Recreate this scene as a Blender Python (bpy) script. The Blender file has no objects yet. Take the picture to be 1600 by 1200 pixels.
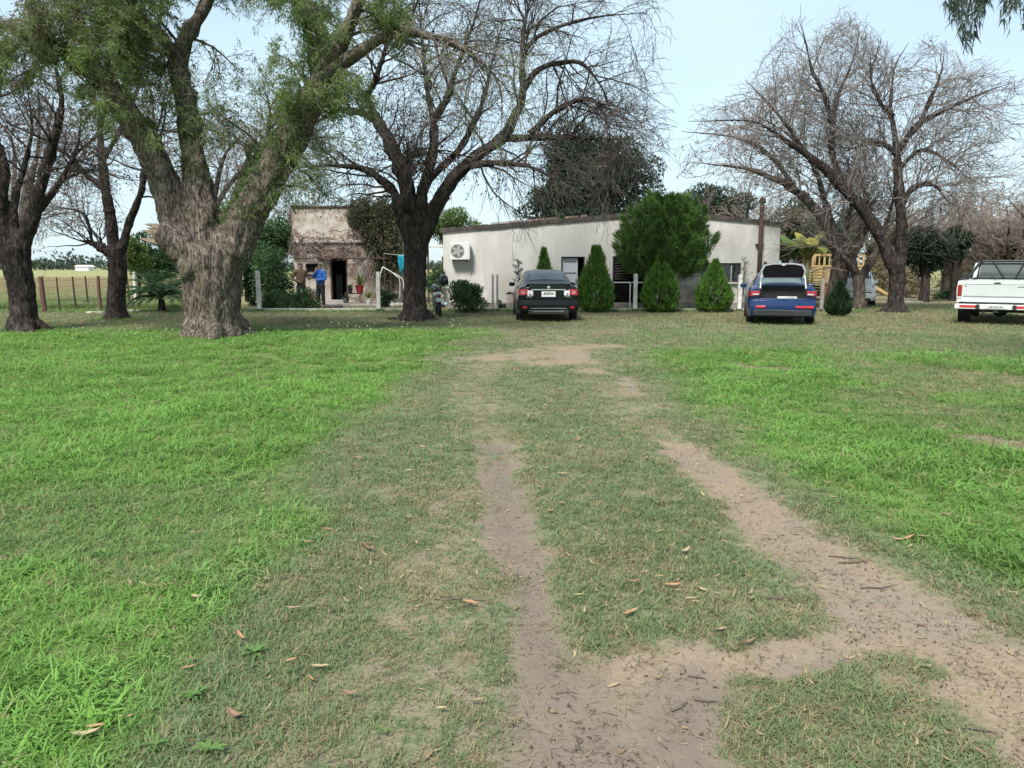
import bpy, bmesh, math, random
import numpy as np
from mathutils import Vector, Matrix, noise as mnoise

random.seed(7)
rng = np.random.default_rng(11)
scene = bpy.context.scene
COL = scene.collection

# ---------------------------------------------------------------- camera, sky, sun, exposure
CAM_H = 1.55
PITCH = math.radians(8.63)
FPX = 1200.0                      # focal length in photo pixels (photo 1600 x 1200)
cp, sp = math.cos(PITCH), math.sin(PITCH)
cam_data = bpy.data.cameras.new('camera')
cam_data.sensor_width = 36.0
cam_data.lens = 36.0 * FPX / 1600.0
cam_data.clip_start = 0.05
cam_data.clip_end = 6000.0
cam = bpy.data.objects.new('camera', cam_data)
COL.objects.link(cam)
cam.location = (0, 0, CAM_H)
cam.rotation_euler = (math.radians(90) - PITCH, 0, 0)
scene.camera = cam

SUN_EL, SUN_AZ = math.radians(52), math.radians(205)   # azimuth clockwise from +Y: behind the camera, to its left
world = bpy.data.worlds.new('World')
scene.world = world
world.use_nodes = True
wn = world.node_tree
for n in list(wn.nodes):
    wn.nodes.remove(n)
w_out = wn.nodes.new('ShaderNodeOutputWorld')
w_bg = wn.nodes.new('ShaderNodeBackground')
w_sky = wn.nodes.new('ShaderNodeTexSky')
w_sky.sky_type = 'NISHITA'
w_sky.sun_disc = False
w_sky.sun_elevation = SUN_EL
w_sky.sun_rotation = SUN_AZ
w_sky.air_density = 1.0
w_sky.dust_density = 1.2
w_sky.ozone_density = 1.2
w_tc = wn.nodes.new('ShaderNodeTexCoord')
w_map = wn.nodes.new('ShaderNodeMapping')
w_map.inputs['Scale'].default_value = (1.0, 1.0, 2.6)
w_noise = wn.nodes.new('ShaderNodeTexNoise')
w_noise.inputs['Scale'].default_value = 2.2
w_noise.inputs['Detail'].default_value = 4.0
w_ramp = wn.nodes.new('ShaderNodeMapRange')
w_ramp.inputs['From Min'].default_value = 0.32
w_ramp.inputs['From Max'].default_value = 0.68
w_ramp.inputs['To Min'].default_value = 0.58
w_ramp.inputs['To Max'].default_value = 0.88
w_mix = wn.nodes.new('ShaderNodeMix')
w_mix.data_type = 'RGBA'
w_mix.inputs['B'].default_value = (4.05, 5.15, 5.7, 1)      # the thin overcast veil over the blue
wn.links.new(w_tc.outputs['Generated'], w_map.inputs['Vector'])
wn.links.new(w_map.outputs['Vector'], w_noise.inputs['Vector'])
wn.links.new(w_noise.outputs['Fac'], w_ramp.inputs['Value'])
wn.links.new(w_ramp.outputs['Result'], w_mix.inputs['Factor'])
wn.links.new(w_sky.outputs['Color'], w_mix.inputs['A'])
wn.links.new(w_mix.outputs['Result'], w_bg.inputs['Color'])
w_bg.inputs['Strength'].default_value = 0.074
wn.links.new(w_bg.outputs['Background'], w_out.inputs['Surface'])

sun_data = bpy.data.lights.new('sun', 'SUN')
sun_data.energy = 2.2
sun_data.angle = math.radians(12)
sun_data.color = (1.0, 0.96, 0.9)
sun = bpy.data.objects.new('sun', sun_data)
COL.objects.link(sun)
sd = Vector((math.sin(SUN_AZ) * math.cos(SUN_EL), math.cos(SUN_AZ) * math.cos(SUN_EL), math.sin(SUN_EL)))
sun.rotation_euler = (-sd).to_track_quat('-Z', 'Y').to_euler()
sun.location = (-10, -20, 30)

vs = scene.view_settings
vs.view_transform = 'Standard'
vs.look = 'None'
vs.gamma = 1.0
vs.use_curve_mapping = False
vs.exposure = 1.45
scene.cycles.use_denoising = True
scene.cycles.denoiser = 'OPENIMAGEDENOISE'
scene.cycles.denoising_input_passes = 'RGB_ALBEDO_NORMAL'
scene.cycles.max_bounces = 6
scene.cycles.diffuse_bounces = 3
scene.cycles.glossy_bounces = 3
scene.cycles.transmission_bounces = 4
scene.cycles.transparent_max_bounces = 6

# ---------------------------------------------------------------- photograph pixel <-> place
def P(px, py, Y):
    u = (px - 800) / FPX
    v = (600 - py) / FPX
    s = Y / (cp + sp * v)
    return Vector((u * s, Y, CAM_H + s * (v * cp - sp)))

def G(px, py):
    u = (px - 800) / FPX
    v = (600 - py) / FPX
    s = CAM_H / (sp - v * cp)
    return Vector((u * s, s * (cp + sp * v), 0.0))

def to_px(x, y, z=0.0):
    zc = (z - CAM_H)
    f = y * cp - zc * sp
    upv = y * sp + zc * cp
    f = np.maximum(f, 0.05)
    return 800 + FPX * x / f, 600 - FPX * upv / f

# ---------------------------------------------------------------- small numeric helpers
def _hash(ix, iy, seed):
    h = np.sin(ix * 127.1 + iy * 311.7 + seed * 74.7) * 43758.5453
    return h - np.floor(h)

def vnoise(x, y, seed=0):
    ix, iy = np.floor(x), np.floor(y)
    fx, fy = x - ix, y - iy
    fx = fx * fx * (3 - 2 * fx)
    fy = fy * fy * (3 - 2 * fy)
    a = _hash(ix, iy, seed); b = _hash(ix + 1, iy, seed)
    c = _hash(ix, iy + 1, seed); d = _hash(ix + 1, iy + 1, seed)
    return (a * (1 - fx) + b * fx) * (1 - fy) + (c * (1 - fx) + d * fx) * fy

def fbm(x, y, seed=0, oct=4):
    s = 0; a = 0.5; n = 0
    for o in range(oct):
        s = s + a * vnoise(x * 2 ** o, y * 2 ** o, seed + o * 13); n += a; a *= 0.5
    return s / n

def sstep(a, b, x):
    t = np.clip((x - a) / (b - a), 0, 1)
    return t * t * (3 - 2 * t)

def norm(a):
    return a / np.maximum(np.linalg.norm(a, axis=-1, keepdims=True), 1e-9)

# ---------------------------------------------------------------- objects
def tag(o, label=None, cat=None, group=None, kind=None):
    if label: o['label'] = label
    if cat: o['category'] = cat
    if group: o['group'] = group
    if kind: o['kind'] = kind
    return o

def thing(name, label, cat, loc=(0, 0, 0), rz=0.0, group=None):
    o = bpy.data.objects.new(name, None)
    o.empty_display_size = 0.2
    COL.objects.link(o)
    o.location = loc
    o.rotation_euler = (0, 0, rz)
    return tag(o, label, cat, group)

def link_mesh(name, me, mats, parent=None, smooth=False):
    if not isinstance(mats, (list, tuple)): mats = [mats]
    for m in mats: me.materials.append(m)
    o = bpy.data.objects.new(name, me)
    COL.objects.link(o)
    if parent is not None: o.parent = parent
    if smooth:
        me.polygons.foreach_set('use_smooth', np.ones(len(me.polygons), dtype=bool))
    return o

def mesh_np(name, V, F, mats, parent=None, smooth=False, attrs=None):
    """V (n,3), F (m,4) or (m,3) integer array -> one mesh object."""
    me = bpy.data.meshes.new(name)
    V = np.asarray(V, dtype=np.float32); F = np.asarray(F, dtype=np.int32)
    k = F.shape[1]
    me.vertices.add(len(V)); me.vertices.foreach_set('co', V.ravel())
    me.loops.add(F.size); me.loops.foreach_set('vertex_index', F.ravel())
    me.polygons.add(len(F))
    me.polygons.foreach_set('loop_start', np.arange(0, F.size, k, dtype=np.int32))
    me.update(calc_edges=True)
    for an, arr in (attrs or {}).items():
        at = me.attributes.new(an, 'FLOAT', 'POINT')
        at.data.foreach_set('value', np.asarray(arr, dtype=np.float32))
    return link_mesh(name, me, mats, parent, smooth)

class MB:
    """collects shapes, builds ONE mesh object"""
    def __init__(self): self.v = []; self.f = []; self.m = []
    def add(self, vs_, fs, mi=0):
        o = len(self.v)
        self.v += [tuple(x) for x in vs_]
        self.f += [tuple(i + o for i in f) for f in fs]
        self.m += [mi] * len(fs)
        return self
    def box(self, c, s, rot=None, mi=0, taper=1.0):
        sx, sy, sz = s[0] / 2, s[1] / 2, s[2] / 2
        pts = []
        for z, t in ((-sz, 1.0), (sz, taper)):
            for x, y in ((-sx, -sy), (sx, -sy), (sx, sy), (-sx, sy)):
                pts.append(Vector((x * t, y * t, z)))
        if rot is not None:
            if not isinstance(rot, Matrix):
                from mathutils import Euler
                rot = Euler(rot).to_matrix()
            pts = [rot @ p for p in pts]
        pts = [p + Vector(c) for p in pts]
        return self.add(pts, [(3, 2, 1, 0), (4, 5, 6, 7), (0, 1, 5, 4), (1, 2, 6, 5), (2, 3, 7, 6), (3, 0, 4, 7)], mi)
    def bar(self, a, b, w, h=None, mi=0):
        a, b = Vector(a), Vector(b); h = h or w
        d = b - a
        q = d.to_track_quat('Z', 'Y').to_matrix()
        return self.box((a + b) / 2, (w, h, d.length), q, mi)
    def tube(self, pts, r, n=8, caps=True, mi=0):
        pts = [Vector(p) for p in pts]
        if not isinstance(r, (list, tuple)): r = [r] * len(pts)
        vs_, fs = [], []
        prev = None
        for i, p in enumerate(pts):
            t = (pts[min(i + 1, len(pts) - 1)] - pts[max(i - 1, 0)]).normalized()
            if prev is None:
                ref = Vector((0, 0, 1)) if abs(t.z) < 0.9 else Vector((1, 0, 0))
                nrm = t.cross(ref).normalized()
            else:
                nrm = (prev - t * prev.dot(t)).normalized()
            prev = nrm
            bn = t.cross(nrm)
            for k in range(n):
                a = 2 * math.pi * k / n
                vs_.append(p + (nrm * math.cos(a) + bn * math.sin(a)) * r[i])
        for i in range(len(pts) - 1):
            for k in range(n):
                k2 = (k + 1) % n
                fs.append((i * n + k, i * n + k2, (i + 1) * n + k2, (i + 1) * n + k))
        if caps:
            fs.append(tuple(range(n))[::-1]); fs.append(tuple((len(pts) - 1) * n + k for k in range(n)))
        return self.add(vs_, fs, mi)
    def lathe(self, prof, n=16, c=(0, 0, 0), axis='Z', mi=0, caps=True):
        vs_, fs = [], []
        for r, h in prof:
            for k in range(n):
                a = 2 * math.pi * k / n
                x, y = r * math.cos(a), r * math.sin(a)
                p = {'Z': (x, y, h), 'X': (h, x, y), 'Y': (y, h, x)}[axis]
                vs_.append(Vector(p) + Vector(c))
        m = len(prof)
        for i in range(m - 1):
            for k in range(n):
                k2 = (k + 1) % n
                fs.append((i * n + k, i * n + k2, (i + 1) * n + k2, (i + 1) * n + k))
        if caps and prof[0][0] > 1e-5: fs.append(tuple(range(n))[::-1])
        if caps and prof[-1][0] > 1e-5: fs.append(tuple((m - 1) * n + k for k in range(n)))
        return self.add(vs_, fs, mi)
    def sphere(self, c, r, n=12, m=8, mi=0):
        if not isinstance(r, (list, tuple)): r = (r, r, r)
        prof = []
        vs_, fs = [], []
        for i in range(m + 1):
            th = math.pi * i / m
            for k in range(n):
                a = 2 * math.pi * k / n
                vs_.append((c[0] + r[0] * math.sin(th) * math.cos(a), c[1] + r[1] * math.sin(th) * math.sin(a), c[2] - r[2] * math.cos(th)))
        for i in range(m):
            for k in range(n):
                k2 = (k + 1) % n
                fs.append((i * n + k, i * n + k2, (i + 1) * n + k2, (i + 1) * n + k))
        return self.add(vs_, fs, mi)
    def prism(self, poly, y0, y1, mi=0):
        """poly in (x, z), counter-clockwise seen from -Y, extruded along Y"""
        n = len(poly)
        vs_ = [(x, y0, z) for x, z in poly] + [(x, y1, z) for x, z in poly]
        fs = [tuple(range(n)), tuple(range(2 * n - 1, n - 1, -1))]
        for k in range(n):
            k2 = (k + 1) % n
            fs.append((k, k + n, k2 + n, k2))
        return self.add(vs_, fs, mi)
    def loft(self, rings, closed=True, caps=True, mi=0):
        n = len(rings[0]); vs_ = [p for r in rings for p in r]; fs = []
        for i in range(len(rings) - 1):
            for k in range(n if closed else n - 1):
                k2 = (k + 1) % n
                fs.append((i * n + k, i * n + k2, (i + 1) * n + k2, (i + 1) * n + k))
        if caps and closed:
            fs.append(tuple(range(n))[::-1]); fs.append(tuple((len(rings) - 1) * n + k for k in range(n)))
        return self.add(vs_, fs, mi)
    def build(self, name, mats, parent=None, smooth=False, bevel=0.0, bseg=2, weld=True, angle=None):
        me = bpy.data.meshes.new(name)
        me.from_pydata(self.v, [], self.f)
        me.polygons.foreach_set('material_index', self.m)
        bm = bmesh.new(); bm.from_mesh(me)
        if weld: bmesh.ops.remove_doubles(bm, verts=bm.verts, dist=1e-5)
        bmesh.ops.recalc_face_normals(bm, faces=bm.faces)
        if bevel > 0:
            es = [e for e in bm.edges if len(e.link_faces) == 2 and e.calc_face_angle(0) > 0.5]
            bmesh.ops.bevel(bm, geom=es, offset=bevel, segments=bseg, affect='EDGES', profile=0.5, clamp_overlap=True)
        bm.to_mesh(me); bm.free()
        o = link_mesh(name, me, mats, parent, smooth)
        if angle is not None:
            me.polygons.foreach_set('use_smooth', np.ones(len(me.polygons), dtype=bool))
            me.set_sharp_from_angle(angle=math.radians(angle))
        return o

# ---------------------------------------------------------------- materials
MATS = {}
def _nodes(name):
    m = bpy.data.materials.new(name); m.use_nodes = True
    nt = m.node_tree
    b = nt.nodes['Principled BSDF']
    return m, nt, b

def mat(name, c1, c2=None, scale=4.0, rough=0.8, metal=0.0, bump=0.0, bscale=None, stretch=(1, 1, 1), detail=5.0, coat=0.0, lo=0.35, hi=0.65, spec=0.5, c3=None, scale3=1.0, trans=0.0, fissure=None):
    if name in MATS: return MATS[name]
    m, nt, b = _nodes(name)
    L = nt.links.new
    b.inputs['Roughness'].default_value = rough
    b.inputs['Metallic'].default_value = metal
    b.inputs['Specular IOR Level'].default_value = spec
    if coat: b.inputs['Coat Weight'].default_value = coat; b.inputs['Coat Roughness'].default_value = 0.05
    c2 = c2 or tuple(x * 0.82 for x in c1)
    tc = nt.nodes.new('ShaderNodeTexCoord')
    mp = nt.nodes.new('ShaderNodeMapping'); mp.inputs['Scale'].default_value = stretch
    L(tc.outputs['Object'], mp.inputs['Vector'])
    nz = nt.nodes.new('ShaderNodeTexNoise'); nz.inputs['Scale'].default_value = scale; nz.inputs['Detail'].default_value = detail
    L(mp.outputs['Vector'], nz.inputs['Vector'])
    mr = nt.nodes.new('ShaderNodeMapRange'); mr.inputs['From Min'].default_value = lo; mr.inputs['From Max'].default_value = hi
    L(nz.outputs['Fac'], mr.inputs['Value'])
    mx = nt.nodes.new('ShaderNodeMix'); mx.data_type = 'RGBA'
    mx.inputs['A'].default_value = (*c1, 1); mx.inputs['B'].default_value = (*c2, 1)
    L(mr.outputs['Result'], mx.inputs['Factor'])
    col = mx.outputs['Result']
    if c3 is not None:
        n3 = nt.nodes.new('ShaderNodeTexNoise'); n3.inputs['Scale'].default_value = scale3; n3.inputs['Detail'].default_value = 3
        L(tc.outputs['Object'], n3.inputs['Vector'])
        r3 = nt.nodes.new('ShaderNodeMapRange'); r3.inputs['From Min'].default_value = 0.48; r3.inputs['From Max'].default_value = 0.66
        L(n3.outputs['Fac'], r3.inputs['Value'])
        m3 = nt.nodes.new('ShaderNodeMix'); m3.data_type = 'RGBA'
        L(col, m3.inputs['A']); m3.inputs['B'].default_value = (*c3, 1); L(r3.outputs['Result'], m3.inputs['Factor'])
        col = m3.outputs['Result']
    if fissure is not None:
        n4 = nt.nodes.new('ShaderNodeTexNoise'); n4.inputs['Scale'].default_value = fissure[1]; n4.inputs['Detail'].default_value = 6; n4.inputs['Roughness'].default_value = .65
        m4p = nt.nodes.new('ShaderNodeMapping'); m4p.inputs['Scale'].default_value = (1, 1, .28); L(tc.outputs['Object'], m4p.inputs['Vector']); L(m4p.outputs['Vector'], n4.inputs['Vector'])
        r4 = nt.nodes.new('ShaderNodeMapRange'); r4.inputs['From Min'].default_value = .56; r4.inputs['From Max'].default_value = .44; L(n4.outputs['Fac'], r4.inputs['Value'])
        m4 = nt.nodes.new('ShaderNodeMix'); m4.data_type = 'RGBA'; L(col, m4.inputs['A']); m4.inputs['B'].default_value = (*fissure[0], 1); L(r4.outputs['Result'], m4.inputs['Factor'])
        col = m4.outputs['Result']
    L(col, b.inputs['Base Color'])
    if bump:
        nb = nt.nodes.new('ShaderNodeTexNoise'); nb.inputs['Scale'].default_value = bscale or scale * 3; nb.inputs['Detail'].default_value = 6
        L(mp.outputs['Vector'], nb.inputs['Vector'])
        bp = nt.nodes.new('ShaderNodeBump'); bp.inputs['Strength'].default_value = min(1.0, bump); bp.inputs['Distance'].default_value = 0.03
        L(nb.outputs['Fac'], bp.inputs['Height']); L(bp.outputs['Normal'], b.inputs['Normal'])
    if trans:
        out = nt.nodes['Material Output']
        tr = nt.nodes.new('ShaderNodeBsdfTranslucent'); L(col, tr.inputs['Color'])
        ms = nt.nodes.new('ShaderNodeMixShader'); ms.inputs['Fac'].default_value = trans
        L(b.outputs['BSDF'], ms.inputs[1]); L(tr.outputs['BSDF'], ms.inputs[2]); L(ms.outputs['Shader'], out.inputs['Surface'])
    MATS[name] = m
    return m

def glass_mat(name, tint=(0.02, 0.03, 0.035), rough=0.03):
    if name in MATS: return MATS[name]
    m, nt, b = _nodes(name)
    b.inputs['Base Color'].default_value = (*tint, 1); b.inputs['Roughness'].default_value = rough
    b.inputs['Specular IOR Level'].default_value = 0.8
    MATS[name] = m
    return m

def clear_glass(name, tint=(0.75, 0.85, 0.85), fac=0.72):
    """see-through pane: mix of transparent and glossy by fresnel"""
    if name in MATS: return MATS[name]
    m, nt, b = _nodes(name)
    L = nt.links.new
    out = nt.nodes['Material Output']
    tr = nt.nodes.new('ShaderNodeBsdfTransparent'); tr.inputs['Color'].default_value = (*tint, 1)
    gl = nt.nodes.new('ShaderNodeBsdfGlossy'); gl.inputs['Roughness'].default_value = 0.03
    lw = nt.nodes.new('ShaderNodeLayerWeight'); lw.inputs['Blend'].default_value = 1 - fac
    ms = nt.nodes.new('ShaderNodeMixShader')
    L(lw.outputs['Facing'], ms.inputs['Fac']); L(tr.outputs['BSDF'], ms.inputs[1]); L(gl.outputs['BSDF'], ms.inputs[2])
    L(ms.outputs['Shader'], out.inputs['Surface'])
    MATS[name] = m
    return m

def bark_mat(name, c1, c2, scale=9.0, bump=0.9, moss=None, fissure=None):
    return mat(name, c1, c2, scale=scale, rough=0.95, bump=bump, bscale=scale * 2.2, fissure=fissure, stretch=(1, 1, 0.35), lo=0.38, hi=0.6, spec=0.15, c3=moss, scale3=1.3)

def leaf_mat(name, c1, c2, scale=3.0, trans=0.3, rough=0.6, c3=None, scale3=0.8):
    return mat(name, c1, c2, scale=scale, rough=rough, trans=trans, spec=0.3, c3=c3, scale3=scale3, lo=0.36, hi=0.64)
# ---------------------------------------------------------------- the ground: where it is worn, lush, littered
def _track(pts):
    out = []
    for px, py, w in pts:
        g = G(px, py)
        out.append((g.x, g.y, w * (g.y + 0.3) / FPX))
    return out
RUTS = [
    _track([(960, 1330, 190), (925, 1180, 150), (880, 1060, 70), (845, 960, 42), (812, 870, 42), (795, 800, 38), (783, 735, 34), (770, 690, 24)]),
    _track([(1740, 1200, 190), (1600, 1075, 150), (1440, 985, 115), (1330, 905, 92), (1230, 835, 74), (1160, 780, 52), (1090, 720, 40), (1045, 690, 24)]),
    _track([(900, 1080, 70), (1010, 1045, 60), (1150, 1030, 44), (1330, 1010, 46), (1460, 1015, 40)]),
    _track([(1000, 1250, 150), (1080, 1120, 90), (1080, 1060, 60)]),
    _track([(780, 570, 24), (840, 568, 44), (910, 564, 40)]), _track([(745, 562, 36), (800, 557, 56), (900, 554, 56), (955, 550, 26)]), _track([(820, 547, 40), (890, 543, 60), (960, 540, 30)]),
    _track([(925, 580, 34), (955, 600, 46), (980, 615, 30)]),
]
FAINT = [
    _track([(775, 690, 30), (745, 640, 40), (735, 600, 34), (760, 570, 36)]),
    _track([(1045, 690, 30), (1000, 650, 40), (960, 610, 40), (920, 570, 40)]),
    _track([(660, 1230, 290), (670, 1070, 170), (695, 960, 105), (712, 860, 70), (722, 770, 40)]),
    _track([(870, 535, 60), (860, 515, 110)]),
]
ISLES = [_track([(1180, 1150, 40), (1290, 1085, 75), (1370, 1110, 60), (1420, 1170, 70)]), _track([(1430, 1042, 22), (1480, 1045, 14)])]
BARE = [_track([(1150, 574, 20), (1200, 577, 30), (1260, 582, 20)]), _track([(1450, 580, 30), (1540, 590, 60), (1620, 600, 40)]),
        _track([(1490, 672, 30), (1550, 690, 40), (1590, 700, 30)]), _track([(-20, 684, 40), (20, 685, 16)]), _track([(540, 828, 20), (560, 830, 20)])]

def _capsules(x, y, tracks, soft=0.6):
    best = np.zeros_like(x)
    for tr in tracks:
        for (ax, ay, aw), (bx, by, bw) in zip(tr[:-1], tr[1:]):
            dx, dy = bx - ax, by - ay
            t = np.clip(((x - ax) * dx + (y - ay) * dy) / (dx * dx + dy * dy + 1e-9), 0, 1)
            d = np.hypot(x - ax - t * dx, y - ay - t * dy)
            w = aw + (bw - aw) * t
            best = np.maximum(best, 1 - sstep(w * (1 - soft), w * (1 + soft), d))
    return best

def masks(x, y):
    """worn earth, lush growth, dry litter, open field: 0..1 each, in ground coordinates"""
    x = np.asarray(x, float); y = np.asarray(y, float)
    wx = x + 0.35 * (fbm(x * 2.1, y * 2.1, 5) - 0.5); wy = y + 0.5 * (fbm(x * 1.9, y * 1.9, 9) - 0.5)
    px, py = to_px(wx, np.maximum(wy, 1.3))
    dirt = _capsules(wx, wy, RUTS)
    faint = _capsules(wx, wy, FAINT, 0.6)
    isle = _capsules(wx, wy, ISLES)
    farp = sstep(640, 600, py)
    dirt = dirt * (1 - farp * (.15 + .75 * sstep(.35, .65, fbm(x * 1.7, y * 1.2, 27))))
    dirt = np.maximum(dirt * (1 - isle) * (.72 + .5 * fbm(x * 1.3, y * 1.3, 17)), np.where(py < 700, .40, .40) * faint * (.5 + .9 * fbm(x * 2.2, y * 2.2, 23)))
    bare = _capsules(wx, wy, BARE, 0.8) * sstep(.35, .6, fbm(x * 2.5, y * 2.5, 19))
    dirt = np.maximum(dirt, 0.5 * bare)
    n = fbm(x * 1.1, y * 1.1, 21)
    xl = np.interp(py, [480, 520, 545, 620, 750, 870, 1050, 1200, 1500], [900, 780, 700, 590, 460, 440, 300, 190, -20])
    xr = np.interp(py, [480, 540, 580, 640, 740, 830, 900, 1000, 1300], [950, 1010, 1050, 1110, 1240, 1390, 1560, 1750, 2300])
    soft = 50 + 0.13 * (py - 418)
    left = sstep(1, -1, (px - xl + (n - 0.5) * 160) / soft)
    right = sstep(-1, 1, (px - xr + (n - 0.5) * 160) / soft)
    lush = np.maximum(left, right)
    # the mown, littered band on the left between two brighter strips
    band = sstep(720, 770, py) * sstep(930, 880, py) * left
    lush = lush * (1 - 0.5 * band * sstep(0.3, 0.6, fbm(x * .8, y * .8, 33)))
    right_dull = sstep(1230, 1330, px) * sstep(660, 600, py - (px - 1230) * .16) * sstep(.3, .55, fbm(x * .9, y * .9, 37))
    lush = lush * (1 - .6 * right_dull)
    lush = lush * (1 - 0.9 * sstep(522, 508, py)) * (1 - 0.75 * sstep(560, 535, py) * (px > 900))
    lush = np.clip(lush * (0.68 + 0.62 * fbm(x * 0.9, y * 0.7, 41)), 0, 1) * (1 - 0.8 * np.clip(dirt, 0, 1)) * (1 - .7 * bare)
    litter = np.clip(0.30 * (1 - lush) + 0.45 * sstep(0.45, 0.7, fbm(x * 1.6, y * 1.6, 55)) * (1 - lush) + 0.5 * sstep(520, 500, py) + bare + .35 * right_dull, 0, 1)
    field = sstep(27.2, 29.5, y + 0.8 * (n - 0.5)) * sstep(-11.0, -13.0, x)
    field = np.maximum(field, sstep(52, 60, y))
    left_rut = _capsules(wx, wy, RUTS[:1] + RUTS[3:4], .6)
    dirt = dirt * (1 - .28 * left_rut * sstep(.35, .6, fbm(x * 3, y * 3, 25)))
    return np.clip(dirt, 0, 1), lush, litter, field

def ground_z(x, y):
    x = np.asarray(x, float); y = np.asarray(y, float)
    near = sstep(26, 18, y) * sstep(14, 10, np.abs(x))
    z = 0.05 * (fbm(x * 0.5, y * 0.5, 3) - 0.5) * near
    z = z + 0.018 * (fbm(x * 4, y * 4, 8, 3) - 0.5) * sstep(14, 9, y)
    rut = _capsules(x, y, RUTS[:4], 0.5)
    return z - 0.03 * rut * near

def _axis(lo_far, lo, hi, hi_far, step, growth):
    core = list(np.arange(lo, hi + 1e-6, step))
    up = []; s = step; v = core[-1]
    while v < hi_far:
        s *= growth; v += s; up.append(min(v, hi_far))
    dn = []; s = step; v = core[0]
    while v > lo_far:
        s *= growth; v -= s; dn.append(max(v, lo_far))
    return np.array(dn[::-1] + core + up)

gx = _axis(-2600, -7.5, 7.5, 2600, 0.09, 1.16)
gy = _axis(-40, 1.6, 13.0, 4200, 0.09, 1.06)
XX, YY = np.meshgrid(gx, gy)
gd, gl, gt, gf = masks(XX.ravel(), YY.ravel())
gz = ground_z(XX.ravel(), YY.ravel())
gdamp = _capsules(XX.ravel(), YY.ravel(), RUTS[:1] + RUTS[3:4], .7)
gdamp = np.maximum(gdamp, _capsules(XX.ravel(), YY.ravel(), BARE, .9))
nx_, ny_ = len(gx), len(gy)
ii = np.arange(nx_ * ny_).reshape(ny_, nx_)
gF = np.stack([ii[:-1, :-1], ii[:-1, 1:], ii[1:, 1:], ii[1:, :-1]], -1).reshape(-1, 4)

def ground_material():
    m, nt, b = _nodes('ground_earth_and_turf')
    L = nt.links.new
    N = nt.nodes.new
    tc = N('ShaderNodeTexCoord')
    def noise(s, d=5):
        n = N('ShaderNodeTexNoise'); n.inputs['Scale'].default_value = s; n.inputs['Detail'].default_value = d
        L(tc.outputs['Object'], n.inputs['Vector']); return n.outputs['Fac']
    def rng_(src, a, b_, c=0.0, d=1.0):
        r = N('ShaderNodeMapRange'); r.inputs['From Min'].default_value = a; r.inputs['From Max'].default_value = b_
        r.inputs['To Min'].default_value = c; r.inputs['To Max'].default_value = d; L(src, r.inputs['Value']); return r.outputs['Result']
    def mix(f, a, b_):
        x = N('ShaderNodeMix'); x.data_type = 'RGBA'
        for k, v in (('A', a), ('B', b_)):
            if isinstance(v, tuple): x.inputs[k].default_value = (*v, 1)
            else: L(v, x.inputs[k])
        L(f, x.inputs['Factor']); return x.outputs['Result']
    def attr(n_):
        a = N('ShaderNodeAttribute'); a.attribute_name = n_; return a.outputs['Fac']
    def math_(op, a, b_):
        x = N('ShaderNodeMath'); x.operation = op
        for i, v in enumerate((a, b_)):
            if isinstance(v, (int, float)): x.inputs[i].default_value = v
            else: L(v, x.inputs[i])
        return x.outputs['Value']
    fine = noise(38, 8); mid = noise(7, 6); grit = noise(160, 4); big = noise(1.4, 4)
    soil = mix(rng_(fine, .35, .65), (0.29, 0.222, 0.155), (0.22, 0.168, 0.118))
    soil = mix(rng_(mid, .5, .7), soil, (0.245, 0.186, 0.136))
    soil = mix(rng_(grit, .58, .72), soil, (0.34, 0.275, 0.21))
    soil = mix(rng_(big, .46, .62), soil, (0.235, 0.188, 0.145))
    soil = mix(rng_(attr('damp'), 0, 1, 0, .8), soil, mix(rng_(mid, .35, .65), (0.185, 0.148, 0.122), (0.15, 0.122, 0.10)))
    turf = mix(rng_(mid, .4, .6), (0.13, 0.155, 0.08), (0.19, 0.175, 0.11))
    turf = mix(rng_(fine, .5, .66), turf, (0.24, 0.205, 0.145))
    lushc = mix(rng_(fine, .35, .65), (0.10, 0.165, 0.04), (0.155, 0.185, 0.07))
    fieldc = mix(rng_(big, .4, .6), (0.27, 0.25, 0.115), (0.21, 0.23, 0.10))
    fieldc = mix(rng_(fine, .5, .7), fieldc, (0.34, 0.29, 0.16))
    edge = math_('ADD', attr('dirt'), math_('MULTIPLY', math_('SUBTRACT', mid, 0.5), 0.9))
    edge = math_('ADD', edge, math_('MULTIPLY', math_('SUBTRACT', fine, 0.5), 0.6))
    col = mix(rng_(attr('lush'), .15, .75), turf, lushc)
    lit = math_('ADD', attr('litter'), math_('MULTIPLY', math_('SUBTRACT', fine, 0.5), 1.2))
    col = mix(rng_(lit, .45, .9, 0, .6), col, (0.20, 0.155, 0.10))
    col = mix(rng_(edge, .28, .80), col, soil)
    col = mix(attr('field'), col, fieldc)
    L(col, b.inputs['Base Color'])
    b.inputs['Roughness'].default_value = 0.95
    b.inputs['Specular IOR Level'].default_value = 0.1
    h = math_('ADD', math_('MULTIPLY', fine, 0.6), math_('MULTIPLY', grit, 0.3))
    bp = N('ShaderNodeBump'); bp.inputs['Strength'].default_value = 0.7; bp.inputs['Distance'].default_value = 0.02
    L(h, bp.inputs['Height']); L(bp.outputs['Normal'], b.inputs['Normal'])
    return m

ground = mesh_np('ground', np.stack([XX.ravel(), YY.ravel(), gz], -1), gF, ground_material(), smooth=True,
                 attrs={'dirt': gd, 'lush': gl, 'litter': gt, 'field': gf, 'damp': gdamp})
tag(ground, 'turf ground with worn earth wheel tracks and open field beyond', kind='structure')
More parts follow.
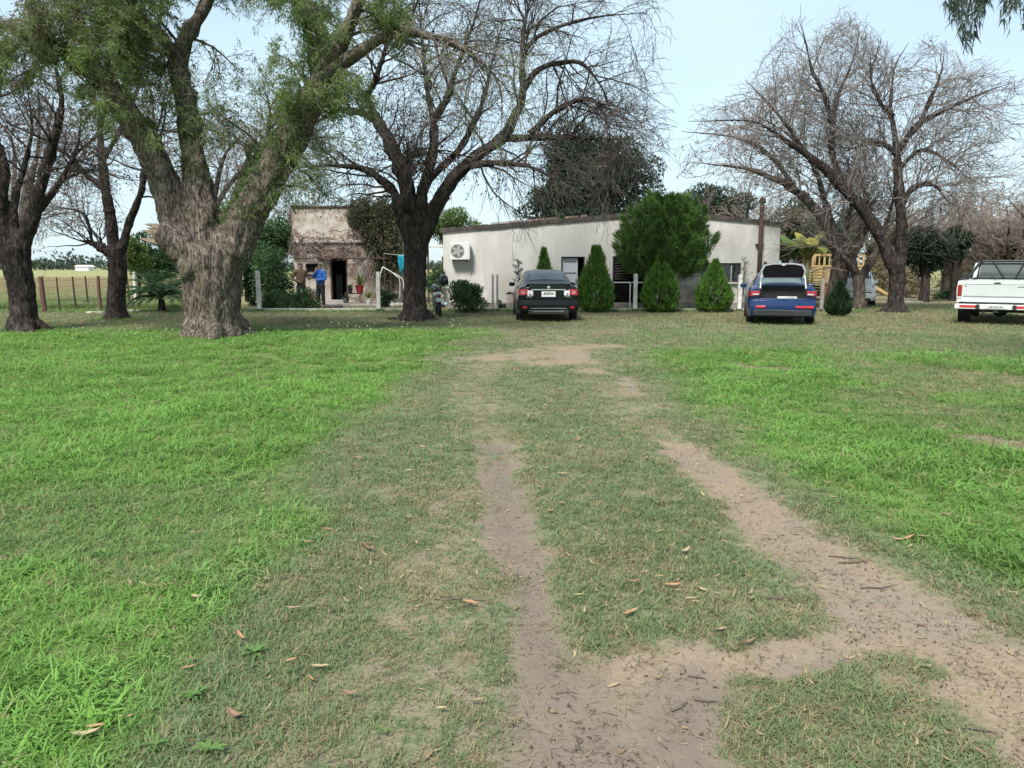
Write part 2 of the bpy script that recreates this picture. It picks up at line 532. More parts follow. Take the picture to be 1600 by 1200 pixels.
# ---------------------------------------------------------------- trees: limbs, twigs, leaves (all real geometry)
def catmull(pts, K):
    """pts (n,4) x y z r -> K resampled"""
    pts = np.asarray(pts, float)
    if len(pts) == 2: 
        t = np.linspace(0, 1, K)[:, None]; return pts[0] * (1 - t) + pts[1] * t
    ext = np.vstack([2 * pts[0] - pts[1], pts, 2 * pts[-1] - pts[-2]])
    ext[0, 3] = pts[0, 3]; ext[-1, 3] = pts[-1, 3]
    seg = np.linalg.norm(np.diff(pts[:, :3], axis=0), axis=1); cum = np.r_[0, np.cumsum(seg)]
    s = np.linspace(0, cum[-1], K)
    i = np.clip(np.searchsorted(cum, s, side='right') - 1, 0, len(pts) - 2)
    t = ((s - cum[i]) / np.maximum(seg[i], 1e-9))[:, None]
    p0, p1, p2, p3 = ext[i], ext[i + 1], ext[i + 2], ext[i + 3]
    o = 0.5 * (2 * p1 + (p2 - p0) * t + (2 * p0 - 5 * p1 + 4 * p2 - p3) * t ** 2 + (3 * p1 - p0 - 3 * p2 + p3) * t ** 3)
    o[:, 3] = np.interp(s, cum, pts[:, 3])
    return o

def tubes(Pn, Rn, S, cap=False):
    """Pn (N,K,3), Rn (N,K) -> verts, quads"""
    N, K, _ = Pn.shape
    T = norm(np.gradient(Pn, axis=1))
    mean = norm(Pn[:, -1] - Pn[:, 0] + 1e-6)
    ref = np.where(np.abs(mean[:, 2:3]) < 0.8, np.array([[0, 0, 1.0]]), np.array([[1.0, 0, 0]]))
    n = norm(np.cross(T, ref[:, None, :])); b = np.cross(T, n)
    a = np.arange(S) * 2 * np.pi / S
    V = Pn[:, :, None, :] + Rn[:, :, None, None] * (np.cos(a)[None, None, :, None] * n[:, :, None, :] + np.sin(a)[None, None, :, None] * b[:, :, None, :])
    idx = np.arange(N * K * S).reshape(N, K, S)
    i2 = np.roll(idx, -1, axis=2)
    F = np.stack([idx[:, :-1], i2[:, :-1], i2[:, 1:], idx[:, 1:]], -1).reshape(-1, 4)
    return V.reshape(-1, 3), F

def join(parts):
    Vs, Fs, o = [], [], 0
    for V, F in parts:
        Vs.append(V); Fs.append(F + o); o += len(V)
    return np.vstack(Vs), np.vstack(Fs)

def spawn(Pn, Rn, M, t=(0.25, 1.0), ang=(30, 65), lr=(0.4, 0.7), K=6, grav=0.0, up=0.0, wig=0.12, rr=0.6, rmax=1.0, rtip=0.004, r=rng, lmin=0.0, tipless=0.5, lenabs=None):
    N, Kp, _ = Pn.shape
    rep = np.repeat(np.arange(N), M)
    n = len(rep)
    tt = t[0] + (t[1] - t[0]) * ((np.tile(np.arange(M), N) + r.random(n)) / M)
    f = np.clip(tt * (Kp - 1), 0, Kp - 1.001); i = f.astype(int); w = (f - i)[:, None]
    pos = Pn[rep, i] * (1 - w) + Pn[rep, i + 1] * w
    rad = Rn[rep, i] * (1 - w[:, 0]) + Rn[rep, i + 1] * w[:, 0]
    tan = norm(Pn[rep, i + 1] - Pn[rep, i])
    plen = np.linalg.norm(np.diff(Pn, axis=1), axis=2).sum(1)[rep]
    q = r.normal(size=(n, 3)); q = norm(q - tan * (q * tan).sum(1, keepdims=True))
    a = np.radians(r.uniform(*ang, n))[:, None]
    d = norm(np.cos(a) * tan + np.sin(a) * q + np.array([0, 0, 1.0]) * up)
    ln = plen * r.uniform(*lr, n) * (1 - tipless * tt)
    if lenabs is not None: ln = r.uniform(*lenabs, n) * (1 - tipless * tt)
    ln = np.maximum(ln, lmin)
    C = np.zeros((n, K, 3)); C[:, 0] = pos
    for k in range(1, K):
        d = norm(d + wig * r.normal(size=(n, 3)) + np.array([0, 0, 1.0]) * grav * (k / K))
        C[:, k] = C[:, k - 1] + d * (ln / (K - 1))[:, None]
    r0 = np.minimum(rad * rr, rmax)
    R = r0[:, None] * (1 - np.linspace(0, 1, K)[None]) + rtip * np.linspace(0, 1, K)[None]
    R = np.maximum(R, np.minimum(rtip, r0[:, None]))
    return C, R

def cards(C, D, ln, wd, r=rng, fold=0.25, tri=False):
    """leaf blades: four corner diamonds with a folded rib. C base points, D directions"""
    n = len(C)
    D = norm(D)
    q = r.normal(size=(n, 3)); s = norm(q - D * (q * D).sum(1, keepdims=True)); nn = np.cross(D, s)
    ln = np.broadcast_to(ln, (n,))[:, None]; wd = np.broadcast_to(wd, (n,))[:, None]
    if tri:
        V = np.stack([C - s * wd * 0.55, C + s * wd * 0.55, C + D * ln], 1).reshape(-1, 3)
        return V, np.arange(3 * n).reshape(n, 3)
    mid = C + D * ln * 0.45
    V = np.stack([C, mid + s * wd * 0.5 + nn * wd * fold, C + D * ln, mid - s * wd * 0.5 + nn * wd * fold], 1).reshape(-1, 3)
    F = np.arange(4 * n).reshape(n, 4)
    return V, F

def rough_trunk(polys, voxel, amp, freq, seed=0, S=14, K=26, ridges=0.0):
    """union of limb tubes, remeshed to one skin, with bark relief. polys: (n,4) arrays in local coordinates"""
    parts = []
    for p in polys:
        c = catmull(p, K)
        parts.append(tubes(c[None, :, :3], c[None, :, 3], S))
    me = bpy.data.meshes.new('tmp'); 
    bm = bmesh.new()
    for V, F in parts:
        vs_ = [bm.verts.new(v) for v in V]
        for f in F: bm.faces.new([vs_[k] for k in f])
        bm.faces.new(vs_[:S][::-1]); bm.faces.new(vs_[-S:])
    bmesh.ops.recalc_face_normals(bm, faces=bm.faces)
    bm.to_mesh(me); bm.free()
    ob = bpy.data.objects.new('tmp', me); COL.objects.link(ob)
    md = ob.modifiers.new('r', 'REMESH'); md.mode = 'VOXEL'; md.voxel_size = voxel
    dg = bpy.context.evaluated_depsgraph_get(); dg.update()
    ev = ob.evaluated_get(dg)
    m2 = bpy.data.meshes.new_from_object(ev, depsgraph=dg)
    n = len(m2.vertices)
    V = np.empty(n * 3, np.float32); m2.vertices.foreach_get('co', V); V = V.reshape(-1, 3).astype(float)
    NN = np.empty(n * 3, np.float32); m2.vertices.foreach_get('normal', NN); NN = NN.reshape(-1, 3)
    F = np.empty(len(m2.polygons) * 4, np.int32); m2.loops.foreach_get('vertex_index', F); F = F.reshape(-1, 4)
    # smooth once
    for it in range(3):
        acc = np.zeros_like(V); cnt = np.zeros(n)
        for a, b in ((0, 1), (1, 2), (2, 3), (3, 0)):
            np.add.at(acc, F[:, a], V[F[:, b]]); np.add.at(acc, F[:, b], V[F[:, a]])
            np.add.at(cnt, F[:, a], 1); np.add.at(cnt, F[:, b], 1)
        V = 0.5 * V + 0.5 * acc / np.maximum(cnt, 1)[:, None]
    disp = np.array([mnoise.fractal(Vector((v[0] * freq, v[1] * freq, v[2] * freq * 0.45)) + Vector((seed, 0, 0)), 0.9, 2.1, 4) for v in V])
    V = V + NN * (disp * amp)[:, None]
    bpy.data.objects.remove(ob); bpy.data.meshes.remove(me); bpy.data.meshes.remove(m2)
    return V, F

def px_poly(pts, Y, org, rscale=1.0):
    """(px, py, dy, r_px) -> local (x, y, z, r)"""
    out = []
    for px, py, dy, rp in pts:
        p = P(px, py, Y + dy)
        out.append((p.x - org.x, p.y - org.y, p.z - org.z, rp * (Y + dy) / FPX * rscale))
    return np.array(out)

def flare(base, Y, org, r, h=0.35):
    """short root flare tube below the first trunk point"""
    return np.array([(base[0], base[1], -0.15, r * 1.35), (base[0], base[1], 0.05, r * 1.2), (base[0], base[1], h, r * 0.95)])

def split_poly(pl, f):
    c = catmull(pl, 40); k = int(40 * f)
    return c[:k + 1], c[max(0, k - 3):]

def build_tree(name, label, base, Y, trunk, limbs, bark, twig_mat, levels, br_mat=None, keep=0.3, voxel=0.035, amp=0.03, freq=5.0, group=None, seed=1, S_limb=9,
               leaf=None, cat='tree', root_e=1.0, rscale=1.0, extra_polys=(), jitter=0.35, cull=None):
    """trunk, limbs: pixel polylines (px, py, dy, r_px) at about depth Y. levels: list of dicts for spawn().
    returns root, list of point arrays of the last levels (local coordinates)"""
    r = np.random.default_rng(seed)
    org = G(*base) if len(base) == 2 else Vector(base)
    org.z = 0
    root = thing(name, label, cat, org, 0, group)
    tp = px_poly(trunk, Y, org)
    polys = [tp] + list(extra_polys)
    rt = tp[0, 3]
    polys.append(flare((tp[0, 0], tp[0, 1]), Y, org, rt))
    for k in range(5):
        a = k * 1.26 + r.random() * .6
        e = rt * (1.3 + .7 * r.random()) * root_e
        polys.append(np.array([(tp[0, 0] + math.cos(a) * rt * .45, tp[0, 1] + math.sin(a) * rt * .45, 0.5 * rt + .12, rt * .45), (tp[0, 0] + math.cos(a) * e, tp[0, 1] + math.sin(a) * e, -0.1, rt * .25)]))
    lps = [px_poly(l, Y, org, rscale) for l in limbs]
    rest = []
    for lp in lps:
        if lp[0, 2] > tp[-1, 2] + .7: rest.append(lp); continue
        a, b = split_poly(lp, keep)
        polys.append(a); rest.append(b)
    V, F = rough_trunk(polys, voxel, amp, freq, seed)
    mesh_np('trunk', V, F, bark, root, smooth=True)
    K = 22
    LP, LR = [], []
    for b in rest:
        c = catmull(b, K); c[:, 3] *= np.interp(np.linspace(0, 1, K), [0, .45, 1], [1, .95, .22])
        wob = np.cumsum(r.normal(size=(K, 3)), axis=0); wob -= wob[0]
        c[:, :3] += wob * 0.12 * c[:, 3:4].mean() * np.linspace(0, 1, K)[:, None]
        rad = c[:, 3] * (1 + 0.10 * r.normal(size=K))
        V, F = tubes(c[None, :, :3], rad[None], S_limb)
        V += 0.12 * np.repeat(rad, S_limb)[:, None] * r.normal(size=V.shape)
        mesh_np('limb', V, F, bark, root, smooth=True)
    for lp in lps:
        c = catmull(lp, K); c[:, 3] *= np.interp(np.linspace(0, 1, K), [0, .6, 1], [1, .95, .4]); LP.append(c[:, :3]); LR.append(c[:, 3])
    Pn, Rn = np.array(LP), np.array(LR)
    meshes, ends = [], []
    for li, lv in enumerate(levels):
        lv = dict(lv)
        S = lv.pop('S', 4); src = lv.pop('src', None)
        if src is not None: Pn, Rn = ends[src] if src >= 0 else (np.array(LP), np.array(LR))
        C, R = spawn(Pn, Rn, r=r, **lv)
        if cull is not None:
            w = C[:, -1] + np.array(org)
            k_ = cull(*to_px(w[:, 0], w[:, 1], w[:, 2]), r)
            k_ &= w[:, 2] > 0.7
            C, R = C[k_], R[k_]
        meshes.append((C, R, S)); ends.append((C, R)); Pn, Rn = C, R
    vf = [tubes(C, R, S) for C, R, S in meshes[:1]]
    if vf:
        V, F = join(vf); o = mesh_np('branches', V, F, br_mat or bark, root, smooth=True); o['kind'] = 'stuff'
    vf = [tubes(C, R, S) for C, R, S in meshes[1:]]
    if vf:
        V, F = join(vf); o = mesh_np('twigs', V, F, twig_mat, root); o['kind'] = 'stuff'
    return root, org, ends, r

def leaves_on(root, ends_list, r, per, ln, wd, m, name='foliage', droop=-0.5, spread=0.05, region=None, org=None, frac=1.0, along=True):
    """hang leaf blades along twigs"""
    Cs, Ds = [], []
    for C, R in ends_list:
        n, K, _ = C.shape
        i = r.integers(0, K - 1, (n, per)) if along else np.full((n, per), K - 2)
        f = r.random((n, per))[..., None]
        idx = np.arange(n)[:, None]
        a, b = C[idx, i], C[idx, i + 1]
        Cs.append((a * (1 - f) + b * f).reshape(-1, 3)); Ds.append((b - a).reshape(-1, 3))
    C = np.vstack(Cs); D = norm(np.vstack(Ds))
    if frac < 1: k = r.random(len(C)) < frac; C, D = C[k], D[k]
    if region is not None:
        w = C + np.array(org)
        k = region(*to_px(w[:, 0], w[:, 1], w[:, 2]), r); C, D = C[k], D[k]
    D = norm(D * 0.5 + r.normal(size=C.shape) * 0.55 + np.array([0, 0, droop]))
    C = C + r.normal(size=C.shape) * spread
    V, F = cards(C, D, r.uniform(*ln, len(C)), r.uniform(*wd, len(C)), r, tri=True)
    o = mesh_np(name, V, F, m, root); o['kind'] = 'stuff'
    return o

def clump_leaves(clumps, n, ln, wd, r, shell=0.45, up=0.2, outward=0.8, tri=True):
    """clumps: (k, 6) centre xyz, radii xyz. leaves sit in each clump's outer shell"""
    clumps = np.asarray(clumps, float)
    vol = np.prod(clumps[:, 3:], axis=1) ** (2 / 3)
    k = r.choice(len(clumps), n, p=vol / vol.sum())
    d = norm(r.normal(size=(n, 3)))
    rad = 1 - shell * r.random(n) ** 1.5
    C = clumps[k, :3] + d * rad[:, None] * clumps[k, 3:]
    D = norm(d * outward + r.normal(size=(n, 3)) * 0.6 + np.array([0, 0, up]))
    return cards(C, D, r.uniform(*ln, n), r.uniform(*wd, n), r, tri=tri)

def clump_cloud(c, rad, k, r, size=(0.25, 0.4), bottom=-1.0):
    """k sub-clumps spread through an ellipsoid"""
    out = []
    while len(out) < k:
        d = r.normal(size=3); d /= np.linalg.norm(d); q = r.random() ** 0.45
        p = d * q
        if p[2] < bottom: continue
        s = r.uniform(*size)
        out.append((c[0] + p[0] * rad[0] * 0.8, c[1] + p[1] * rad[1] * 0.8, c[2] + p[2] * rad[2] * 0.8, rad[0] * s, rad[1] * s, rad[2] * s * 0.85))
    return out

def leafy(name, label, cat, loc, crown_c, crown_r, k, n, ln, wd, m, trunk_r=0.12, bark=None, seed=1, size=(0.28, 0.45), group=None, up=0.2, forks=4, bottom=-1.0, stuff_name='crown', loose=0.0):
    r = np.random.default_rng(seed)
    root = thing(name, label, cat, loc, 0, group)
    cl = clump_cloud(crown_c, crown_r, k, r, size, bottom)
    V, F = clump_leaves(cl, n, ln, wd, r, up=up)
    mesh_np(stuff_name, V, F, m, root)['kind'] = 'stuff'
    if trunk_r > 0:
        parts = []
        top = np.array(crown_c) + np.array([0, 0, crown_r[2] * 0.2])
        c = catmull([(0, 0, -0.1, trunk_r * 1.3), (0.02, 0, top[2] * .3, trunk_r), (top[0] * .6, top[1] * .6, top[2] * .7, trunk_r * .75), (top[0], top[1], top[2], trunk_r * .4)], 14)
        parts.append(tubes(c[None, :, :3], c[None, :, 3], 8))
        for q in range(forks):
            t = cl[r.integers(len(cl))]; s = c[r.integers(5, 10)]
            cc = catmull([(s[0], s[1], s[2], s[3] * .7), ((s[0] + t[0]) / 2, (s[1] + t[1]) / 2, (s[2] + t[2]) / 2 + .05, s[3] * .45), (t[0], t[1], t[2], s[3] * .2)], 8)
            parts.append(tubes(cc[None, :, :3], cc[None, :, 3], 6))
        V, F = join(parts)
        mesh_np('trunk', V, F, bark or M_BARK_DARK, root, smooth=True)
    return root

M_BARK_OLD = bark_mat('bark_old_grey', (0.22, 0.18, 0.15), (0.12, 0.095, 0.078), scale=9, bump=1.0, moss=(0.135, 0.12, 0.085), fissure=((0.045, 0.036, 0.03), 26))
M_BARK_DARK = bark_mat('bark_dark', (0.085, 0.066, 0.058), (0.036, 0.029, 0.026), scale=10, bump=1.0, fissure=((0.02, 0.016, 0.015), 24))
M_BARK_MID = bark_mat('bark_brown_grey', (0.13, 0.105, 0.085), (0.05, 0.042, 0.036), scale=10, bump=1.0)
M_TWIG_GREY = mat('twig_grey', (0.27, 0.235, 0.215), (0.16, 0.137, 0.128), scale=3, rough=.9, spec=.1)
M_TWIG_DARK = mat('twig_dark', (0.125, 0.112, 0.098), (0.07, 0.062, 0.055), scale=3, rough=.9, spec=.1)
M_TWIG_PALE = mat('twig_pale', (0.32, 0.26, 0.225), (0.20, 0.165, 0.145), scale=2, rough=.9, spec=.1)
M_SPLINT = mat('splintered_wood', (0.30, 0.235, 0.175), (0.16, 0.125, 0.095), scale=14, stretch=(1, 1, 1), rough=.9, bump=.6, spec=.1)
M_LEAF_FEATHER = leaf_mat('leaf_feathery', (0.17, 0.235, 0.06), (0.10, 0.165, 0.045), scale=1.2, trans=.45, c3=(0.19, 0.175, 0.085), scale3=.6)
M_LEAF_IVY = leaf_mat('leaf_ivy', (0.05, 0.085, 0.03), (0.03, 0.055, 0.02), scale=4)
M_LEAF_DRY = leaf_mat('leaf_dead_brown', (0.15, 0.085, 0.075), (0.085, 0.05, 0.045), scale=4, trans=.2)
M_LEAF_PINK = leaf_mat('leaf_dead_pale', (0.28, 0.205, 0.165), (0.18, 0.135, 0.11), scale=4, trans=.2)
M_LEAF_DKGREEN = leaf_mat('leaf_dark_evergreen', (0.036, 0.060, 0.034), (0.02, 0.036, 0.02), scale=2, trans=.12)
M_LEAF_BLACKGREEN = leaf_mat('leaf_citrus', (0.024, 0.045, 0.02), (0.012, 0.024, 0.011), scale=3, trans=.12, rough=.4)
M_LEAF_CONIFER = leaf_mat('leaf_conifer', (0.10, 0.185, 0.04), (0.045, 0.10, 0.026), scale=2.2, trans=.25)
M_LEAF_THUJA = leaf_mat('leaf_thuja', (0.10, 0.21, 0.03), (0.055, 0.13, 0.022), scale=5, trans=.25)
M_LEAF_SHRUB = leaf_mat('leaf_shrub', (0.075, 0.14, 0.05), (0.04, 0.085, 0.034), scale=4, trans=.2)
M_LEAF_LIGHT = leaf_mat('leaf_light_green', (0.13, 0.19, 0.045), (0.08, 0.13, 0.035), scale=2, trans=.35)
M_LEAF_OLIVE = leaf_mat('leaf_olive', (0.085, 0.10, 0.045), (0.05, 0.062, 0.03), scale=2, trans=.25)
M_LEAF_GUM = leaf_mat('leaf_gum', (0.06, 0.085, 0.06), (0.035, 0.055, 0.04), scale=3, trans=.2)
# ---------------------------------------------------------------- the trees of the yard
# huge old tree in front, left of the track
bigY = 17.5
org0 = G(333, 524)
stub = px_poly([(305, 405, -.15, 30), (272, 376, -.35, 24), (246, 360, -.45, 19)], bigY, Vector((org0.x, org0.y, 0)))
knobs = [px_poly([(300, 420, -.4, 22), (284, 424, -.62, 14)], bigY, Vector((org0.x, org0.y, 0)))]
big_limbs = [
    [(352, 405, 0, 35), (390, 335, 0, 29), (424, 272, -.1, 27), (462, 205, -.2, 25), (495, 140, -.3, 21), (517, 95, -.4, 17), (545, 35, -.6, 14), (575, -50, -.9, 13), (590, -140, -1.1, 8)],
    [(500, 130, -.3, 17), (494, 70, 0, 16), (475, 0, .3, 14), (455, -70, .6, 12), (440, -150, .8, 7)],
    [(318, 385, .1, 34), (313, 320, .1, 26), (303, 250, .2, 19), (292, 170, .3, 17), (277, 95, .4, 15), (300, 40, .5, 14), (328, -5, .6, 12), (350, -80, .8, 8)],
    [(304, 396, 0, 34), (278, 350, 0, 26), (250, 270, -.2, 22), (210, 190, -.4, 20), (150, 120, -.7, 18), (90, 75, -1, 18), (20, 45, -1.4, 15), (-70, 25, -1.7, 10)],
    [(368, 350, .2, 26), (398, 275, .35, 18), (414, 228, .42, 16), (424, 198, .45, 13)],
    [(505, 120, -.4, 12), (560, 82, -.7, 8.5), (620, 52, -.9, 7.5), (690, 60, -1.1, 7), (745, 88, -1.3, 6), (782, 130, -1.4, 4.5), (786, 190, -1.4, 2.5)],
    [(285, 110, .4, 11), (255, 60, .1, 9), (215, 25, -.2, 8), (180, -30, -.6, 6)],
    [(165, 135, -.6, 12), (130, 60, -.2, 9), (120, 0, .1, 7), (100, -80, .3, 5)],
]
big_root, big_org, big_ends, big_r = build_tree('old_tree', 'massive old tree with pale rough trunk, broken limb stub and feathery leaves', (333, 524), bigY,
    [(333, 522, 0, 42), (332, 490, 0, 40), (331, 450, 0, 43), (330, 412, 0, 47), (328, 382, 0, 43)], big_limbs, M_BARK_OLD, M_TWIG_GREY,
    [dict(M=14, t=(.3, 1), ang=(30, 80), lenabs=(1.0, 2.6), tipless=.35, K=8, grav=-.12, up=.15, wig=.18, rr=.4, rmax=.04, S=5),
     dict(M=8, t=(.1, 1), ang=(25, 70), lenabs=(.5, 1.3), tipless=.4, K=7, grav=-.2, wig=.18, rr=.6, rmax=.015, rtip=.004, S=3),
     dict(M=6, t=(.1, 1), ang=(20, 65), lenabs=(.25, .7), tipless=.4, K=5, grav=-.25, wig=.2, rr=.7, rmax=.007, rtip=.003, S=3)],
    keep=.42, voxel=.04, amp=.06, freq=5.5, seed=5, S_limb=12, rscale=.93, root_e=.82, extra_polys=[stub] + knobs)
def big_region(px, py, r):
    left = (px < 300) & (py < 270)
    mid = (px > 420) & (px < 640) & (py < 185)
    return r.random(len(px)) < np.where(left, 1.0, np.where(mid, 1.0, np.where(px > 640, .06, .42)))
leaves_on(big_root, big_ends[1:], big_r, 27, (.06, .15), (.013, .024), M_LEAF_FEATHER, droop=-.35, spread=.05, region=big_region, org=big_org)
# ivy-like growth up the right limb
ivy_pts = []
for l, f0, f1, k in ((0, .12, .62, 260), (1, .1, .7, 200), (4, .1, .8, 170), (2, .2, .6, 70)):
    c = catmull(px_poly(big_limbs[l], bigY, big_org), 60)
    for q in range(k):
        i = int(60 * (f0 + (f1 - f0) * random.random()))
        a = random.uniform(2.2, 5.6) if l == 0 else random.uniform(0, 6.28)
        ivy_pts.append((c[i, 0] + math.cos(a) * c[i, 3] * 1.02, c[i, 1] - abs(math.sin(a)) * c[i, 3] * 1.02, c[i, 2], 0.1, 0.1, 0.14))
V, F = clump_leaves(ivy_pts, 9000, (.05, .12), (.014, .03), big_r, up=-.2)
mesh_np('clinging_leaves', V, F, leaf_mat('leaf_clinging', (0.10, 0.17, 0.04), (0.06, 0.11, 0.03), scale=2.5, trans=.3), big_root)['kind'] = 'stuff'
# the torn end of the broken limb
mb = MB()
e0 = Vector(stub[-1][:3]); d0 = (Vector(stub[-1][:3]) - Vector(stub[0][:3])).normalized()
for k in range(13):
    a = k * 2.4; rr_ = .24 * math.sqrt((k + .5) / 13)
    off = Vector((0, math.cos(a) * rr_, math.sin(a) * rr_))
    ln = .22 + .34 * random.random()
    dd = Vector((-1, random.uniform(-.15, .15), .28 + random.uniform(-.12, .1))).normalized()
    w = .05 + .04 * random.random()
    s = e0 - d0 * .25 + off
    mb.tube([s, s + dd * ln * .6, s + dd * ln], [w, w * .7, .012], 5)
mb.build('splintered_end', M_SPLINT, big_root)

# dark many-limbed tree by the old house
cY = 22.6
c_limbs = [
    [(640, 375, 0, 12), (622, 320, 0, 10), (611, 296, .1, 8), (574, 266, .3, 6), (529, 259, .5, 5), (465, 264, .8, 3)],
    [(643, 370, 0, 14), (634, 285, .1, 13), (611, 225, .3, 11), (589, 187, .5, 9), (560, 172, .6, 7), (521, 165, .9, 5.5), (480, 148, 1.2, 3)],
    [(592, 190, .5, 8), (574, 154, .3, 6.5), (588, 120, .1, 5), (606, 60, -.2, 4), (620, -10, -.5, 3)],
    [(652, 370, 0, 14), (660, 300, -.2, 10), (677, 240, -.3, 8), (679, 190, -.4, 7), (700, 150, -.5, 6), (716, 100, -.6, 5), (740, 40, -.6, 4), (760, -30, -.6, 2.5)],
    [(679, 205, -.4, 5), (667, 130, -.5, 4.5), (660, 60, -.6, 3.5), (655, -10, -.7, 2.5)],
    [(640, 330, -.2, 9), (638, 280, -.3, 8.5), (646, 246, -.35, 8.5), (663, 237, -.4, 7)],
    [(656, 375, 0, 17), (682, 322, 0, 13), (712, 275, .1, 11), (750, 240, .2, 10), (787, 214, .3, 9), (804, 180, .3, 8), (817, 150, .3, 7), (816, 90, .2, 6), (840, 55, .1, 5), (915, 28, 0, 4), (1010, 18, -.1, 2)],
    [(780, 217, .3, 7), (862, 214, .5, 5.5), (926, 217, .8, 4), (968, 240, 1, 2.5)],
    [(700, 288, .1, 7), (740, 258, -.3, 6), (810, 255, -.5, 5), (845, 265, -.6, 4), (885, 290, -.7, 2)],
    [(828, 210, .4, 5.5), (850, 188, .3, 5), (874, 169, .2, 4.5), (919, 154, 0, 4), (945, 180, -.1, 3), (957, 235, -.2, 1.8)],
    [(817, 142, .3, 5.5), (840, 110, .5, 4.8), (875, 98, .7, 4), (910, 100, .9, 3.5), (942, 140, 1.1, 2.8), (962, 205, 1.2, 1.8)],
    [(816, 98, .2, 4.5), (818, 50, .5, 3.8), (830, -10, .8, 3)],
    [(655, 320, .3, 8), (672, 280, .8, 7), (716, 235, 1.3, 5.5), (750, 170, 1.6, 4.5), (770, 90, 1.8, 3.5), (790, 20, 2, 2.5)],
]
def c_cull(px, py, r): return (px < 1045 + 20 * r.random(len(px)))
c_levels = [dict(M=15, t=(.25, 1), ang=(30, 75), lenabs=(1.2, 3.0), tipless=.3, K=9, grav=-.06, up=.15, wig=.15, rr=.45, rmax=.035, rtip=.006, S=4),
     dict(M=7, t=(.15, 1), ang=(25, 65), lenabs=(.7, 1.7), tipless=.35, K=7, grav=-.14, wig=.14, rr=.6, rmax=.014, rtip=.006, S=3),
     dict(M=5, t=(.1, 1), ang=(20, 60), lenabs=(.4, 1.0), tipless=.3, K=6, grav=-.2, wig=.14, rr=.7, rmax=.009, rtip=.0055, S=3)]
c_root, c_org, c_ends, c_r = build_tree('bare_tree', 'dark bare tree with many spreading limbs beside the motorcycle', (648, 500), cY,
    [(648, 500, 0, 20), (648, 460, 0, 17), (648, 420, 0, 17), (650, 385, 0, 19), (650, 358, 0, 21)], c_limbs, M_BARK_DARK, M_TWIG_DARK, c_levels,
    keep=.25, voxel=.035, amp=.04, freq=7, seed=8, rscale=.9, S_limb=9, cull=c_cull)
leaves_on(c_root, c_ends[2:], c_r, 3, (.06, .13), (.03, .055), M_LEAF_DRY, droop=-.6, org=c_org, name='dead_leaves',
          region=lambda px, py, r: r.random(len(px)) < np.where((px > 640) & (px < 800) & (py > 240) & (py < 310), .75, np.where((px < 700) & (py > 90), .30, .05)))
leaves_on(c_root, c_ends[2:], c_r, 3, (.06, .12), (.012, .022), M_LEAF_FEATHER, droop=-.4, org=c_org, name='green_leaves',
          region=lambda px, py, r: r.random(len(px)) < np.where((px > 490) & (px < 600) & (py > 200) & (py < 270), .9, np.where((px > 760) & (py < 170), .35, .05)))

# bare trees at the left edge
l_levels = [dict(M=13, t=(.3, 1), ang=(30, 75), lenabs=(1., 2.6), tipless=.3, K=8, grav=-.05, up=.1, wig=.17, rr=.45, rmax=.03, rtip=.005, S=4),
     dict(M=7, t=(.15, 1), ang=(25, 65), lenabs=(.6, 1.4), tipless=.35, K=6, grav=-.14, wig=.16, rr=.6, rmax=.012, rtip=.005, S=3),
     dict(M=5, t=(.1, 1), ang=(20, 60), lenabs=(.3, .9), tipless=.3, K=5, grav=-.2, wig=.16, rr=.7, rmax=.008, rtip=.0045, S=3)]
e_root, e_org, e_ends, e_r = build_tree('bare_tree', 'dark tree with hanging dead leaves at the left edge of the yard', (38, 515), 19.0,
    [(38, 514, 0, 22), (36, 470, 0, 18), (28, 425, 0, 20), (20, 388, 0, 24)],
    [[(10, 392, 0, 15), (0, 330, .1, 12), (5, 270, .3, 10), (-10, 200, .5, 7), (0, 120, .6, 5), (-20, 40, .7, 3)],
     [(30, 388, 0, 16), (52, 335, 0, 13), (68, 270, -.1, 10), (85, 215, -.2, 8), (95, 160, -.3, 6), (85, 90, -.4, 4), (100, 10, -.5, 2.5)],
     [(25, 380, 0, 9), (22, 320, .3, 7), (38, 260, .5, 5), (50, 200, .6, 4), (40, 130, .7, 2.5)],
     [(48, 345, 0, 7), (90, 290, .4, 5), (120, 230, .8, 4), (130, 160, 1.2, 2.5)],
     [(5, 350, 0, 8), (-40, 310, -.3, 6), (-90, 280, -.6, 4)]], M_BARK_DARK, M_TWIG_DARK, l_levels, keep=.25, voxel=.035, amp=.035, freq=7, seed=12, rscale=.84)
leaves_on(e_root, e_ends[1:], e_r, 3, (.06, .13), (.03, .05), M_LEAF_DRY, droop=-.7, org=e_org, name='dead_leaves', frac=.35)
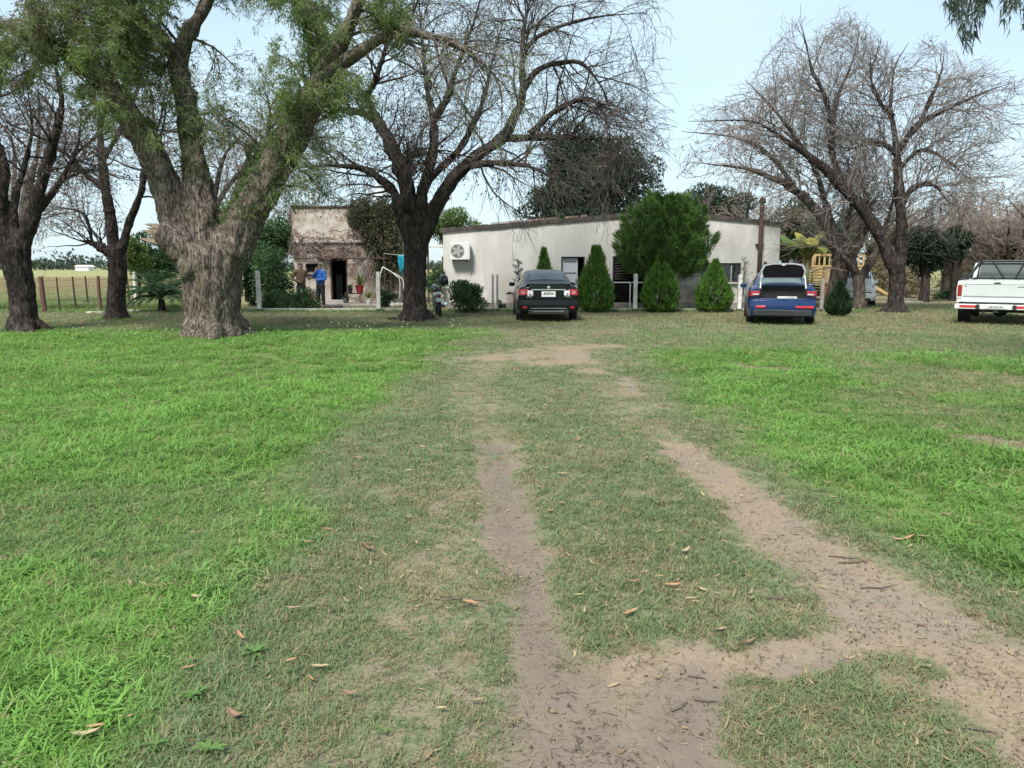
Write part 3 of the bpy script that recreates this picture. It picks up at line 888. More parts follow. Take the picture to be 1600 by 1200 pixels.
f_root, f_org, f_ends, f_r = build_tree('bare_tree', 'bare tree with a stubby sawn-off limb beside the field fence', (182, 500), 23.0,
    [(182, 499, 0, 15), (182, 460, 0, 13), (184, 420, 0, 13), (180, 388, 0, 14)],
    [[(178, 392, 0, 11), (172, 335, 0, 9.5), (163, 285, 0, 8), (158, 240, .1, 7), (157, 190, .2, 6), (170, 130, .3, 4), (165, 50, .4, 2.5)],
     [(190, 394, 0, 8), (203, 345, 0, 7), (222, 295, -.2, 6), (228, 240, -.3, 5), (250, 190, -.4, 3.5), (262, 120, -.5, 2)],
     [(178, 400, 0, 9), (160, 387, 0, 8.5), (146, 381, 0, 7.5), (135, 380, 0, 7)],
     [(145, 381, 0, 3.2), (138, 350, 0, 3), (128, 332, 0, 2.5), (95, 326, 0, 2), (66, 338, .1, 1.2)],
     [(166, 295, 0, 6), (130, 270, .2, 5), (100, 240, .4, 3.5), (55, 215, .6, 2)],
     [(160, 250, .1, 5), (190, 200, .5, 4), (215, 140, .8, 3), (225, 70, 1, 2)]], M_BARK_DARK, M_TWIG_GREY, l_levels, keep=.25, voxel=.035, amp=.03, freq=8, seed=14, rscale=.84,
    cull=lambda px, py, r: ~((px > 75) & (px < 165) & (py > 372)))
leaves_on(f_root, f_ends[1:], f_r, 3, (.06, .12), (.03, .05), M_LEAF_DRY, droop=-.7, org=f_org, name='dead_leaves', frac=.22)

# bare trees on the right
r_levels = [dict(M=17, t=(.2, 1), ang=(30, 75), lenabs=(1.2, 3.0), tipless=.3, K=8, grav=.03, up=.2, wig=.15, rr=.45, rmax=.026, rtip=.008, S=4),
     dict(M=7, t=(.15, 1), ang=(25, 60), lenabs=(.8, 1.8), tipless=.35, K=7, grav=.02, up=.08, wig=.15, rr=.65, rmax=.013, rtip=.007, S=3),
     dict(M=6, t=(.1, 1), ang=(20, 55), lenabs=(.4, 1.1), tipless=.3, K=5, grav=.0, wig=.17, rr=.75, rmax=.009, rtip=.006, S=3)]
r_limbs = [
    [(1394, 417, 0, 11), (1378, 375, 0, 10), (1350, 330, -.1, 9), (1318, 295, -.2, 8.5), (1290, 265, -.3, 7.5), (1262, 243, -.4, 6.5), (1235, 225, -.5, 5.5), (1205, 205, -.6, 4.5), (1165, 190, -.8, 3.2), (1075, 192, -1, 1.8)],
    [(1406, 412, 0, 10), (1408, 360, 0, 9), (1406, 310, 0, 8.5), (1402, 260, .1, 7.5), (1400, 215, .2, 6), (1392, 170, .3, 4.5), (1400, 110, .3, 3), (1420, 70, .4, 1.8)],
    [(1318, 295, -.2, 6), (1300, 235, .2, 5.5), (1304, 180, .4, 5), (1310, 150, .5, 4.2), (1330, 105, .6, 3), (1345, 50, .7, 1.8)],
    [(1302, 205, .3, 4.5), (1288, 150, .2, 3.8), (1268, 112, .1, 3), (1255, 60, 0, 2.2), (1245, 30, 0, 1.5)],
    [(1408, 322, 0, 6), (1420, 300, -.3, 5.5), (1440, 288, -.5, 5), (1462, 290, -.7, 4), (1484, 318, -.8, 2.4)],
    [(1403, 238, .1, 6), (1430, 200, -.1, 5.5), (1460, 180, -.3, 5), (1500, 162, -.5, 4), (1540, 145, -.7, 3), (1585, 130, -.9, 1.8)],
    [(1435, 197, -.1, 4.5), (1452, 160, .2, 3.8), (1470, 115, .4, 2.6), (1476, 75, .5, 1.6)],
    [(1402, 242, .1, 5), (1380, 225, .4, 4.5), (1350, 225, .6, 4), (1318, 236, .8, 2.6)],
    [(1395, 182, .3, 4), (1375, 160, .1, 3.4), (1360, 120, 0, 2.6), (1370, 80, -.1, 1.6)],
    [(1406, 262, 0, 4.5), (1440, 235, .5, 3.8), (1480, 250, .8, 3), (1520, 285, 1.1, 1.8)],
    [(1262, 243, -.4, 4), (1225, 190, .2, 3.2), (1190, 150, .5, 2.4), (1165, 125, .7, 1.6)],
]
def r_cull(px, py, r):
    top = np.interp(px, [1040, 1080, 1110, 1150, 1200, 1240, 1290, 1330, 1380, 1410, 1440, 1480, 1520, 1560, 1600], [215, 165, 175, 140, 85, 15, 42, 18, 62, 112, 62, 66, 108, 92, 135])
    return (py > top - 30 * r.random(len(px)) ** 2) & (px > 1040 + 15 * r.random(len(px)))
r_root, r_org, r_ends, r_r = build_tree('bare_tree', 'bare grey tree forking low into two long limbs, right of the blue car', (1398, 487), 27.0,
    [(1398, 487, 0, 13), (1400, 460, 0, 11), (1402, 430, 0, 12), (1400, 410, 0, 14)], r_limbs, M_BARK_DARK, M_TWIG_GREY, r_levels, br_mat=M_TWIG_GREY, keep=.22, voxel=.035, amp=.03, freq=8, seed=21, rscale=.86, cull=r_cull)
leaves_on(r_root, r_ends[2:], r_r, 2, (.07, .14), (.04, .07), M_LEAF_PINK, droop=-.6, org=r_org, name='dead_leaves',
          region=lambda px, py, r: r.random(len(px)) < np.where((px < 1260) & (py > 150), .25, .03))
s_root, s_org, s_ends, s_r = build_tree('bare_tree', 'leaning bare tree standing in front of the wooden play tower', (1302, 482), 28.8,
    [(1300, 483, 0, 14), (1309, 440, 0, 13), (1317, 405, 0, 15)],
    [[(1312, 408, 0, 11), (1298, 362, 0, 9.5), (1265, 317, .2, 8), (1235, 292, .3, 7), (1210, 279, .5, 5), (1160, 262, .8, 3.5), (1070, 252, 1, 2)],
     [(1325, 408, 0, 9), (1345, 372, .2, 8), (1357, 345, .3, 6), (1352, 300, .4, 4), (1340, 250, .5, 2.5)],
     [(1300, 365, .1, 7), (1290, 320, .3, 5.5), (1270, 260, .4, 4), (1230, 210, .5, 3), (1180, 180, .6, 2)],
     [(1245, 300, .3, 5), (1205, 245, .8, 4), (1150, 215, 1.2, 3), (1065, 205, 1.5, 2)],
     [(1320, 405, 0, 6), (1322, 360, .8, 5), (1330, 310, 1.3, 3.5), (1325, 250, 1.6, 2)]], M_BARK_MID, M_TWIG_PALE, r_levels, br_mat=M_TWIG_PALE, keep=.3, voxel=.035, amp=.03, freq=8, seed=23, rscale=.9,
    cull=lambda px, py, r: r_cull(px, py - 60, r))
leaves_on(s_root, s_ends[1:], s_r, 3, (.07, .14), (.04, .07), M_LEAF_PINK, droop=-.6, org=s_org, name='dead_leaves', frac=.3)
t_root, t_org, t_ends, t_r = build_tree('bare_tree', 'small forked bare tree standing close in front of the pale car', (1343, 482), 28.2,
    [(1342, 483, 0, 9.5), (1343, 455, 0, 8.5), (1341, 432, 0, 9)],
    [[(1339, 435, 0, 7), (1331, 405, .1, 6), (1345, 375, .3, 5), (1340, 335, .5, 3)],
     [(1345, 433, 0, 6.5), (1368, 395, .1, 6), (1385, 350, .2, 4.5), (1398, 300, .3, 2.5)],
     [(1342, 432, 0, 5), (1318, 400, -.4, 4), (1300, 380, -.7, 2.5)]], M_BARK_MID, M_TWIG_GREY,
    [dict(r_levels[0], M=8), dict(r_levels[1], M=5), dict(r_levels[2], M=4)], keep=.3, voxel=.035, amp=.025, freq=8, seed=25)

# pale bare trees far behind on the right and behind the house
def bg_bare(name, label, x, Y, ztop, spread, seed, tw, M=(9, 6, 5), leafmat=M_LEAF_PINK, lf=.15, group=None, r0=.22, nl=7):
    r = np.random.default_rng(seed)
    base = Vector((x, Y, 0))
    root = thing(name, label, 'tree', base, 0, group)
    h0 = ztop * .22
    V, F = tubes(np.array([[(0, 0, -.1), (.03, 0, h0 * .5), (0, .05, h0 * 1.1)]]), np.array([[r0 * 1.3, r0, r0 * .9]]), 8)
    mesh_np('trunk', V, F, M_BARK_MID, root, smooth=True)
    LP, LR = [], []
    for k in range(nl):
        a = k * 6.28 / nl + r.random() * .7; e = spread * r.uniform(.5, 1.0); zt = ztop * r.uniform(.62, .95)
        pl = np.array([(0, 0, h0 * .9, r0 * .6), (math.cos(a) * e * .3, math.sin(a) * e * .3, h0 + (zt - h0) * .4, r0 * .42), (math.cos(a) * e * .65, math.sin(a) * e * .65, h0 + (zt - h0) * .75, r0 * .26), (math.cos(a) * e, math.sin(a) * e, zt, r0 * .1)])
        pl[1:, :3] += r.normal(size=(3, 3)) * .18
        c = catmull(pl, 16); LP.append(c[:, :3]); LR.append(c[:, 3])
        V, F = tubes(c[None, :, :3], c[None, :, 3], 6); mesh_np('limb', V, F, M_BARK_MID, root, smooth=True)
    Pn, Rn = np.array(LP), np.array(LR); parts, ends = [], []
    for m_, lv in zip(M, r_levels):
        lv = dict(lv); S = lv.pop('S'); lv['M'] = m_; lv['lenabs'] = tuple(.62 * q for q in lv['lenabs']); lv['rtip'] = .010 if Y > 35 else .006; lv['rmax'] = max(lv['rmax'], .014)
        Pn, Rn = spawn(Pn, Rn, r=r, **lv); parts.append(tubes(Pn, Rn, 3)); ends.append((Pn, Rn))
    V, F = join(parts); mesh_np('twigs', V, F, tw, root)['kind'] = 'stuff'
    if lf: leaves_on(root, ends[1:], r, 2, (.08, .16), (.05, .09), leafmat, droop=-.5, name='dead_leaves', frac=lf)
    return root
def wx(px, Y): return (px - 800) / FPX * Y / (cp + sp * 0.16)
bg = [(1585, 40, 5.2, 3.2, 41, M_TWIG_PALE, 'pale bare tree behind the white pickup truck'), (1515, 46, 5.6, 3.4, 42, M_TWIG_PALE, 'pale bare tree left of and behind the pickup, beyond the citrus tree'),
      (1660, 36, 6.4, 3.6, 43, M_TWIG_PALE, 'pale bare tree at the right edge behind the pickup'), (1440, 50, 6.0, 3.4, 44, M_TWIG_GREY, 'greyish bare tree behind the low-forked tree, far right'),
      (1150, 43, 6.0, 4.0, 45, M_TWIG_PALE, 'pinkish bare tree rising behind the right end of the house roof'), (1235, 47, 6.5, 3.8, 46, M_TWIG_GREY, 'grey bare tree behind the rusty stovepipe'),
      (1480, 42, 4.4, 2.8, 48, M_TWIG_PALE, 'low pale bare tree over the citrus tree'), (1555, 52, 6.6, 3.8, 49, M_TWIG_PALE, 'tallest pale bare tree far behind the pickup'), (1375, 48, 5.4, 3.2, 50, M_TWIG_PALE, 'pale bare tree behind the fork of the low-forked tree'),
      (318, 25.5, 8.6, 3.6, 51, M_TWIG_GREY, 'bare tree standing directly behind the massive old tree'), (30, 29, 8.4, 3.8, 52, M_TWIG_GREY, 'bare tree hidden behind the dark trunk at the left edge'),
      (425, 40, 4.6, 2.4, 47, M_TWIG_GREY, 'thin bare tree behind the left corner of the old house')]
for px_, Y_, zt_, sp_, sd_, tw_, lb_ in bg:
    bg_bare('bare_tree', lb_, wx(px_, Y_), Y_, zt_, sp_, sd_, tw_, group='bare trees in the background', lf=.3 if px_ > 1440 else .15)

# leafy background trees
def at_px(px, Y): return (wx(px, Y), Y, 0)
def crown_px(px, py, rx, rz, Y, base):
    p = P(px, py, Y); k = Y / FPX
    return (p.x - base[0], p.y - base[1], p.z), (rx * k, rx * k * .8, rz * k)
def leafy_px(name, label, px, py, rx, rz, Y, n, ln, wd, m, k=26, seed=1, tr=.15, **kw):
    b = at_px(px, Y); c, r_ = crown_px(px, py, rx, rz, Y, b)
    return leafy(name, label, kw.pop('cat', 'tree'), b, c, r_, k, n, ln, wd, m, tr, seed=seed, **kw)
big_dark = at_px(915, 43)
r_ = np.random.default_rng(61)
root = thing('evergreen_tree', 'huge dark evergreen rising behind the long white house', 'tree', big_dark)
cl = []
for cx_, cy_, rx_, rz_, k_ in ((905, 270, 78, 78, 26), (870, 300, 50, 50, 12), (960, 285, 60, 70, 14), (1005, 300, 38, 50, 10), (850, 330, 40, 25, 6), (920, 330, 90, 40, 14)):
    c_, rr_ = crown_px(cx_, cy_, rx_, rz_, 43, big_dark); cl += clump_cloud(c_, rr_, k_, r_, (.3, .5))
V, F = clump_leaves(cl, 42000, (.12, .26), (.06, .13), r_, up=.15)
mesh_np('crown', V, F, M_LEAF_DKGREEN, root)['kind'] = 'stuff'
V, F = tubes(np.array([[(0, 0, -.1), (0, 0, 2.0), (.1, 0, 5.5)]]), np.array([[.4, .34, .2]]), 9); mesh_np('trunk', V, F, M_BARK_DARK, root, smooth=True)

leafy_px('leafy_tree', 'olive green tree behind the right corner of the house', 1245, 365, 46, 55, 44, 12000, (.12, .24), (.05, .1), M_LEAF_OLIVE, seed=63)
leafy_px('leafy_tree', 'dark green tree behind the play tower', 1290, 385, 36, 45, 46, 9000, (.12, .22), (.05, .1), M_LEAF_SHRUB, seed=64)
leafy_px('leafy_tree', 'light green tree right of the play tower', 1335, 355, 30, 32, 50, 7000, (.12, .22), (.05, .1), M_LEAF_LIGHT, seed=65)
leafy_px('leafy_tree', 'green tree behind the low-forked bare tree', 1400, 385, 45, 45, 47, 9000, (.12, .22), (.05, .1), M_LEAF_OLIVE, seed=66)
leafy_px('leafy_tree', 'thin olive tree behind the pickup bed', 1540, 410, 60, 34, 50, 8000, (.12, .22), (.05, .1), M_LEAF_OLIVE, seed=75)
leafy_px('leafy_tree', 'olive tree behind the dry brush, right of the pale car', 1395, 425, 50, 28, 52, 6000, (.12, .22), (.05, .1), M_LEAF_OLIVE, seed=76)
leafy_px('leafy_tree', 'dark tree filling the gap behind the roof of the long house, right of the evergreen', 1120, 325, 60, 34, 45, 10000, (.12, .24), (.06, .1), M_LEAF_DKGREEN, seed=67)
leafy_px('leafy_tree', 'green tree behind the cab of the white pickup', 1590, 392, 48, 36, 41, 7000, (.1, .2), (.05, .09), M_LEAF_OLIVE, seed=77)
leafy_px('citrus_tree', 'round dark citrus tree left of the pickup', 1448, 393, 46, 40, 35, 14000, (.08, .15), (.04, .075), M_LEAF_BLACKGREEN, k=30, seed=68, tr=.2)
leafy_px('citrus_tree', 'slim loose-crowned dark tree between citrus tree and pickup', 1492, 385, 30, 36, 36, 5000, (.08, .15), (.04, .075), M_LEAF_BLACKGREEN, k=16, seed=69, tr=.13, size=(.2, .32))
leafy_px('leafy_tree', 'bright green tree between the old house and the long house', 712, 358, 44, 34, 40, 9000, (.1, .2), (.04, .08), M_LEAF_LIGHT, seed=70)
leafy_px('leafy_tree', 'dark green tree behind the palm, left of the big trunk', 240, 400, 42, 45, 34, 8000, (.1, .2), (.04, .09), M_LEAF_SHRUB, seed=71)
leafy_px('leafy_tree', 'yellow green tree peeping out right of the fence-side tree', 214, 405, 20, 34, 32, 3500, (.08, .15), (.04, .07), M_LEAF_LIGHT, seed=72, tr=.08)
leafy_px('leafy_tree', 'green tree behind the left wall of the old house', 425, 375, 42, 38, 37, 8000, (.1, .2), (.04, .09), M_LEAF_SHRUB, seed=73)
leafy_px('leafy_tree', 'dark green tree behind the old trunk, in line with its right side', 385, 395, 45, 45, 36, 7000, (.1, .2), (.04, .09), M_LEAF_SHRUB, seed=74)

# bushes
def bush(label, px, py, rx, rz, Y, n, ln, wd, m, seed, k=16, name='bush', cat='bush', group=None, stems=5):
    b = at_px(px, Y); c, r_ = crown_px(px, py, rx, rz, Y, b)
    r = np.random.default_rng(seed)
    root = thing(name, label, cat, b, 0, group)
    cl = [q for q in clump_cloud(c, r_, k, r, (.3, .48)) ]
    V, F = clump_leaves(cl, n, ln, wd, r, up=.35, shell=.6)
    V[:, 2] = np.maximum(V[:, 2], 0.02)
    mesh_np('foliage', V, F, m, root)['kind'] = 'stuff'
    parts = []
    for q in range(stems):
        t = cl[r.integers(len(cl))]
        cc = catmull([(r.normal() * .08, r.normal() * .08, -.05, .018), (t[0] * .5, t[1] * .5, t[2] * .5, .014), (t[0], t[1], t[2], .006)], 6)
        parts.append(tubes(cc[None, :, :3], cc[None, :, 3], 5))
    V, F = join(parts); mesh_np('stems', V, F, M_BARK_MID, root)
    return root
bush('glossy green bush beside the motorcycle at the white house wall', 728, 462, 36, 28, 26.6, 5200, (.06, .13), (.03, .055), M_LEAF_SHRUB, 81, k=24)
bush('dark bush wedged between the bare trunk and the house corner', 680, 442, 16, 30, 29.2, 2200, (.06, .12), (.03, .05), M_LEAF_SHRUB, 82)
bush('low spreading shrub in front of the two men', 468, 466, 38, 21, 28.6, 4200, (.05, .12), (.025, .045), M_LEAF_SHRUB, 83, k=24)
bush('low shrub between the white post and the men', 424, 470, 24, 17, 28.7, 2500, (.05, .12), (.025, .045), M_LEAF_SHRUB, 84)
bush('tall dark climber-covered bush left of the old house', 425, 430, 36, 52, 30.5, 6500, (.07, .15), (.035, .07), M_LEAF_SHRUB, 85, k=30)
bush('dark bush just right of the big old trunk', 392, 445, 18, 44, 30.8, 3000, (.07, .15), (.035, .07), M_LEAF_BLACKGREEN, 86)
bush('leafy bush left of the white rail by the vine corner', 603, 465, 20, 18, 30.0, 2200, (.05, .12), (.025, .045), M_LEAF_BLACKGREEN, 87)
bush('small plant at the foot of the white wall left of the black car', 783, 478, 7, 10, 27.8, 350, (.05, .1), (.03, .05), M_LEAF_SHRUB, 88, k=5, stems=3)
bush('green bush beyond the citrus tree', 1478, 462, 26, 13, 38, 2400, (.07, .14), (.04, .07), M_LEAF_SHRUB, 89)
brush_m = leaf_mat('leaf_brush_dry', (0.24, 0.20, 0.12), (0.15, 0.135, 0.075), scale=3, trans=.1)
for q, (a, b_, c_, d_, e_, lb) in enumerate([(1420, 440, 40, 32, 40, 'dry brush thicket right of the low-forked tree'), (1385, 425, 28, 40, 43, 'dry brush thicket behind the pale car'), (1500, 440, 40, 30, 44, 'dry brush thicket behind the pickup tailgate'), (1560, 445, 50, 30, 46, 'dry brush thicket behind the pickup cab')]):
    bush(lb, a, b_, c_, d_, e_, 3200, (.12, .3), (.02, .05), brush_m, 90 + q, k=20, name='brush', cat='brush', group='dry brush at the back of the yard', stems=12)

# shaggy conifer and clipped thujas along the house front
def conifer():
    Y = 28.2; b = at_px(1036, Y); r = np.random.default_rng(101)
    root = thing('conifer', 'broad shaggy green conifer against the white house front', 'conifer tree', b)
    cl = []
    tufts = []
    for q in range(230):
        z = (q + r.random()) / 230; a = q * 2.39996
        py = 430 - z * 116
        half = np.interp(py, [314, 324, 338, 352, 375, 405, 430], [12, 30, 46, 58, 68, 66, 46]) * Y / FPX
        bump_ = .72 + .5 * float(vnoise(np.array(a * 1.6 + 3), np.array(z * 7.0), 5)) 
        rad = half * (.5 + .5 * math.sqrt(r.random())) * bump_
        p = P(1036 + (8 if z > .75 else 0), py, Y)
        tufts.append((p.x - b[0] + math.cos(a) * rad, math.sin(a) * rad * .85, p.z - .12, math.cos(a), math.sin(a)))
    tf = np.array(tufts); cl = tf[:, :3]
    n = 42000
    k = r.integers(0, len(tf), n)
    lean_ = r.uniform(.35, 1.15, len(tf))[k]; up = norm(np.c_[tf[k, 3] * lean_, tf[k, 4] * lean_, np.ones(n)])
    t = r.random(n) ** .8; L = r.uniform(.28, .62, len(tf))[k]
    spread = .17 * (1 - .8 * t) + .015
    q_ = norm(r.normal(size=(n, 3)))
    C = tf[k, :3] + up * (t * L)[:, None] + q_ * spread[:, None]
    D = norm(up + q_ * .45 + r.normal(size=(n, 3)) * .22)
    V, F = cards(C, D, r.uniform(.09, .22, n), r.uniform(.018, .036, n), r, tri=True)
    mesh_np('crown', V, F, M_LEAF_CONIFER, root)['kind'] = 'stuff'
    V, F = tubes(np.array([[(0, 0, -.1), (0, 0, 1.2), (0.05, 0, 3.6)]]), np.array([[.16, .13, .05]]), 8); mesh_np('trunk', V, F, M_BARK_DARK, root, smooth=True)
    parts = []
    for q in range(30):
        t = cl[r.integers(len(cl))]
        parts.append(tubes(np.array([[(0, 0, max(.5, t[2] - .5)), (t[0] * .5, t[1] * .5, t[2] - .2), tuple(t[:3])]]), np.array([[.04, .025, .01]]), 4))
    V, F = join(parts); mesh_np('branches', V, F, M_BARK_DARK, root)
conifer()
def thuja(label, px, top, Y, half, n, seed, m=None, lean=0, twin=False):
    r = np.random.default_rng(seed); b = at_px(px, Y)
    root = thing('thuja', label, 'shrub', b, 0, 'thuja shrubs along the house front')
    H = P(px, top, Y).z; Rm = half * Y / FPX
    z = r.random(n) ** 1.15
    prof = np.interp(z, [0, .06, .22, .45, .7, .9, 1.0], [.5, .85, 1.0, .84, .48, .17, .02])
    a = r.random(n) * 6.283
    lob = .86 + .34 * vnoise(a * 2.4 + seed, z * 6, seed) + .16 * vnoise(a * 7 + seed, z * 17, seed + 3)
    rad = Rm * prof * lob * (1 - .5 * r.random(n) ** 1.6)
    C = np.c_[rad * np.cos(a) + (lean * z), rad * np.sin(a), .05 + z * (H - .12)]
    if twin:
        k = z > .78; C[k, 0] += np.where(r.random(k.sum()) < .5, -.07, .09)
    gap = vnoise(a * 3.2 + seed * 3, z * 3.0 + a, seed + 9) + .25 * vnoise(a * 9, z * 12, seed + 4)
    kk = gap > .42 - .25 * (z < .1); a, z, C = a[kk], z[kk], C[kk]; n = len(a)
    D = norm(np.c_[np.cos(a) * .45, np.sin(a) * .45, np.ones(n)] + r.normal(size=(n, 3)) * .34)
    V, F = cards(C, D, r.uniform(.08, .2, n), r.uniform(.022, .045, n), r, tri=True)
    mesh_np('foliage', V, F, m or M_LEAF_THUJA, root)['kind'] = 'stuff'
    V, F = tubes(np.array([[(0, 0, -.1), (0, 0, H * .5), (lean, 0, H * .9)]]), np.array([[.045, .03, .008]]), 6); mesh_np('trunk', V, F, M_BARK_MID, root)
thuja('tall bright thuja with a forked tip right of the black car', 931, 384, 26.9, 27, 11000, 111, twin=True)
thuja('thuja standing in front of the shaggy conifer', 1034, 396, 26.9, 27, 11000, 112)
thuja('thuja below the right-hand window', 1118, 406, 26.9, 25, 10000, 113)
thuja('thuja peeping over the roof of the black car', 850, 387, 27.2, 17, 7500, 114)
thuja('small dark thuja standing alone in front of the pale car', 1315, 441, 24.6, 16, 6500, 115, m=leaf_mat('leaf_thuja_dark', (0.025, 0.06, 0.02), (0.015, 0.036, 0.013), scale=5, trans=.15))
def sapling(label, px, top, Y, seed, n=700):
    r = np.random.default_rng(seed); b = at_px(px, Y); H = P(px, top, Y).z
    root = thing('sapling', label, 'sapling', b)
    V, F = tubes(np.array([[(0, 0, -.05), (.02, 0, H * .5), (0, 0, H)]]), np.array([[.02, .014, .005]]), 5); mesh_np('trunk', V, F, M_BARK_MID, root)
    stem = np.array([[(0, 0, 0), (.02, 0, H * .5), (0, 0, H)]]); C, R = spawn(stem, np.array([[.02, .014, .006]]), 26, t=(.25, 1), ang=(50, 80), lr=(.14, .24), K=4, up=.2, rmax=.008, rtip=.004, r=r)
    V, F = tubes(C, R, 3); mesh_np('branches', V, F, M_TWIG_GREY, root)
    leaves_on(root, [(C, R)], r, n // 26, (.05, .1), (.015, .03), leaf_mat('leaf_greygreen', (0.13, 0.145, 0.105), (0.08, 0.095, 0.065), scale=4), droop=.2, spread=.03)
sapling('thin grey-green sapling beside the left rear of the black car', 810, 408, 27.0, 121)
sapling('spindly sapling right of the house window', 1163, 405, 28.8, 122, 350)

# palm-like plant at the left, with broad arching leaves
def palm(label, px, py_base, Y, seed, nleaf=22, L=1.3, m=M_LEAF_SHRUB, name='palm', h=0.5, w=.10):
    r = np.random.default_rng(seed); b = at_px(px, Y)
    root = thing(name, label, 'palm', b)
    mb = MB(); mb.lathe([(.16, -.1), (.13, .2), (.10, h)], 8); mb.build('trunk', M_BARK_DARK, root, smooth=True)
    for q in range(nleaf):
        a = q * 2.4 + r.random() * .4; e = r.uniform(.5, 1.3); ln = L * r.uniform(.7, 1.1)
        pts = []; d = Vector((math.cos(a) * math.cos(e), math.sin(a) * math.cos(e), math.sin(e))); p = Vector((0, 0, h))
        for s in range(7):
            pts.append(p.copy()); p = p + d * ln / 6; d = (d + Vector((0, 0, -.26))).normalized()
        pa = np.array([pts]); V1, F1 = tubes(pa, np.linspace(.012, .004, 7)[None], 3)
        Cs, Ds = [], []
        for s in range(26):
            t = .15 + .85 * s / 25; f = min(t * 6, 5.999); i = int(f); c = pts[i].lerp(pts[i + 1], f - i); tg = (pts[i + 1] - pts[i]).normalized(); sd_ = tg.cross(Vector((0, 0, 1))).normalized()
            for sg in (-1, 1): Cs.append(c); Ds.append(tg * .7 + sd_ * sg - Vector((0, 0, .25)))
        V2, F2 = cards(np.array(Cs), np.array(Ds), r.uniform(.28, .42, len(Cs)) * L / 1.3, w * .4, r, fold=.1)
        V, F = join([(V1, F1), (V2, F2)]); mesh_np('frond', V, F, m, root)
palm('dark palm with arching fronds left of the big old trunk', 248, 488, 27.0, 131, nleaf=26, L=1.5, h=.45)
M_BANANA = leaf_mat('leaf_banana_yellow', (0.33, 0.29, 0.07), (0.16, 0.20, 0.05), scale=2, trans=.35)
def banana(label, px, Y, seed, H, n=9, m=M_BANANA):
    r = np.random.default_rng(seed); b = at_px(px, Y)
    root = thing('banana_plant', label, 'plant', b)
    mb = MB(); mb.lathe([(.14, -.1), (.11, H * .5), (.07, H)], 8); mb.build('trunk', mat('banana_stem', (0.16, 0.17, 0.07), (0.10, 0.09, 0.045), scale=6), root, smooth=True)
    for q in range(n):
        a = q * 2.4 + r.random() * .5; d = Vector((math.cos(a) * .45, math.sin(a) * .45, 1.3)).normalized(); p = Vector((0, 0, H * .9)); vs_, fs = [], []
        ln = r.uniform(1.2, 1.8)
        for s in range(8):
            t = s / 7; wv = .3 * math.sin(math.pi * min(1, t * .93 + .07)) ** .6
            sdv = d.cross(Vector((0, 0, 1))).normalized()
            vs_ += [p - sdv * wv + Vector((0, 0, .08 * wv)), p + Vector((0, 0, -.03)), p + sdv * wv + Vector((0, 0, .08 * wv))]
            p = p + d * ln / 7; d = (d + Vector((0, 0, -.2 - .12 * (q % 3)))).normalized()
        for s in range(7):
            fs += [(s * 3, s * 3 + 1, s * 3 + 4, s * 3 + 3), (s * 3 + 1, s * 3 + 2, s * 3 + 5, s * 3 + 4)]
        MB().add(vs_, fs).build('leaf', m, root, smooth=True)
banana('yellowing banana plant between the house corner and the play tower', 1262, 35, 141, 2.1)
banana('green banana plant behind the yellowing one at the house corner', 1238, 38, 142, 2.2, m=M_LEAF_LIGHT)

# gum tree standing just outside the frame on the right: only its hanging sprays come into view
def gum():
    root = thing('gum_tree', 'tall gum tree off to the right whose hanging sprays show at the top right', 'tree', (8.6, 9.5, 0))
    o = Vector((8.6, 9.5, 0)); r = np.random.default_rng(151)
    def loc(px, py, Y): q = P(px, py, Y) - o; return (q.x, q.y, q.z)
    c = catmull([(0, 0, -.1, .36), (.05, 0, 1.2, .28), (-.1, .1, 3.5, .22), (-.3, .1, 6.5, .16), (-.5, 0, 9, .08)], 24)
    V, F = tubes(c[None, :, :3], c[None, :, 3], 12); V += r.normal(size=V.shape) * .006; mesh_np('trunk', V, F, bark_mat('bark_gum', (0.34, 0.29, 0.24), (0.2, 0.17, 0.14), scale=5), root, smooth=True)
    limbs = [[(*c[13, :3], .08), (*loc(1680, -120, 9.2), .05), (*loc(1560, -90, 9.0), .03), (*loc(1500, -40, 8.9), .012)], [(*c[12, :3], .07), (*loc(1720, -60, 9.4), .04), (*loc(1640, -70, 9.5), .02), (*loc(1590, -20, 9.5), .01)]]
    LP = []; LR = []
    for l in limbs:
        cc = catmull(l, 16); LP.append(cc[:, :3]); LR.append(cc[:, 3]); V, F = tubes(cc[None, :, :3], cc[None, :, 3], 7); mesh_np('limb', V, F, MATS['bark_gum'], root, smooth=True)
    spr = []
    for px, py0, py1, k in ((1495, -30, 30, 8), (1508, -30, 62, 9), (1515, -30, 78, 6), (1528, -30, 25, 7), (1545, -30, 5, 4), (1482, -30, 8, 5), (1568, -30, 22, 3), (1592, -30, 15, 4), (1574, -30, 45, 2), (1610, -30, 30, 6), (1640, -30, 50, 6)):
        for q in range(k):
            x0 = px + r.normal() * 6; y_ = 9.0 + r.normal() * .15
            spr.append(catmull([(*loc(x0 + 12, py0, y_), .004), (*loc(x0 + 3, (py0 + py1) / 2, y_), .003), (*loc(x0, py1 + r.normal() * 8, y_), .0015)], 7))
    S = np.array(spr); V, F = tubes(S[:, :, :3], S[:, :, 3], 3); mesh_np('twigs', V, F, M_TWIG_DARK, root)
    leaves_on(root, [(S[:, :, :3], None)], r, 13, (.09, .19), (.013, .022), M_LEAF_GUM, droop=-1.1, spread=.02)
    # crown above the frame
    cl = clump_cloud((-.4, 0, 8.2), (2.4, 2.4, 1.8), 22, r, (.25, .4)); V, F = clump_leaves(cl, 9000, (.1, .2), (.015, .03), r, up=-.6)
    mesh_np('crown', V, F, M_LEAF_GUM, root)['kind'] = 'stuff'
gum()

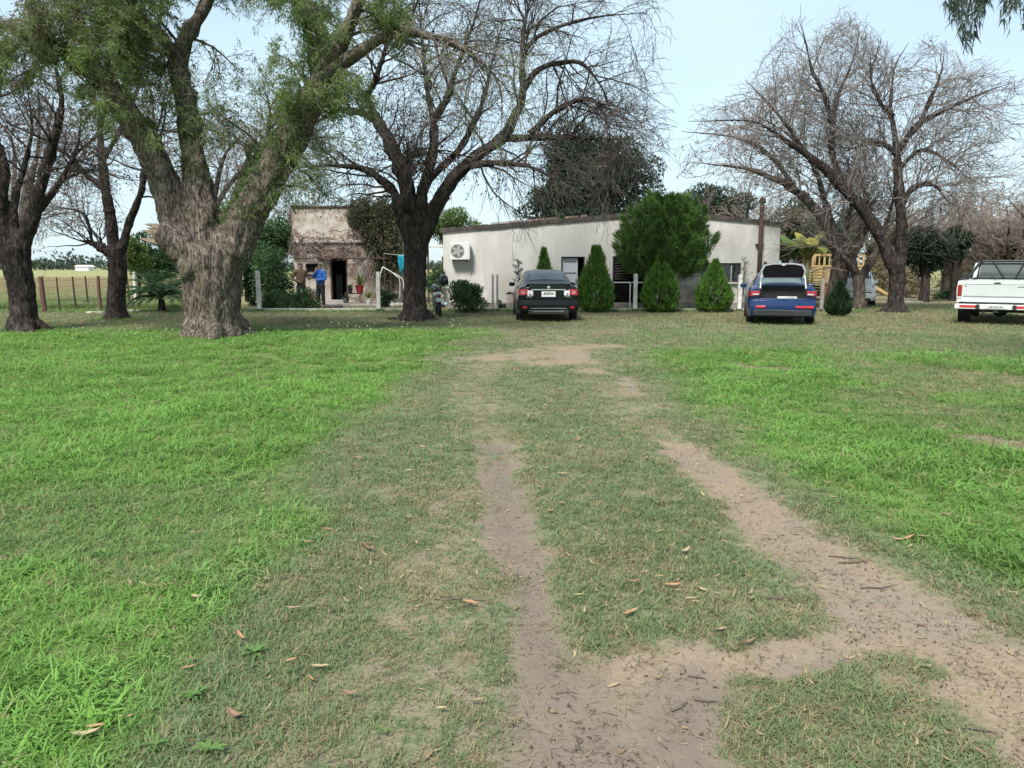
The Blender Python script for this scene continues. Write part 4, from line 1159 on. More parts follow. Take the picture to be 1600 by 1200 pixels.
# far wood on the horizon, and the field's far edge
r_ = np.random.default_rng(161)
cl = []
for q in range(520):
    x = r_.uniform(-900, 900); Y = r_.uniform(420, 520); h = r_.uniform(2.0, 4.5) * (1.5 if -250 < x < -215 else 1)
    if -262 < x < -232: h *= 1.35
    for s in range(3): cl.append((x + r_.normal() * 4, Y + r_.normal() * 4, h * r_.uniform(.5, .9), 5, 4, h * .5))
V, F = clump_leaves(cl, 30000, (1.2, 2.6), (.9, 1.8), r_)
V[:, 2] = np.maximum(V[:, 2], -0.1)
tag(mesh_np('far_wood', V, F, leaf_mat('leaf_far_wood', (0.07, 0.095, 0.065), (0.045, 0.065, 0.045), scale=.05)), 'far-off belt of trees along the horizon beyond the field', kind='stuff')
# ---------------------------------------------------------------- buildings
M_WALL = mat('wall_pale_render', (0.60, 0.58, 0.55), (0.53, 0.51, 0.48), scale=1.4, rough=.9, bump=.08, bscale=9, c3=(0.46, 0.43, 0.385), scale3=.7, spec=.2, fissure=((0.51, 0.49, 0.455), 2.4))
M_WALL_SIDE = M_WALL
M_FASCIA = mat('roof_edge_dark', (0.10, 0.085, 0.075), (0.055, 0.047, 0.043), scale=5, rough=.9, bump=.5, spec=.1)
M_SHEET = mat('roof_sheet', (0.22, 0.20, 0.19), (0.14, 0.12, 0.11), scale=2, rough=.6, metal=.2)
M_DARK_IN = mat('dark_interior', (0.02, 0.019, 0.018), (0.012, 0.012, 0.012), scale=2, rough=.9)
M_WHITE = mat('white_paint', (0.72, 0.72, 0.70), (0.62, 0.62, 0.60), scale=5, rough=.55)
M_WHITE_OLD = mat('white_paint_weathered', (0.62, 0.61, 0.57), (0.46, 0.45, 0.41), scale=7, rough=.75, c3=(0.3, 0.28, 0.24), scale3=4)
M_RUST = mat('rusty_pipe', (0.075, 0.036, 0.026), (0.045, 0.024, 0.02), scale=8, rough=.8)
M_BRICK = mat('brick_worn', (0.30, 0.20, 0.15), (0.22, 0.14, 0.11), scale=9, rough=.9)
M_CONC = mat('concrete', (0.36, 0.345, 0.315), (0.26, 0.25, 0.23), scale=4, rough=.9, bump=.3)
M_PANE = glass_mat('window_pane', (0.012, 0.014, 0.016), .06)
M_GREYDOOR = mat('grey_metal_door', (0.50, 0.52, 0.56), (0.44, 0.46, 0.50), scale=3, rough=.5)

HY = 29.4                                                     # front wall of the long house
hb = P(950, 418, HY); hx0 = hb.x
long_house = thing('house', 'long low pale house with a shallow gable roof and dark roof edge', 'house', (hx0, HY, 0))
def hl(px, py, dy=0.0):
    q = P(px, py, HY + dy); return (q.x - hx0, q.z)
lx0, lz0 = hl(692, 363); rx0, rz0 = hl(1220, 353); ax0, az0 = hl(1046, 334)
# openings in the front wall (x0, x1, z0, z1)
def rect(pa, pb, base=False):
    x0_, z1_ = hl(*pa); x1_, z0_ = hl(*pb); return (x0_, x1_, 0.02 if base else z0_, z1_)
door_r = rect((877, 401), (913, 470), True)
gate_r = rect((957, 400), (1006, 470), True)
win_r = rect((1096, 411), (1157, 441))
def top_z(x):
    return lz0 + (az0 - lz0) * (x - lx0) / (ax0 - lx0) if x < ax0 else az0 + (rz0 - az0) * (x - ax0) / (rx0 - ax0)
mb = MB()
xs = sorted({lx0, ax0, rx0} | {r[0] for r in (door_r, gate_r, win_r)} | {r[1] for r in (door_r, gate_r, win_r)})
TH = .22
for a, b in zip(xs[:-1], xs[1:]):
    m_ = (a + b) / 2; hole = None
    for r in (door_r, gate_r, win_r):
        if r[0] < m_ < r[1]: hole = r
    if hole is None: mb.prism([(a, -.1), (b, -.1), (b, top_z(b)), (a, top_z(a))], 0, TH)
    else:
        mb.prism([(a, hole[3]), (b, hole[3]), (b, top_z(b)), (a, top_z(a))], 0, TH)
        if hole[2] > .1: mb.prism([(a, -.1), (b, -.1), (b, hole[2]), (a, hole[2])], 0, TH)
mb.build('front_wall', M_WALL, long_house, weld=True)
D_ = 8.0
mb = MB(); mb.box((lx0 + TH / 2, TH + D_ / 2, lz0 / 2), (TH, D_, lz0)); mb.build('side_wall', M_WALL, long_house)
mb = MB(); mb.box((rx0 - TH / 2, TH + D_ / 2, rz0 / 2), (TH, D_, rz0)); mb.build('side_wall', M_WALL, long_house)
mb = MB(); mb.prism([(lx0 + TH, 0), (rx0 - TH, 0), (rx0 - TH, rz0 - .02), (ax0, az0 - .02), (lx0 + TH, lz0 - .02)], TH + D_ - .2, TH + D_); mb.build('back_wall', M_WALL, long_house)
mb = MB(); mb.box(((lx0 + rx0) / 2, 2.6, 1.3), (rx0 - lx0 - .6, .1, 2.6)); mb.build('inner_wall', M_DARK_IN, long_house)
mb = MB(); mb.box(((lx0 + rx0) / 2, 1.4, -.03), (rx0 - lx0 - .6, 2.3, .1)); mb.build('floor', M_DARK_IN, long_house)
# roof: two sheets, the dark edge along the gable
t_ = .09
for n_, (xa, za, xb, zb) in enumerate(((lx0 - .12, lz0 + .02, ax0, az0 + .02), (ax0, az0 + .02, rx0 + .12, rz0 + .02))):
    mb = MB(); mb.prism([(xa, za), (xb, zb), (xb, zb + t_), (xa, za + t_)], .05, D_ + .3)
    nr = 24
    for k in range(nr):
        f = (k + .5) / nr; x = xa + (xb - xa) * f; z = za + (zb - za) * f + t_ + .012
        mb.box((x, D_ / 2 + .2, z), (.06, D_, .03))
    mb.build('roof_sheet', M_SHEET, long_house)
    # capping along the gable: worn irregular boards
    n_b = 14 if n_ == 0 else 7
    for k in range(n_b):
        f0, f1 = k / n_b, (k + 1) / n_b
        x0_, x1_ = xa + (xb - xa) * f0 + .004, xa + (xb - xa) * f1 - .004
        z0_, z1_ = za + (zb - za) * f0, za + (zb - za) * f1
        j = random.uniform(-.012, .015); h = .125 if n_ == 0 else .11
        mb = MB(); mb.prism([(x0_, z0_ - .03 + j), (x1_, z1_ - .03 + j), (x1_, z1_ + h + j), (x0_, z0_ + h + j)], -.07 + random.uniform(-.008, .008), .04)
        mb.build('roof_edge_board', M_FASCIA, long_house)
# door: dark opening, pale panel ajar
def frame(parent, r, w, y0, y1, m, name, bottom=True):
    x0_, x1_, z0_, z1_ = r
    mb = MB(); mb.box(((x0_ + x1_) / 2, (y0 + y1) / 2, z1_ - w / 2), (x1_ - x0_, y1 - y0, w))
    mb.box((x0_ + w / 2, (y0 + y1) / 2, (z0_ + z1_ - w) / 2), (w, y1 - y0, z1_ - z0_ - w)); mb.box((x1_ - w / 2, (y0 + y1) / 2, (z0_ + z1_ - w) / 2), (w, y1 - y0, z1_ - z0_ - w))
    if bottom: mb.box(((x0_ + x1_) / 2, (y0 + y1) / 2, z0_ + w / 2), (x1_ - x0_ - 2 * w, y1 - y0, w))
    return mb.build(name, m, parent)
frame(long_house, door_r, .04, .03, .12, M_FASCIA, 'door_frame', False)
dw = (door_r[1] - door_r[0]) * .66
dd = MB(); dd.box((0, 0, (door_r[3] - .06) / 2 + .02), (dw, .04, door_r[3] - .08)); door = dd.build('door', M_GREYDOOR, long_house); door.location = (door_r[0] + .045 + dw / 2, .14, 0); 
for k in range(4):
    z = .5 + k * .42
    MB().box((0, -.024, z), (dw * .82, .012, .035)).build('groove', M_FASCIA, door)
MB().box((dw * .40, -.035, 1.05), (.03, .05, .16)).build('handle', M_FASCIA, door)
# louvred dark doorway with white frame and mid rail
frame(long_house, gate_r, .045, -.01, .1, M_FASCIA, 'shutter_frame', False)
gx0, gx1 = gate_r[0], gate_r[0] + (gate_r[1] - gate_r[0]) * .58
gz = gate_r[3]
for k in range(9):
    z = gz * .56 + (gz * .40) * k / 8
    MB().box(((gx0 + gx1) / 2 + .02, .09, z), (gx1 - gx0 - .1, .05, .035), rot=(.5, 0, 0)).build('louvre', M_FASCIA, long_house)
wf = thing('wire_gate', 'white framed wire gate hung left of the white gate post', 'gate', (P(971, 418, 27.6).x, 27.6, 0))
gx_ = (P(986, 418, 27.6).x - P(957, 418, 27.6).x) / 2
mb = MB()
for z in (.08, 1.02): mb.tube([(-gx_, 0, z), (gx_, 0, z)], .022, 6)
mb.build('rail', M_WHITE, wf)
for x in (-gx_, gx_): MB().tube([(x, 0, .06), (x, 0, 1.9 if x < 0 else 1.04)], .022, 6).build('stile', M_WHITE, wf)
mb = MB()
for k in range(11): mb.tube([(-gx_ + 2 * gx_ * (k + .5) / 11, 0, .08), (-gx_ + 2 * gx_ * (k + .5) / 11, 0, 1.02)], .003, 3)
for k in range(9): mb.tube([(-gx_, 0, .12 + k * .1), (gx_, 0, .12 + k * .1)], .003, 3)
o = mb.build('wire_mesh', M_FASCIA, wf, weld=False); o['kind'] = 'stuff'
mb = MB()
for z in (1.02,): mb.tube([(gx_ + .05, .0, z), (gx_ + .45, 0, z)], .018, 6)
mb.build('latch_bar', M_WHITE, wf)
# window
wfm = frame(long_house, win_r, .05, .04, .12, M_FASCIA, 'window', True)
for k, f in enumerate((.33, .77)):
    x = win_r[0] + (win_r[1] - win_r[0]) * f
    MB().box((x, .09, (win_r[2] + win_r[3]) / 2), (.035, .05, win_r[3] - win_r[2] - .1)).build('mullion', M_WHITE_OLD, wfm)
MB().box(((win_r[0] + win_r[1]) / 2, .105, (win_r[2] + win_r[3]) / 2), (win_r[1] - win_r[0] - .1, .006, win_r[3] - win_r[2] - .1)).build('pane', M_PANE, wfm)
MB().box(((win_r[0] + win_r[1]) / 2, -.045, win_r[2] - .03), (win_r[1] - win_r[0] + .1, .12, .05)).build('sill', M_WHITE_OLD, wfm)
# plinth patch band
MB().box(((lx0 + rx0) / 2, -.012, .10), (rx0 - lx0 - .02, .02, .26)).build('plinth', mat('plinth_stained', (0.30, 0.27, 0.235), (0.22, 0.195, 0.17), scale=3, rough=.95, c3=(0.12, 0.13, 0.09), scale3=2), long_house)
def raw_patch(pa, pb, seed):
    x0_, z1_ = hl(*pa); x1_, z0_ = hl(*pb); r = np.random.default_rng(seed); pts = []
    for (a, b), (c, d) in (((x0_, z0_), (x1_, z0_)), ((x1_, z0_), (x1_, z1_)), ((x1_, z1_), (x0_, z1_)), ((x0_, z1_), (x0_, z0_))):
        for k in range(6): t = k / 6; pts.append((a + (c - a) * t + r.normal() * .05, b + (d - b) * t + r.normal() * .05))
    MB().prism(pts, -.008, .01).build('bare_render', mat('render_bare', (0.42, 0.35, 0.30), (0.34, 0.285, 0.245), scale=3, rough=.95, c3=(0.27, 0.23, 0.2), scale3=2), long_house)
raw_patch((1060, 446), (1096, 474), 31); raw_patch((793, 458), (812, 474), 32)
# bricks left lying on the roof edge
ORD = ['leftmost', 'second from the left', 'third from the left', 'middle', 'third from the right', 'second from the right', 'rightmost']
for kb_, (px, py, rz_) in enumerate(((836, 340, .2), (846, 337, -.3), (857, 337, .1), (868, 336, .5), (888, 335, -.1), (898, 333, .2), (912, 332, 0))):
    q = P(px, py, HY + .35); x = q.x; z = top_z(x - hx0) + .125 + .07
    b = MB().box((0, 0, 0), (.24, .12, .10)).build('brick', M_BRICK); b.location = (x, HY + .3, z - .02); b.rotation_euler = (0, -math.atan2(az0 - lz0, ax0 - lx0), rz_)
    tag(b, ORD[kb_] + ' of the loose worn bricks along the house roof edge', 'brick', 'bricks lying on the house roof')
b = MB().box((0, 0, 0), (1.6, .3, .09)).build('roof_slab', M_CONC); q = P(800, 350, HY + .4); b.location = (q.x, HY + .45, top_z(q.x - hx0) + .19); b.rotation_euler = (0, -math.atan2(az0 - lz0, ax0 - lx0), 0)
tag(b, 'flat grey slab weighing down the left slope of the house roof', 'slab')
# stovepipe against the wall
sp_x = P(1187, 418, HY - .2).x
st = thing('stovepipe', 'rusty brown stovepipe rising past the roof edge at the right of the house', 'stovepipe', (sp_x, HY - .16, 0))
zt = P(1187, 318, HY - .16).z
MB().lathe([(.085, 0), (.085, zt)], 12).build('pipe', M_RUST, st, smooth=True)
MB().lathe([(.12, zt + .02), (.13, zt + .05), (.12, zt + .16), (.02, zt + .24)], 12).build('cowl', M_RUST, st, smooth=True)
for z in (.9, 2.4): MB().box((0, .09, z), (.3, .12, .05)).build('bracket', M_RUST, st)
MB().box((P(1195, 418, HY).x - sp_x, .12, P(0, 412, HY).z), (.09, .09, .13)).build('wall_lamp', M_FASCIA, st)
# air conditioner
ac0 = P(704, 379, HY); ac1 = P(735, 406, HY)
aw, ah = ac1.x - ac0.x, ac0.z - ac1.z
ac = thing('air_conditioner', 'white air conditioner unit bracketed high on the left of the house wall', 'air conditioner', ((ac0.x + ac1.x) / 2, HY - .24, ac1.z))
MB().box((0, 0, ah / 2), (aw, .3, ah)).build('casing', M_WHITE, ac, bevel=.02)
mb = MB(); R = ah * .37
mb.lathe([(R, -.165), (R + .02, -.16), (R + .02, -.149)], 24, (-aw * .12, 0, ah / 2), axis='Y', caps=False); mb.build('fan_rim', mat('ac_grey', (0.4, 0.4, 0.39), rough=.6), ac)
mb = MB(); mb.lathe([(R * .98, -.148), (R * .98, -.152)], 24, (-aw * .12, 0, ah / 2), axis='Y'); mb.build('fan_opening', mat('ac_shadow', (0.13, 0.13, 0.125), rough=.8), ac)
mb = MB()
for k in range(5):
    a = k * 6.283 / 5; mb.box((-aw * .12 + math.cos(a) * R * .5, -.156 - k * .0015, ah / 2 + math.sin(a) * R * .5), (R * .8, .001, R * .42), rot=(.0, -a, 0))
mb.build('fan', mat('ac_fan', (0.42, 0.41, 0.38), (0.36, 0.35, 0.33), rough=.6), ac)
mb = MB()
for k in range(1, 6): mb.lathe([(R * k / 6, -.170), (R * k / 6 + .006, -.166)], 20, (-aw * .12, 0, ah / 2), axis='Y', caps=False)
mb.build('fan_guard', mat('ac_grey', (0.4, 0.4, 0.39)), ac)['kind'] = 'stuff'
for s in (-1, 1): MB().box((s * aw * .35, .09, -.03), (.04, .3, .04)).build('bracket', M_FASCIA, ac)
MB().tube([(aw * .48, .05, .1), (aw * .54, .1, .0), (aw * .54, .2, -.4), (aw * .5, .22, -.55)], .015, 6).build('hose', M_WHITE_OLD, ac)

# lean-to at the left of the long house
lt = thing('awning', 'small pale awning on dark posts at the left side of the long house', 'awning', (P(680, 418, 31).x, 31, 0))
zt = P(680, 384, 31).z
MB().box((0, .6, zt), (1.0, 1.6, .06), rot=(.06, 0, 0)).build('sheet', M_WHITE_OLD, lt)
for x, y in ((-.42, -.1), (.40, -.1), (-.42, 1.3), (.40, 1.3)): MB().box((x, y, zt / 2 - .03), (.07, .07, zt - .08)).build('post', M_RUST, lt)
MB().box((.33, .9, zt * .62), (.28, .06, 1.0)).build('board', mat('board_tan', (0.45, 0.36, 0.25)), lt)

# ---- old square house with peeling walls
OY = 33.0
M_PEEL = mat('wall_peeling', (0.44, 0.385, 0.335), (0.33, 0.27, 0.23), scale=2.2, rough=.95, bump=.5, bscale=14, c3=(0.25, 0.165, 0.13), scale3=1.7, spec=.15, lo=.4, hi=.6)
M_PEEL_PLASTER = mat('plaster_patch', (0.50, 0.455, 0.40), (0.40, 0.355, 0.31), scale=3, rough=.95, bump=.4, bscale=16, c3=(0.3, 0.235, 0.19), scale3=2.4)
oc = P(536, 418, OY).x
old = thing('old_house', 'old square flat-roofed house with peeling plaster and a dark doorway', 'house', (oc, OY, 0))
def ol(px, py, dy=0): q = P(px, py, OY + dy); return (q.x - oc, q.z)
ox0, oz1 = ol(455, 324); ox1, _ = ol(622, 324)
od = (*[ol(516, 430)[0], ol(543, 430)[0]], .14, ol(516, 401)[1]); ow = (ol(478, 430)[0], ol(497, 430)[0], ol(0, 426)[1], ol(0, 412)[1])
mb = MB()
xs = sorted([ox0, ox1, od[0], od[1], ow[0], ow[1]])
for a, b in zip(xs[:-1], xs[1:]):
    m_ = (a + b) / 2; hole = od if od[0] < m_ < od[1] else (ow if ow[0] < m_ < ow[1] else None)
    if hole is None: mb.box(((a + b) / 2, .15, oz1 / 2 - .05), (b - a, .3, oz1 + .1))
    else:
        mb.box(((a + b) / 2, .15, (hole[3] + oz1) / 2), (b - a, .3, oz1 - hole[3]))
        mb.box(((a + b) / 2, .15, (hole[2] - .1) / 2), (b - a, .3, hole[2] + .1))
mb.build('front_wall', M_PEEL, old)
for s in (ox0 + .15, ox1 - .15): MB().box((s, .3 + 2.2, oz1 / 2), (.3, 4.4, oz1)).build('side_wall', M_PEEL, old)
MB().box(((ox0 + ox1) / 2, 4.6, oz1 / 2), (ox1 - ox0 - .6, .2, oz1 - .1)).build('back_wall', M_PEEL, old)
MB().box(((ox0 + ox1) / 2, 2.4, oz1 - .3), (ox1 - ox0 - .6, 4.2, .15)).build('roof', M_CONC, old)
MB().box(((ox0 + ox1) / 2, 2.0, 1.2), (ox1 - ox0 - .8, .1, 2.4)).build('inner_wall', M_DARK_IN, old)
# crumbling parapet coping
n_b = 12
for k in range(n_b):
    w = (ox1 - ox0) / n_b
    MB().box((ox0 + w * (k + .5), .13 + random.uniform(-.01, .01), oz1 + .035), (w - .012, .38 + random.uniform(-.03, .03), .07 + random.uniform(-.015, .02)), rot=(0, random.uniform(-.02, .02), 0)).build('coping_block', M_FASCIA, old)
# plaster sheets still clinging to the upper wall, with chipped outlines
def patch(cx_, cz_, rx_, rz_, seed, m, off=0.0):
    r = np.random.default_rng(seed); n = 22; pts = []
    for k in range(n):
        a = k * 6.283 / n; q = 1 + .22 * r.normal()
        ex = abs(math.cos(a)) ** .5 * np.sign(math.cos(a)); ez = abs(math.sin(a)) ** .5 * np.sign(math.sin(a))
        pts.append((cx_ + rx_ * ex * min(q, 1.15), cz_ + rz_ * ez * min(q, 1.15)))
    MB().prism(pts, -.014 - off, .01 + off).build('plaster', m, old)
for q, (px, py, rx_, rz_) in enumerate(((492, 352, 28, 18), (535, 352, 16, 18), (470, 430, 11, 20), (507, 418, 7, 14), (565, 425, 10, 16), (575, 358, 8, 14))):
    c_ = ol(px, py); k_ = OY / FPX; patch(c_[0], c_[1], rx_ * k_, rz_ * k_, 200 + q, M_PEEL_PLASTER, q * .003)
MB().box(((ox0 + ox1) / 2 - .2, -.05, ol(0, 377)[1]), (ox1 - ox0 - .5, .12, .10)).build('string_course', M_PEEL_PLASTER, old)
f = frame(old, (ow[0], ow[1], ow[2], ow[3]), .05, .06, .16, M_RUST, 'window', True)
MB().box(((ow[0] + ow[1]) / 2, .12, (ow[2] + ow[3]) / 2), (ow[1] - ow[0] - .1, .01, ow[3] - ow[2] - .1)).build('pane', M_PANE, f)
MB().box(((ow[0] + ow[1]) / 2, -.04, ow[2] - .03), (ow[1] - ow[0] + .1, .14, .05)).build('sill', M_PEEL_PLASTER, f)
frame(old, od, .06, .02, .2, M_RUST, 'door_frame', False)
MB().box((od[0] + .17, .9, .14 + .55), (.28, .04, 1.1)).build('inner_door', mat('inner_door_blue_grey', (0.07, 0.08, 0.095)), old)
# doorstep slabs
for px0, px1, Ya, h, lb in ((506, 640, 31.6, .10, 'low concrete slab along the front of the old house'), (512, 541, 32.35, .2, 'concrete doorstep below the dark doorway')):
    xa, xb = P(px0, 0, Ya).x, P(px1, 0, Ya).x
    xa, xb = (px0 - 800) / FPX * Ya / 1.0075, (px1 - 800) / FPX * Ya / 1.0075
    o = MB().box((0, 0, h / 2 - .03), (xb - xa, 1.3 if h < .15 else .6, h + .06)).build('slab' if h < .15 else 'doorstep', M_CONC, bevel=.015); o.location = ((xa + xb) / 2, Ya, 0)
    tag(o, lb, 'slab' if h < .15 else 'doorstep')
o = MB().box((0, 0, .05), (.55, .3, .14)).build('sleeper', M_FASCIA, bevel=.01); o.location = ((522 - 800) / FPX * 29.2 / 1.0075, 29.2, 0); tag(o, 'dark timber block lying at the feet of the man in blue', 'timber block')

# dry creeper and hanging ivy on the old house
r_ = np.random.default_rng(301)
creeper = thing('creeper', 'dry leafless creeper tangled over the porch beam of the old house', 'creeper', (oc, OY, 0))
lines = []
for q in range(95):
    x = r_.uniform(455, 606); y0 = r_.uniform(377, 403) if r_.random() < .85 else r_.uniform(362, 377)
    pts = []; p = np.array([(x - 800) / FPX * OY / 1.0, 0, P(0, y0, OY).z]) - np.array([oc, 0, 0]); p[1] = r_.uniform(-.55, -.06); d = np.array([r_.choice([-1, 1]), 0, r_.normal() * .25])
    for k in range(9):
        pts.append(p.copy()); d = norm(d + r_.normal(size=3) * np.array([.3, .25, .35])); p = p + d * .13
    lines.append(pts)
Ln = np.array(lines); zlo, zhi = P(0, 405, OY).z, P(0, 360, OY).z
Ln[:, :, 2] = np.clip(Ln[:, :, 2], zlo, zhi); Ln[:, :, 1] = np.clip(Ln[:, :, 1], -.6, -.06); Ln[:, :, 0] = np.clip(Ln[:, :, 0], ox0, ol(612, 400)[0])
V, F = tubes(Ln, np.full(Ln.shape[:2], .013) * r_.uniform(.5, 1.7, (len(Ln), 1)), 3)
mesh_np('stems', V, F, mat('creeper_stem', (0.20, 0.15, 0.13), (0.12, 0.09, 0.08), scale=5, rough=.9), creeper)['kind'] = 'stuff'
idx = r_.integers(0, len(Ln), 1000); kk = r_.integers(0, 9, 1000)
V, F = cards(Ln[idx, kk] + r_.normal(size=(1000, 3)) * .04, r_.normal(size=(1000, 3)) + np.array([0, 0, -.6]), r_.uniform(.05, .1, 1000), r_.uniform(.03, .06, 1000), r_, tri=True)
mesh_np('dead_leaves', V, F, leaf_mat('leaf_creeper_dead', (0.22, 0.14, 0.115), (0.14, 0.09, 0.075), scale=6), creeper)['kind'] = 'stuff'
MB().tube([(ox0, -.5, zlo + .05), (ol(606, 400)[0], -.5, zlo + .02)], .03, 6).build('porch_beam', M_RUST, creeper)
# bare vine stems hanging down at the right
lines = []
for q in range(46):
    x0_ = r_.uniform(572, 603); s = ol(x0_, r_.uniform(385, 402)); e = ol(x0_ + r_.uniform(-34, 6), r_.uniform(425, 462)); y_ = r_.uniform(-.5, -.1)
    c = catmull([(s[0], y_, s[1], .016), ((s[0] * .7 + e[0] * .3) + r_.normal() * .15, y_ + r_.normal() * .1, s[1] * .55 + e[1] * .45, .013), (e[0], y_, max(e[1], .1), .008)], 10); lines.append(c)
S_ = np.array(lines); V, F = tubes(S_[:, :, :3], S_[:, :, 3], 4)
mesh_np('hanging_stems', V, F, mat('vine_stem_pale', (0.30, 0.25, 0.21), (0.19, 0.155, 0.13), scale=5, rough=.9), creeper)['kind'] = 'stuff'
ivy = thing('ivy', 'thick leafy ivy draped over the right corner of the old house', 'ivy', (ol(590, 430)[0] + oc, OY - .3, 0))
cl = []
for q in range(60):
    px = r_.uniform(556, 620); py = r_.uniform(320, 345) if px < 575 else r_.uniform(316, 440)
    if px < 590 and py > 385: continue
    s = ol(px, py); cl.append((s[0] - ol(590, 430)[0], r_.uniform(-.15, .3), s[1], .36, .34, .42))
V, F = clump_leaves(cl, 11000, (.09, .18), (.035, .07), r_, up=-.5)
mesh_np('foliage', V, F, leaf_mat('leaf_ivy_olive', (0.10, 0.105, 0.05), (0.055, 0.062, 0.03), scale=3), ivy)['kind'] = 'stuff'
V, F = tubes(np.array([[(x, -.05, 0), (x + .1, -.1, 1.4), (x - .05, -.1, 3.2)] for x in (.1, .3, .55)]), np.full((3, 3), .03), 5); mesh_np('stems', V, F, M_BARK_MID, ivy)
rt_pts = [(x, .15 + .1 * r_.normal(), oz1 + .05) for x in np.linspace(ox0, ox0 + 2.6, 60)]
V, F = cards(np.array(rt_pts) + np.array([0, 0, 0]), r_.normal(size=(60, 3)) * .5 + np.array([0, 0, 1.]), r_.uniform(.12, .4, 60), r_.uniform(.015, .03, 60), r_)
mesh_np('parapet_weeds', V, F, M_LEAF_OLIVE, old)['kind'] = 'stuff'

# water tank on the old house roof
tz0 = oz1 - .2
tk = thing('water_tank', 'pale cylindrical water tank standing on the roof of the old house', 'water tank', (ol(587, 430)[0] + oc + .05, OY + 1.6, tz0))
tzt = P(587, 291, OY + 1.6).z - tz0
MB().lathe([(.02, .0), (.33, .0), (.34, .06), (.34, tzt * .48), (.355, tzt * .5), (.34, tzt * .52), (.34, tzt - .1), (.28, tzt - .03), (.02, tzt)], 20).build('tank', mat('tank_grey', (0.5, 0.52, 0.53), (0.42, 0.44, 0.45), scale=3, rough=.6), tk, smooth=True)
MB().lathe([(.12, tzt - .02), (.12, tzt + .05), (.02, tzt + .06)], 14).build('lid', M_WHITE_OLD, tk)

# tiny white shed far across the field
fs = thing('farm_building', 'tiny white farm building at the far edge of the field', 'building', ((135 - 800) / FPX * 360 / 1.0075, 360, 0))
MB().box((0, 0, 1.0), (6, 5, 2.0)).build('wall', M_WHITE, fs)
MB().prism([(-3.4, 1.9), (3.4, 1.9), (2.2, 2.7), (-2.2, 2.7)], -2.9, 2.9).build('roof', M_WHITE, fs)
# ---------------------------------------------------------------- kerb, posts, field fence
M_KERB = mat('kerb_concrete', (0.42, 0.41, 0.37), (0.30, 0.29, 0.26), scale=5, rough=.9, bump=.3, c3=(0.2, 0.21, 0.15), scale3=2)
mb = MB()
KY = 27.45
for pa, pb in ((386, 655), (700, 800), (930, 1165), (1262, 1335)):
    xa, xb = (pa - 800) / FPX * KY / 1.0075, (pb - 800) / FPX * KY / 1.0075
    mb.box(((xa + xb) / 2, KY, .045), (xb - xa, .16, .13))
tag(mb.build('kerb', M_KERB, bevel=.02), 'low pale kerb along the front of the house yard', kind='structure')
M_POST = mat('post_white', (0.66, 0.65, 0.61), (0.52, 0.51, 0.47), scale=6, rough=.8, c3=(0.38, 0.37, 0.32), scale3=3)
M_POSTFOOT = mat('post_foot_dark', (0.06, 0.055, 0.05), rough=.9)
def white_post(px, ytop, label, Y=27.2, w=.13, m=None, kind='square', lean=0):
    X = (px - 800) / FPX * Y / 1.0075; H = P(px, ytop, Y).z
    r = thing('yard_post', label, 'post', (X, Y, 0), random.uniform(-.1, .1), 'pale posts along the house yard')
    mb = MB(); mb.box((0, 0, H / 2 + .05), (w, w, H - .1)); mb.box((0, 0, H + .015), (w * .8, w * .8, .03))
    mb.build('shaft', m or M_POST, r, bevel=.012); r.rotation_euler[1] = lean
    MB().box((0, 0, .02), (w + .03, w + .03, .16)).build('foot', M_POSTFOOT, r, bevel=.01)
white_post(404, 424, 'white square post right of the big old trunk', lean=-.01)
white_post(591, 426, 'white square post in front of the creeper stems of the old house')
white_post(993, 429, 'white square gate post right of the wire gate')
white_post(1156, 430, 'white square post left of the open blue car')
white_post(1285, 436, 'weathered grey post right of the blue car, before the play tower', m=mat('post_grey', (0.30, 0.27, 0.23), (0.2, 0.18, 0.155), scale=8, rough=.9), w=.12)
white_post(770, 430, 'left post of the thin grey pair at the end of the green bush', w=.07, m=mat('post_thin_grey', (0.45, 0.44, 0.42), (0.34, 0.33, 0.31), scale=6))
white_post(777, 430, 'right post of the thin grey pair at the end of the green bush', w=.07, m=MATS['post_thin_grey'])
white_post(211, 426, 'pale slim post among the palm fronds at the left', Y=29.5, w=.1)
ff = thing('field_fence', 'wire fence with dark wooden posts in front of the open field', 'fence', ((110 - 800) / FPX * 28 / 1.0075, 28, 0))
M_FPOST = mat('fence_post_wood', (0.16, 0.085, 0.06), (0.09, 0.05, 0.038), scale=9, rough=.95, bump=.5, stretch=(1, 1, .3))
M_FSTAKE = mat('fence_stake_dark', (0.05, 0.038, 0.03), (0.03, 0.024, 0.02), scale=9, rough=.95)
tops = []
for px, yt, Y, w in ((-190, 431, 27.0, .05), (-130, 431, 27.2, .05), (-60, 431, 27.4, .16), (-10, 431, 27.2, .05), (63, 432, 26.6, .17), (88, 433, 27.4, .05), (113, 432, 28.3, .06), (133, 431, 29.0, .055), (153, 431, 27.6, .12), (198, 431, 29.4, .06), (240, 431, 29.8, .06), (285, 431, 30.0, .12)):
    q = P(px, yt, Y); X = q.x
    o = Vector((X, Y, 0)) - ff.location
    bt = Vector((o.x + random.uniform(-.02, .06), o.y, -.1)); tp = Vector((o.x, o.y, q.z))
    mb = MB(); mb.tube([bt, bt.lerp(tp, .5) + Vector((random.uniform(-.01, .01), 0, 0)), tp], [w * .55, w * .52, w * .46], 8)
    mb.build('post' if w > .1 else 'stake', M_FPOST if w > .1 else M_FSTAKE, ff, smooth=False); tops.append((bt, tp))
for k in range(5):
    f = .22 + .17 * k
    mb = MB(); mb.tube([a.lerp(b, f) for a, b in tops], .004, 3); mb.build('wire', M_FSTAKE, ff)
